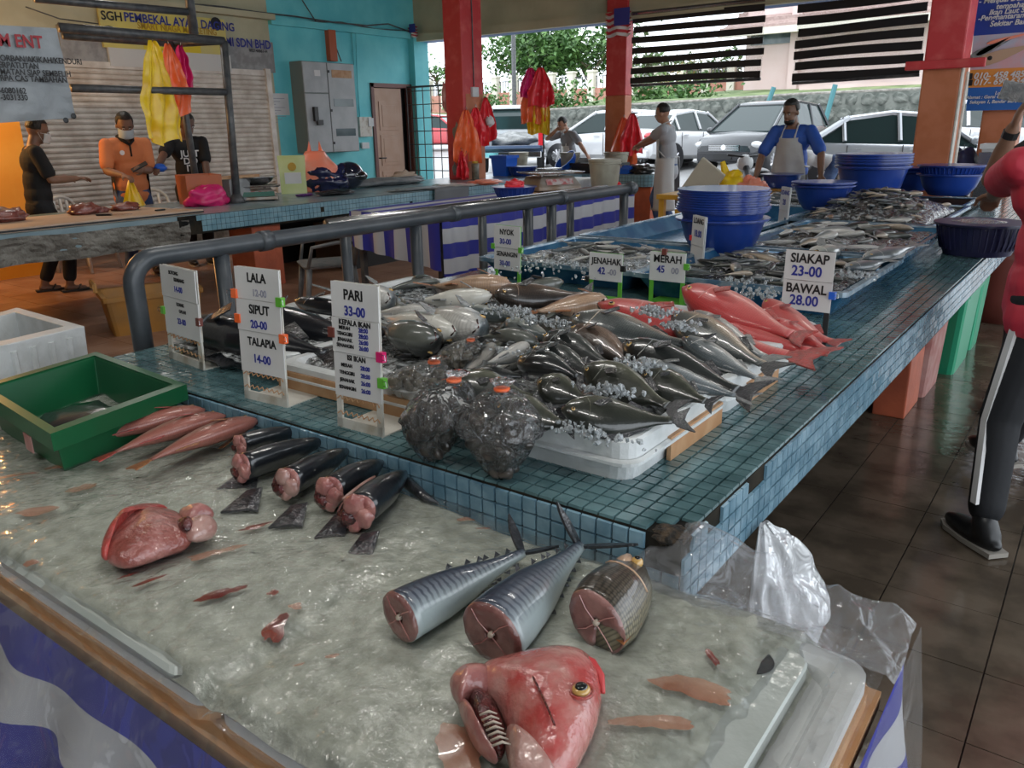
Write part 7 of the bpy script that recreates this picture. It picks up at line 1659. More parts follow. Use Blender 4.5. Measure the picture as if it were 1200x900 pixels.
def car(label, loc, rz, kind, m, s=1.0, name='car', grille=True, plate=''):
    P_ = CARP[kind]; t = thing(name, label, 'car', loc, rz); t.scale = (s, s, s)
    b = MB(); rings = []
    for (x, z0, z1, w) in P_['body']:
        m_ = (z0+z1)/2; rings.append([V(x, -w*.86, z0), V(x, w*.86, z0), V(x, w, z0+.1), V(x, w*1.02, m_), V(x, w*.99, z1-.08), V(x, w*.9, z1), V(x, 0, z1+.03), V(x, -w*.9, z1), V(x, -w*.99, z1-.08), V(x, -w*1.02, m_), V(x, -w, z0+.1)])
    b.loft(rings); b.build('body', m, t, True, sharp=.7)
    H_ = P_['house']; W_b, W_t = .80, .60; b = MB(); rings = []
    zt = max(z for x, z in H_); zb = min(z for x, z in H_)
    belt = lambda x: float(np.interp(x, [q[0] for q in P_['body']], [q[2] for q in P_['body']]))
    for (x, z) in H_:
        k = (z-zb)/(zt-zb); wt = W_b+(W_t-W_b)*k
        rings.append([V(x, -W_b, min(z, belt(x))-.03), V(x, W_b, min(z, belt(x))-.03), V(x, wt, z-.02), V(x, wt-.1, z), V(x, -wt+.1, z), V(x, -wt, z-.02)])
    b.loft(rings); b.build('windows', M['carglass'], t)
    r = MB(); tops = H_[1:-1]; rr_ = []
    xs = [tops[0][0]-.06]+[x for x, z in tops]+[tops[-1][0]+.08]
    zs = [tops[0][1]-.04]+[z for x, z in tops]+[tops[-1][1]-.05]
    for x, z in zip(xs, zs):
        k = (z-zb)/(zt-zb); wt = W_b+(W_t-W_b)*k+.015; rr_.append([V(x, -wt, z-.05), V(x, wt, z-.05), V(x, wt, z), V(x, wt-.1, z+.03), V(x, -wt+.1, z+.03), V(x, -wt, z)])
    r.loft(rr_); r.build('roof', m, t, True, sharp=.7)
    for sy in (-1, 1):
        pl = MB(); x0, z0 = H_[0]; x1, z1 = H_[1]; pl.tube([V(x0, sy*W_b, z0), V(x1, sy*(W_b+(W_t-W_b)*(z1-zb)/(zt-zb)), z1)], .05, 6)
        x0, z0 = H_[-1]; x1, z1 = H_[-2]; pl.tube([V(x0, sy*W_b, z0), V(x1, sy*(W_b+(W_t-W_b)*(z1-zb)/(zt-zb)), z1)], .04, 6)
        pl.tube([V(-.15, sy*W_b, 1.0), V(-.2, sy*W_t*1.02, zt-.02)], .04, 6); pl.tube([V(-1.05, sy*W_b, 1.0), V(-1.1, sy*(W_t+.03), zt-.08)], .04, 6)
        pl.build('window_pillar', m, t)
        g = MB(); w_ = .868
        for x in (-1.0, -.1, .85): g.box((x, sy*w_, .62), (.014, .01, .62))
        g.build('door_gap', M['carblack'], t)
        for x in (-.85, .1): MB().box((x, sy*.885, .86), (.18, .02, .03)).build('door_handle', m, t, bevel=.004)
        MB().ell((1.0, sy*.95, 1.0), (.09, .1, .07)).build('mirror', m, t, True)
        xb, wb = P_['body'][1][0], P_['body'][1][3]; MB().ell((xb-.0, sy*(wb-.12), .86), (.10, .17, .10), nu=10, nv=6).build('tail_light', M['taillight'], t, True)
        xb, wb = P_['body'][-2][0], P_['body'][-2][3]; MB().ell((xb+.02, sy*(wb-.12), .68), (.16, .18, .09), nu=10, nv=6).build('headlight', M['headlight'], t, True)
        for x in (-1.3, 1.3):
            wheel(t, x, sy*.78, .31, sy)
            MB().lathe((x, sy*.80, .31), [(.345, -.08), (.37, .085), (.345, .09)], 24, M=Rx(PI/2)).build('wheel_arch', M['carblack'], t, True)
    xf = P_['body'][-1][0]
    MB().box((xf-.04, 0, .42), (.16, 1.35, .22)).build('front_bumper', M['carblack'] if kind == 'mpv' else m, t, bevel=.04)
    b = MB(); b.box((xf-.02, 0, .62), (.06, .8, .14)); gi = b.build('grille', M['carblack'], t, bevel=.02)
    b = MB()
    for k in range(4): b.box((xf+.015, 0, .57+.032*k), (.012, .76, .008))
    b.build('grille_bars', M['chrome'], gi)
    MB().lathe((xf+.02, 0, .63), [(.05, 0), (.06, .006), (.04, .006)], 16, sx=1, M=Ry(PI/2)).build('emblem', M['chrome'], t)
    MB().box((xf+.05, 0, .42), (.02, .46, .12)).build('number_plate', M['black'], t)
    xr_ = P_['body'][0][0]; MB().box((xr_+.04, 0, .42), (.14, 1.3, .2)).build('rear_bumper', m, t, bevel=.04); MB().box((xr_-.03, 0, .66), (.02, .46, .12)).build('number_plate', M['black'], t)
    return t
GZ = -.1
def cpos(px, Y): return aty(px, 190, Y).x
def park(label, px, Y, rz, kind, m, sc_=1.0): return car(label, (cpos(px, Y), Y, GY(Y)), rz, kind, m, sc_)
M['cardark'] = mat('black_car_paint', (.012, .015, .02), .25, coat=.5)
park('silver sedan parked side-on behind the third red column', 1058, 16.6, .28, 'sedan', M['carsilver'])
park('black family car with chrome grille facing the market, centre of the car park', 893, 20.6, -1.66, 'mpv', M['cardark'])
park('white sedan seen from behind left of the black car', 795, 21.3, 1.35, 'sedan', M['carwhite'])
park('white hatchback parked behind the second red column and the seated man', 715, 21.5, 3.3, 'hatch', M['carwhite'])
park('red car at the far side of the car park behind the pickup', 592, 33, .2, 'hatch', M['carred'])
park('red car seen through the grille beside the turquoise wall', 512, 27, .35, 'sedan', M['carred'])
park('white car glimpsed at the far right between the last columns', 1190, 21, .2, 'hatch', M['carwhite'])
# pickup seen from behind
pk_ = thing('pickup_truck', 'dark blue-grey pickup truck seen from behind, tailgate down', 'truck', (cpos(606, 20.0), 20.0, GY(20)), 2.12)
pw = .88
b = MB(); b.loft([[V(x, -pw, z0), V(x, pw, z0), V(x, pw, z1), V(x, pw-.06, z1+.03), V(x, -pw+.06, z1+.03), V(x, -pw, z1)] for x, z0, z1 in ((-.6, .5, 1.15), (.2, .5, 1.15), (1.8, .5, 1.1), (2.6, .55, .95))]); b.build('front_body', M['carwhite'], pk_, True, sharp=.6)
b = MB()
for sy in (-1, 1): b.bb((-2.4, sy*pw-.05*sy-.05, .6), (-.6, sy*pw-.05*sy+.05, 1.15))
b.bb((-2.4, -pw, .55), (-.6, pw, .68)); b.build('load_bed', M['carnavy'], pk_, bevel=.01)
MB().bb((-2.85, -pw+.05, .66), (-2.4, pw-.05, .74)).build('tailgate', M['carnavy'], pk_, bevel=.01)
MB().loft([[V(x, -w, 1.15), V(x, w, 1.15), V(x, w-.12, z), V(x, -w+.12, z)] for x, w, z in ((-.62, .8, 1.5), (-.3, .82, 1.74), (.6, .82, 1.76), (1.3, .8, 1.2))]).build('cab_glass', M['carglass'], pk_)
MB().loft([[V(x, -.72, z), V(x, .72, z), V(x, .66, z+.06), V(x, -.66, z+.06)] for x, z in ((-.45, 1.7), (-.2, 1.75), (.6, 1.75), (.8, 1.68))]).build('roof', M['carwhite'], pk_, bevel=.01)
for sy in (-1, 1): MB().tube([V(-.62, sy*.8, 1.12), V(-.4, sy*.7, 1.72)], .07, 6).build('window_pillar', M['carwhite'], pk_)
MB().bb((-2.6, -.86, .42), (-2.42, .86, .58)).build('rear_bumper', M['chrome'], pk_, bevel=.02)
MB().bb((-2.63, -.28, .43), (-2.61, .28, .56)).build('number_plate', M['black'], pk_)
crumple('load', '', '', (-1.4, 0, .85), (.7, .6, .22), M['fin_grey'], 80, 1.6, .4, parent=pk_)
for sy in (-1, 1):
    MB().bb((-2.42, sy*.84-.07, .72), (-2.36, sy*.84+.07, 1.08)).build('tail_light', M['taillight'], pk_, bevel=.01)
    for x in (-1.6, 1.6): wheel(pk_, x, sy*.8, .37, sy)
# motorbike glimpsed between the man in the bib and the black-nosed car
mb = thing('motorbike', 'parked motorbike glimpsed left of the man in the grey bib', 'motorbike', (aty(885, 200, 12.9).x, 12.9, GY(12.9)), 2.2)
for x in (-.6, .6):
    MB().lathe((x, 0, .29), [(.23, -.03), (.29, -.04), (.29, .04), (.23, .03)], 24, M=Rx(PI/2)).build('wheel', M['tyre'], mb, True)
MB().tube([(-.6, .0, .29), (-.2, 0, .6), (.3, 0, .55), (.62, 0, .9)], [.05, .12, .1, .04], 10).build('frame', M['carblack'], mb, True); MB().ell((-.25, 0, .78), (.38, .13, .07)).build('seat', M['black'], mb, True); MB().tube([(.5, -.33, 1.02), (.58, 0, .98), (.5, .33, 1.02)], .018, 6).build('handlebar', M['black'], mb, True); MB().ell((.62, 0, .88), (.12, .14, .14)).build('headlight', M['white'], mb, True); MB().tube([(.6, 0, .29), (.58, 0, .95)], .03, 6).build('fork', M['chrome'], mb)
# ================================================================ PEOPLE
def skinmat(name, c): return mat(name, c, .5, sss=.05, c2=(c[0]*1.15, c[1]*1.12, c[2]*1.1), ns=9)
SK = {'a': skinmat('brown_skin', (.20, .105, .065)), 'b': skinmat('light_brown_skin', (.33, .18, .115)), 'c': skinmat('dark_brown_skin', (.13, .065, .042))}
M['hair'] = mat('black_hair', (.008, .007, .006), .5, c2=(.02, .018, .015), ns=40, bump=.4, bs=60)
M['mask'] = mat('pale_blue_face_mask', (.45, .56, .62), .6); M['maskw'] = mat('white_face_mask', (.6, .6, .58), .6)
M['blacktee'] = mat('black_cotton', (.008, .008, .009), .85, bump=.3, bs=7, dist=.03); M['orangeshirt'] = mat('orange_polo_cloth', (.62, .20, .07), .7, bump=.3, bs=7, dist=.03); M['greyshirt'] = mat('grey_polo_cloth', (.20, .21, .23), .7, bump=.3, bs=7, dist=.03); M['palegrey'] = mat('pale_grey_cloth', (.34, .35, .37), .7, bump=.3, bs=7, dist=.03); M['blueshirt'] = mat('royal_blue_cloth', (.02, .09, .42), .6, bump=.3, bs=7, dist=.03); M['redshirt'] = mat('red_jersey_cloth', (.52, .025, .05), .6, c2=(.58, .04, .07), ns=9, bump=.3, bs=6, dist=.04); M['jeans'] = mat('blue_denim', (.03, .06, .16), .8, c2=(.08, .13, .25), ns=9); M['blackpants'] = mat('black_trousers', (.006, .007, .010), .75, bump=.3, bs=6, dist=.03); M['apronw'] = mat('white_vinyl_apron', (.50, .50, .49), .4, bump=.3, bs=6, dist=.03); M['aprong'] = mat('pale_grey_vinyl_apron', (.52, .51, .50), .4, c2=(.60, .59, .58), ns=4, bump=.5, bs=6, dist=.04); M['whiteshirt'] = mat('white_cloth', (.6, .6, .6), .7); M['boots'] = mat('yellow_rubber', (.75, .40, .02), .35); M['sandal'] = mat('dark_sandal', (.02, .015, .012), .6); M['greybluecloth'] = mat('shoe_rim', (.35, .32, .28), .6)
def remesh(o, vox=.011, smooth=3):
    md = o.modifiers.new('remesh', 'REMESH'); md.mode = 'VOXEL'; md.voxel_size = vox; md.use_smooth_shade = True
    m2 = o.modifiers.new('smooth', 'SMOOTH'); m2.factor = .5; m2.iterations = smooth; return o
def cap(b, p, q, r0, r1, n=14, mid=None):
    p, q = Vector(p), Vector(q); P_ = []; R_ = []
    d = (q-p).normalized()
    P_ += [p-d*r0*.85, p-d*r0*.5, p]; R_ += [r0*.45, r0*.85, r0]
    if mid: P_.append((p+q)/2); R_.append(mid)
    P_ += [q, q+d*r1*.5, q+d*r1*.85]; R_ += [r1, r1*.85, r1*.45]
    b.tube(P_, R_, n)
def ik(a, c, l1, l2, pole):
    a, c = Vector(a), Vector(c); d = c-a; L_ = min(d.length, (l1+l2)*.999); d.normalize(); c = a+d*L_
    x = (l1*l1-l2*l2+L_*L_)/(2*L_); h = math.sqrt(max(0, l1*l1-x*x)); pl = Vector(pole); pl = (pl-d*pl.dot(d)).normalized(); return a+d*x+pl*h, c
def hand(b, w, fd, pn, k, curl=.5, side=1):
    """palm and five fingers: w wrist, fd forearm direction, pn palm normal"""
    fd = fd.normalized(); pn = (pn-fd*pn.dot(fd)).normalized(); sx = fd.cross(pn)*side
    R_ = Matrix((fd, sx, pn)).transposed()
    b.ell(w+fd*.05*k, (.055*k, .042*k, .017*k), R_, 14, 8)
    for i, (off, l) in enumerate(((-.030, .068), (-.010, .078), (.010, .074), (.029, .058))):
        base = w+fd*.088*k+sx*off*k; p = base; dirn = fd; pts = [base-fd*.02*k, base]
        for j in range(3):
            a = curl*(.5+.35*j); dirn = (dirn*math.cos(a)+pn*math.sin(a)).normalized() if j else (fd*math.cos(curl*.4)+pn*math.sin(curl*.4)).normalized()
            p = p+dirn*l*k*(.42, .32, .26)[j]; pts.append(p)
        b.tube(pts, [.0105*k, .0105*k, .0095*k, .009*k, .0075*k], 8)
    th = w+fd*.025*k-sx*.034*k; b.tube([w+fd*.015*k-sx*.015*k, th, th+(fd*.6-sx*.6+pn*.3)*.034*k, th+(fd*.9-sx*.45+pn*.6)*.058*k], [.014*k, .0125*k, .011*k, .009*k], 8)
def person(label, loc, rz, h=1.7, lean=0, lean_side=0, wL=None, wR=None, poleL=(-.5, -.6, -.8), poleR=(.5, -.6, -.8), aL=(-.1, 0), aR=(.1, 0), hipz=None, kneepole=(0, 1, 0), hy=0, hp_=0, skin='a', shirt='blacktee', pants='blackpants', sleeve=.75, curlL=.5, curlR=.5, pnL=(0, 0, -1), pnR=(0, 0, -1), hair='short', mask=None, shoes='black', girth=1.0, beard=False, longhem=False, ankleL=None, ankleR=None, vox=.0105, headon=True):
    t = thing('person', label, 'person', loc, rz); k = h/1.7; sk = SK[skin]
    hz = (hipz or .90*k); U = Rx(-lean) @ Ry(lean_side)
    hip = V(0, 0, hz)
    def up(x, y, z): return hip+U @ V(x*k, y*k, z*k)
    shL, shR = up(-.175*girth, 0, .50), up(.175*girth, 0, .50); neck = up(0, .015, .57); 
    hd = up(0, .035, .70); Hr = U @ Rz(hy) @ Rx(-hp_); Hc = neck+Hr @ V(0, .02*k, .13*k)
    wL = Vector(wL) if wL else up(-.24, .05, .0); wR = Vector(wR) if wR else up(.24, .05, .0)
    eL, wL = ik(shL, wL, .285*k, .255*k, poleL); eR, wR = ik(shR, wR, .285*k, .255*k, poleR)
    anL = Vector(ankleL) if ankleL else V(aL[0]*k, aL[1]*k, .085*k); anR = Vector(ankleR) if ankleR else V(aR[0]*k, aR[1]*k, .085*k)
    hL, hR = V(-.09*k, 0, hz-.02*k), V(.09*k, 0, hz-.02*k)
    kL, anL = ik(hL, anL, .43*k, .41*k, kneepole); kR, anR = ik(hR, anR, .43*k, .41*k, kneepole)
    b = MB(); g = girth
    b.ell(up(0, 0, .04), (.155*k*g, .105*k*g, .12*k), U, 16, 10); b.ell(up(0, 0, .22), (.135*k*g, .10*k*g, .2*k), U, 16, 10); b.ell(up(0, 0, .40), (.165*k*g, .105*k*g, .17*k), U, 16, 10)
    cap(b, up(-.13*g, 0, .50), up(.13*g, 0, .50), .062*k, .062*k); cap(b, up(0, -.005, .5), Hc-Hr @ V(0, .02*k, .06*k), .060*k, .052*k)
    for s, e, w in ((shL, eL, wL), (shR, eR, wR)):
        cap(b, s, e, .054*k, .042*k); cap(b, e, w, .042*k, .028*k, mid=.041*k)
    hand(b, wL, wL-eL, Vector(pnL), k, curlL, -1); hand(b, wR, wR-eR, Vector(pnR), k, curlR, 1)
    for h_, kn_, an in ((hL, kL, anL), (hR, kR, anR)):
        cap(b, h_, kn_, .085*k, .058*k); cap(b, kn_, an, .056*k, .040*k, mid=.056*k)
        cap(b, an+V(0, -.03*k, -.045*k), an+V(0, .13*k, -.06*k), .035*k, .026*k)
    if headon:
        b.ell(Hc+Hr @ V(0, -.008*k, .035*k), (.076*k, .098*k, .098*k), Hr, 18, 12); b.ell(Hc+Hr @ V(0, .028*k, -.035*k), (.060*k, .066*k, .078*k), Hr, 16, 10)
        b.ell(Hc+Hr @ V(0, .095*k, -.008*k), (.014*k, .020*k, .026*k), Hr, 8, 6); b.ell(Hc+Hr @ V(0, .085*k, -.048*k), (.026*k, .014*k, .012*k), Hr, 8, 6); b.ell(Hc+Hr @ V(0, .074*k, .035*k), (.055*k, .022*k, .013*k), Hr, 10, 6)
        for s in (-1, 1): b.ell(Hc+Hr @ V(s*.079*k, -.004*k, -.004*k), (.012*k, .020*k, .031*k), Hr, 8, 6)
    remesh(b.build('body', sk, t, True), vox)
    if headon:
        for s in (-1, 1):
            e = MB().ell(Hc+Hr @ V(s*.030*k, .084*k, .012*k), (.013*k, .008*k, .007*k), Hr, 8, 6).build('eye', M['maskw'], t, True); MB().ell(Hc+Hr @ V(s*.030*k, .0905*k, .012*k), (.006*k, .004*k, .006*k), Hr, 8, 6).build('pupil', M['eyeb'], e, True)
            MB().ell(Hc+Hr @ V(s*.031*k, .090*k, .034*k), (.021*k, .007*k, .0045*k), Hr, 8, 6).build('eyebrow', M['hair'], t, True)
        if not mask: MB().ell(Hc+Hr @ V(0, .096*k, -.05*k), (.022*k, .007*k, .006*k), Hr, 8, 6).build('lips', M['flesh'], t, True)
        if hair:
            b = MB()
            def hf(v):
                if v.y > .35 and v.z < .42: return V(v.x*.85, v.y*.55, v.z*.6+.1)
                if v.z < -.25: return V(v.x*.93, v.y*.95, -.25+(v.z+.25)*.35)
                return v*(1+.05*noise.noise(v*6))
            b.ell(Hc+Hr @ V(0, -.014*k, .045*k), (.085*k, .102*k, .104*k), Hr, 24, 16, fn=hf); b.build('hair', M['hair'], t, True)
        if beard: b = MB(); b.ell(Hc+Hr @ V(0, .044*k, -.075*k), (.058*k, .055*k, .042*k), Hr, 14, 8); b.build('beard', M['hair'], t, True)
        if mask:
            b = MB(); b.grid(lambda u, v: Hc+Hr @ (V(math.sin((u-.5)*2.6)*.074, .020+math.cos((u-.5)*2.6)*(.092+.012*math.sin(PI*v)), .000-.095*v+.006*math.sin(PI*u))*k), 14, 8); mk = b.build('face_mask', M[mask], t, True)
            sd = mk.modifiers.new('s', 'SOLIDIFY'); sd.thickness = .003; sd.offset = 1
            b = MB()
            for s in (-1, 1):
                for z in (-.005, -.08): b.tube([Hc+Hr @ (V(s*.07, .045, z)*k), Hc+Hr @ (V(s*.088, -.012, -.01)*k)], .0018, 4)
            b.build('ear_loop', M[mask], t)
    # shirt
    b = MB(); i_ = .014*k
    b.ell(up(0, 0, -.05), (.160*k*g+i_, .114*k*g+i_, .15*k), U, 18, 10); b.ell(up(0, 0, .08), (.152*k*g+i_, .108*k*g+i_, .15*k), U, 18, 10); b.ell(up(0, 0, .20), (.140*k*g+i_, .105*k*g+i_, .22*k), U, 18, 10); b.ell(up(0, 0, .40), (.168*k*g+i_, .107*k*g+i_, .155*k), U, 18, 10)
    cap(b, up(-.118*g, 0, .50), up(.118*g, 0, .50), .058*k+i_*.6, .058*k+i_*.6)
    if longhem: cap(b, V(0, 0, hz+.10), V(0, .0, hz-.02), .205*k, .21*k, 20)
    for s, e in ((shL, eL), (shR, eR)): cap(b, s, s+(e-s)*sleeve, .054*k+i_, .050*k+i_*1.5)
    remesh(b.build('shirt', M[shirt], t, True), vox)
    # trousers
    b = MB(); b.ell(V(0, 0, hz+.02*k), (.155*k*g+i_*.5, .108*k*g+i_*.5, .12*k), None, 18, 10)
    for h_, kn_, an in ((hL, kL, anL), (hR, kR, anR)):
        cap(b, h_, kn_, .085*k+i_, .060*k+i_); cap(b, kn_, an+(kn_-an).normalized()*.07*k, .058*k+i_, .050*k+i_)
    remesh(b.build('trousers', M[pants], t, True), vox*1.15)
    for an, kn_ in ((anL, kL), (anR, kR)):
        b = MB()
        if shoes == 'boots':
            cap(b, an+(kn_-an)*.75, an, .062*k, .052*k); cap(b, an+V(0, -.02*k, -.045*k), an+V(0, .15*k, -.05*k), .045*k, .038*k); remesh(b.build('boot', M['boots'], t, True), .011)
        elif shoes == 'sandal':
            b.loft([[an+V(x*k, y*k, z-.085*k+.002) for x, y in ((-.045, -.09), (.045, -.09), (.05, .1), (.02, .2), (-.02, .2), (-.05, .1))] for z in (0, .018)]); so_ = b.build('sandal', M['sandal'], t)
            MB().tube([an+V(-.045*k, .06*k, -.06*k), an+V(0, .10*k, -.025*k), an+V(.045*k, .06*k, -.06*k)], .008, 6).build('strap', M['sandal'], so_)
        else:
            b.ell(an+V(0, .05*k, -.045*k), (.050*k, .15*k, .042*k), None, 16, 10, fn=lambda v: V(v.x, v.y, max(v.z, -.75))); cap(b, an+V(0, -.03*k, -.03*k), an+V(0, .0, .02*k), .047*k, .045*k); sh_ = remesh(b.build('shoe', M['black'], t, True), .009)
            MB().loft([[an+V(x*k, y*k, z-.083*k) for x, y in ((-.04, -.095), (.04, -.095), (.052, .05), (.046, .15), (.02, .2), (-.02, .2), (-.046, .15), (-.052, .05))] for z in (0, .018)]).build('sole', M['greybluecloth'], t)
    t['_'] = 0; del t['_']
    return t, dict(up=up, Hc=Hc, Hr=Hr, U=U, wL=wL, wR=wR, eL=eL, eR=eR, shL=shL, shR=shR, kL=kL, kR=kR, anL=anL, anR=anR, k=k, hz=hz)
def local(t, p):   # world point to the person's local frame
    return Rz(-t[1]) @ (Vector(p)-Vector(t[0]))
def apron(t, J, m, ztop, zbot, w0, w1, neck=True, yoff=.13, wrap=1.0, name='apron'):
    k = J['k']; up = J['up']
    def f(u, v):
        w = (w0+(w1-w0)*min(1, v*2.2)); a = (u-.5)*2; z = ztop+(zbot-ztop)*v
        zz = z-.9
        y = (yoff+.0*v)*math.cos(a*wrap*.9)+.015*math.sin(u*14+v*4)*v
        p = V(w*a, y, 0)
        return (up(p.x, p.y, zz) if zz > -.05 else V(p.x*k, p.y*k+(up(0, 0, 0)).y, J['hz']+zz*k))
    ap = MB().grid(f, 26, 26).build(name, M[m], t, True); sd = ap.modifiers.new('s', 'SOLIDIFY'); sd.thickness = .004
    if neck: MB().tube([f(.2, 0), up(-.07, .02, .57), up(0, -.07, .60), up(.07, .02, .57), f(.8, 0)], .010, 6).build('neck_strap', M[m], ap)
    MB().tube([f(0, .38), up(-.19, -.02, .12), up(0, -.14, .12), up(.19, -.02, .12), f(1, .38)], .008, 6).build('waist_tie', M[m], ap)
    return ap
# 1 man in black at far left, striped trousers, facing right (+y)
L1 = ((-8.55, 3.72, 0), -.25)
t, J = person('man in black tee and white mask with three-striped trousers, behind the cutting board', L1[0], L1[1], 1.66, .05, wR=local(L1, atx(90, 209, -8.3)), wL=local(L1, atx(70, 209, -8.7)), curlR=.9, curlL=.8, skin='a', mask='maskw', pants='blackpants', shoes='sandal', hp_=.25, aL=(-.1, -.08), aR=(.1, .12), girth=1.05)
for q in (-.016, 0, .016): MB().tube([J['kR']+V(.062, q, -.05), J['kR']+V(.064, q, -.13)], .003, 4).build('white_stripe', M['card'], t)
# 2 man in orange
L2 = ((-8.62, 4.72, 0), -1.75)
t, J = person('man in orange and black polo with pale blue mask holding a phone and yellow bag', L2[0], L2[1], 1.72, .05, wR=local(L2, atx(145, 206, -8.3)), wL=local(L2, atx(167, 199, -8.3)), pnL=(1, 0, .3), curlL=1.0, curlR=1.1, skin='a', shirt='orangeshirt', pants='jeans', mask='mask', hp_=.42, girth=1.12, aL=(-.14, 0), aR=(.14, 0), hy=-.15)
for s in (-1, 1): MB().grid(lambda u, v, s=s: J['up'](s*(.175+.0*v), .06-.12*u, .33-.36*v), 3, 8).build('black_side_panel', M['blacktee'], t, True)
c = J['up'](0, .07, .56); MB().tube([J['up'](-.075, .0, .575), J['up'](-.05, .085, .54), J['up'](0, .125, .50), J['up'](.05, .085, .54), J['up'](.075, 0, .575), J['up'](0, -.075, .60), J['up'](-.075, 0, .575)], .017, 8).build('black_collar', M['blacktee'], t, True); MB().tube([J['up'](0, .127, .5), J['up'](0, .132, .38)], .010, 6).build('placket', M['blacktee'], t)
MB().lathe(J['up'](.085, .125, .42), [(.022, 0), (.026, .003), (.001, .003)], 14, M=Rx(PI/2)).build('chest_badge', M['card'], t)
w = Rz(L2[1]) @ J['wL']+Vector(L2[0]); f = (Rz(L2[1]) @ (J['wL']-J['eL'])).normalized(); ph = thing('phone', 'dark phone in the hand of the man in orange', 'phone', w+f*.10+V(0, 0, .03), -.8)
ph.rotation_euler = (.5, .35, -.3); MB().box((0, 0, 0), (.08, .17, .012)).build('body', M['black'], ph, bevel=.004)
w = Rz(L2[1]) @ J['wR']+Vector(L2[0])
def bagf(u, v): return w+V(.05+.02*math.sin(u*9), (u-.5)*.30*v+.03, -.0-.36*v)
o = MB().grid(bagf, 16, 16).grid(lambda u, v: bagf(u, v)+V(.06*math.sin(PI*u)*v, 0, 0), 16, 16).build('plastic_bag', M['yellow'], None, True); tag(o, 'yellow plastic bag held up by the man in orange', 'bag')
# 3 man in black tee with lettering
L3 = ((-8.8, 5.55, 0), -1.95)
t, J = person('man in black lettered tee standing half hidden behind the yellow hanging bag', L3[0], L3[1], 1.72, .06, wR=local(L3, atx(176, 214, -8.3)), wL=local(L3, atx(246, 228, -8.4)), curlR=.8, skin='c', shirt='blacktee', pants='blackpants', hp_=.35, hy=.25)
for s, z in (('JUST', .38), ('DO', .30), ('IT.', .22)): text_mb(s, .10, M['card'], t, J['up'](0, .138, z), (PI/2, 0, PI), 'shirt_lettering', .001)
w = Rz(L3[1]) @ J['wR']+Vector(L3[0]); o = MB().ell((w.x+.03, w.y, w.z-.02), (.06, .07, .045), nu=14, nv=8, fn=lambda v: v*(1+.3*noise.noise(v*3))).build('blue_glove', M['bright_blue'], t, True); o.parent = None; tag(o, 'blue glove in the hand of the man in the lettered tee', 'glove')
# 4 seated man in grey polo, hand at his face
X4 = aty(668, 160, 13.0).x; L4 = ((X4, 13.0, GY(13)), PI-.35)
t, J = person('man in grey polo, hand at his face, behind the bag pole', L4[0], L4[1], 1.68, .12, wR=local(L4, aty(652, 152, 12.85)), wL=local(L4, aty(690, 185, 12.7)), poleR=(.9, .2, -.8), pnR=(0, -1, 0), skin='b', shirt='greyshirt', pants='jeans', hp_=.45, curlR=.5, sleeve=.7)
MB().grid(lambda u, v: J['Hc']+J['Hr'] @ V(math.sin((u-.5)*2.6)*.07, .015+math.cos((u-.5)*2.6)*.085, -.06-.04*v), 10, 4).build('face_mask', M['maskw'], t, True)
apron(t, J, 'apronw', 1.2, .5, .10, .19, True)
# 5 man in white apron in profile
L5 = ((-5.22, 10.8, 0), 1.75)
t, J = person('man in grey shirt, long white apron and yellow boots at the end counter', L5[0], L5[1], 1.76, .10, wR=local(L5, aty(728, 186, 11.25)), wL=local(L5, aty(722, 187, 11.05)), skin='b', shirt='palegrey', pants='jeans', shoes='boots', curlL=.6, curlR=.6, sleeve=.62, hp_=.1, aL=(-.09, .06), aR=(.09, -.06))
apron(t, J, 'apronw', 1.28, .9, .13, .19, True, .15, 1.15)
def wrapf(u, v):
    a = (u-.5)*5.0; fl = 1+.25*v; return V(.215*fl*math.sin(a)+.01*math.sin(a*5)*v, .165*fl*math.cos(a)+.02+.015*math.sin(a*7+v*3)*v, 1.06-.72*v)
ap = MB().grid(wrapf, 60, 24).build('apron_skirt', M['apronw'], t, True); sd = ap.modifiers.new('s', 'SOLIDIFY'); sd.thickness = .004
# 6 man in bib
L6 = ((aty(928, 200, 9.35).x, 9.35, 0), PI-.12)
t, J = person('bearded man in royal blue tee and grey bib apron facing the camera', L6[0], L6[1], 1.72, .10, wL=local(L6, aty(962, 206, 9.1)), wR=local(L6, aty(886, 206, 9.1)), poleL=(-.9, -.2, .1), poleR=(.9, -.2, .1), skin='a', shirt='blueshirt', pants='blackpants', hp_=.22, hy=-.1, beard=True, girth=1.12, curlL=.5, curlR=.5, sleeve=.85)
apron(t, J, 'aprong', 1.34, .55, .13, .20, True, .155, 1.1)
basin('blue_basin', 'blue basin held at the waist by the bearded man in the bib', 'basin', (aty(915, 215, 8.95).x, 8.97, CZ+.03), .21, .14, M['blue'])
ts = thing('side_table', 'small steel side table under the basin of the bearded man', 'table', (aty(915, 215, 8.95).x, 8.95, 0)); MB().box((0, 0, CZ+.015), (.5, .4, .03)).build('top', M['steel'], ts)
for sx in (-.22, .22): MB().box((sx, 0, CZ/2), (.03, .03, CZ)).build('leg', M['steel'], ts)
# 7 man bending behind him
X7 = aty(960, 190, 12.3).x; L7 = ((X7, 13.1, GY(13.1)), PI/2+.2)
t, J = person('shaven-headed man in white shirt and jeans bending down behind the bearded man', L7[0], L7[1], 1.68, 1.35, skin='b', shirt='whiteshirt', pants='jeans', hair=None, wL=(-.1, .55, .45), wR=(.15, .6, .45), hp_=-.1)
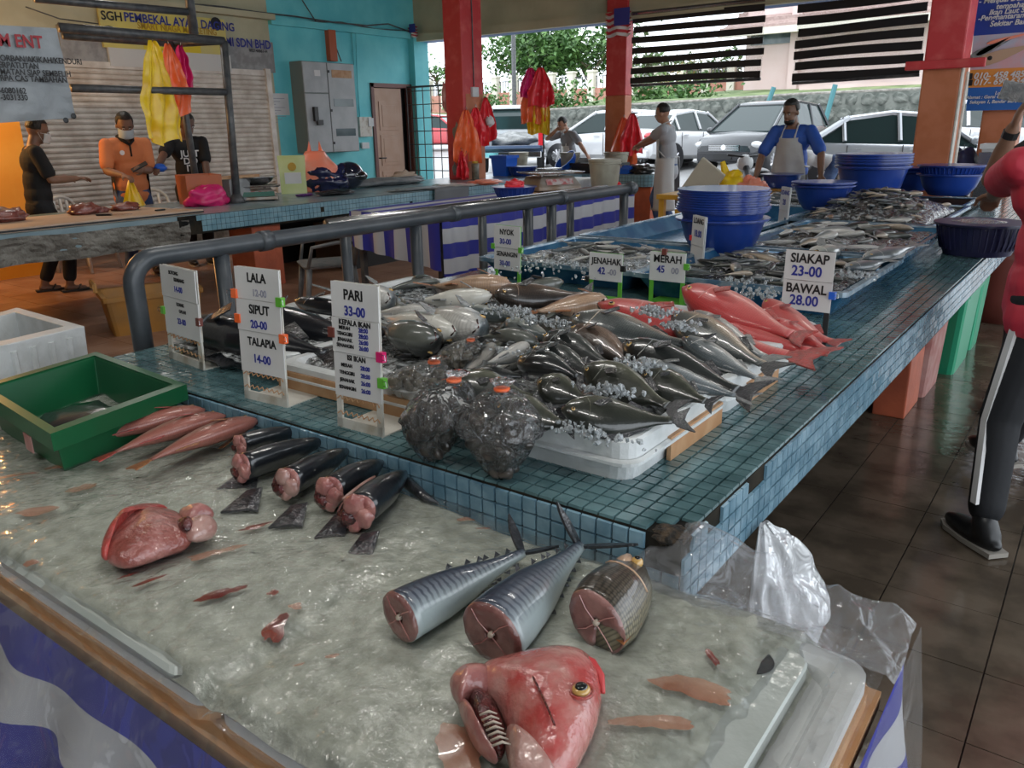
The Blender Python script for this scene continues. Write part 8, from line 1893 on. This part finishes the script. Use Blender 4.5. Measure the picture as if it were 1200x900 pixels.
# 8 person in red at the right edge
L8 = ((.05, 3.55, 0), .55)
L8 = ((-.085, 3.42, 0), .80)
t, J = person('person in red jersey and black striped trousers leaning over the counter', L8[0], L8[1], 1.64, .12, wL=local(L8, V(-.52, 4.25, 1.08)), wR=(.35, .35, .95), ankleL=local(L8, V(-.20, 3.12, .085)), ankleR=(.22, .45, .085), skin='a', shirt='redshirt', pants='blackpants', girth=1.35, sleeve=.95, longhem=True, curlL=.7, poleL=(-.7, -.2, .5), vox=.009, hp_=.3)
p0, p1, p2 = J['hz'], J['kL'], J['anL']
hl = V(-.09*J['k'], 0, J['hz']-.02)
b = MB()
for (a, c_, r0, r1) in ((hl+V(0, 0, .08), J['kL'], .105, .078), (J['kL'], J['anL']+V(0, 0, .1), .077, .068)):
    n_ = 6
    b.add([a+V(-r0+.006, .012, 0), a+V(-r0+.006, -.016, 0), c_+V(-r1+.006, -.016, 0), c_+V(-r1+.006, .012, 0), a+V(-r0+.02, .012, 0), a+V(-r0+.02, -.016, 0), c_+V(-r1+.02, -.016, 0), c_+V(-r1+.02, .012, 0)], [(0, 1, 2, 3), (7, 6, 5, 4), (0, 4, 5, 1), (1, 5, 6, 2), (2, 6, 7, 3), (3, 7, 4, 0)])
b.build('white_stripe', M['card'], t)
# 9 person behind holding a phone up
L9 = ((-.14, 4.62, 0), .55)
wp = aty(1187, 150, 4.35)
t, J = person('person in dark clothes with a black wristband holding a phone up behind the red jersey', L9[0], L9[1], 1.70, .05, wL=local(L9, wp), wR=(.3, .3, 1.1), poleL=(-1.0, -.1, -.5), skin='a', shirt='blacktee', pants='blackpants', curlL=.9, pnL=(1, -.6, 0), sleeve=.6, ankleL=local(L9, V(-.30, 4.78, .085)), vox=.009)
MB().tube([J['wL']-(J['wL']-J['eL']).normalized()*.045, J['wL']-(J['wL']-J['eL']).normalized()*.015], .034, 14).build('wristband', M['black'], t)
w = Rz(L9[1]) @ J['wL']+Vector(L9[0]); f = (Rz(L9[1]) @ (J['wL']-J['eL'])).normalized(); ph = thing('phone', 'phone held up at the right edge above the wristband', 'phone', w+f*.15+V(-.02, -.02, .01), .5); ph.rotation_euler = (0.25, .2, .2)
MB().box((0, 0, 0), (.16, .01, .08)).build('body', M['fin_grey'], ph, bevel=.004)
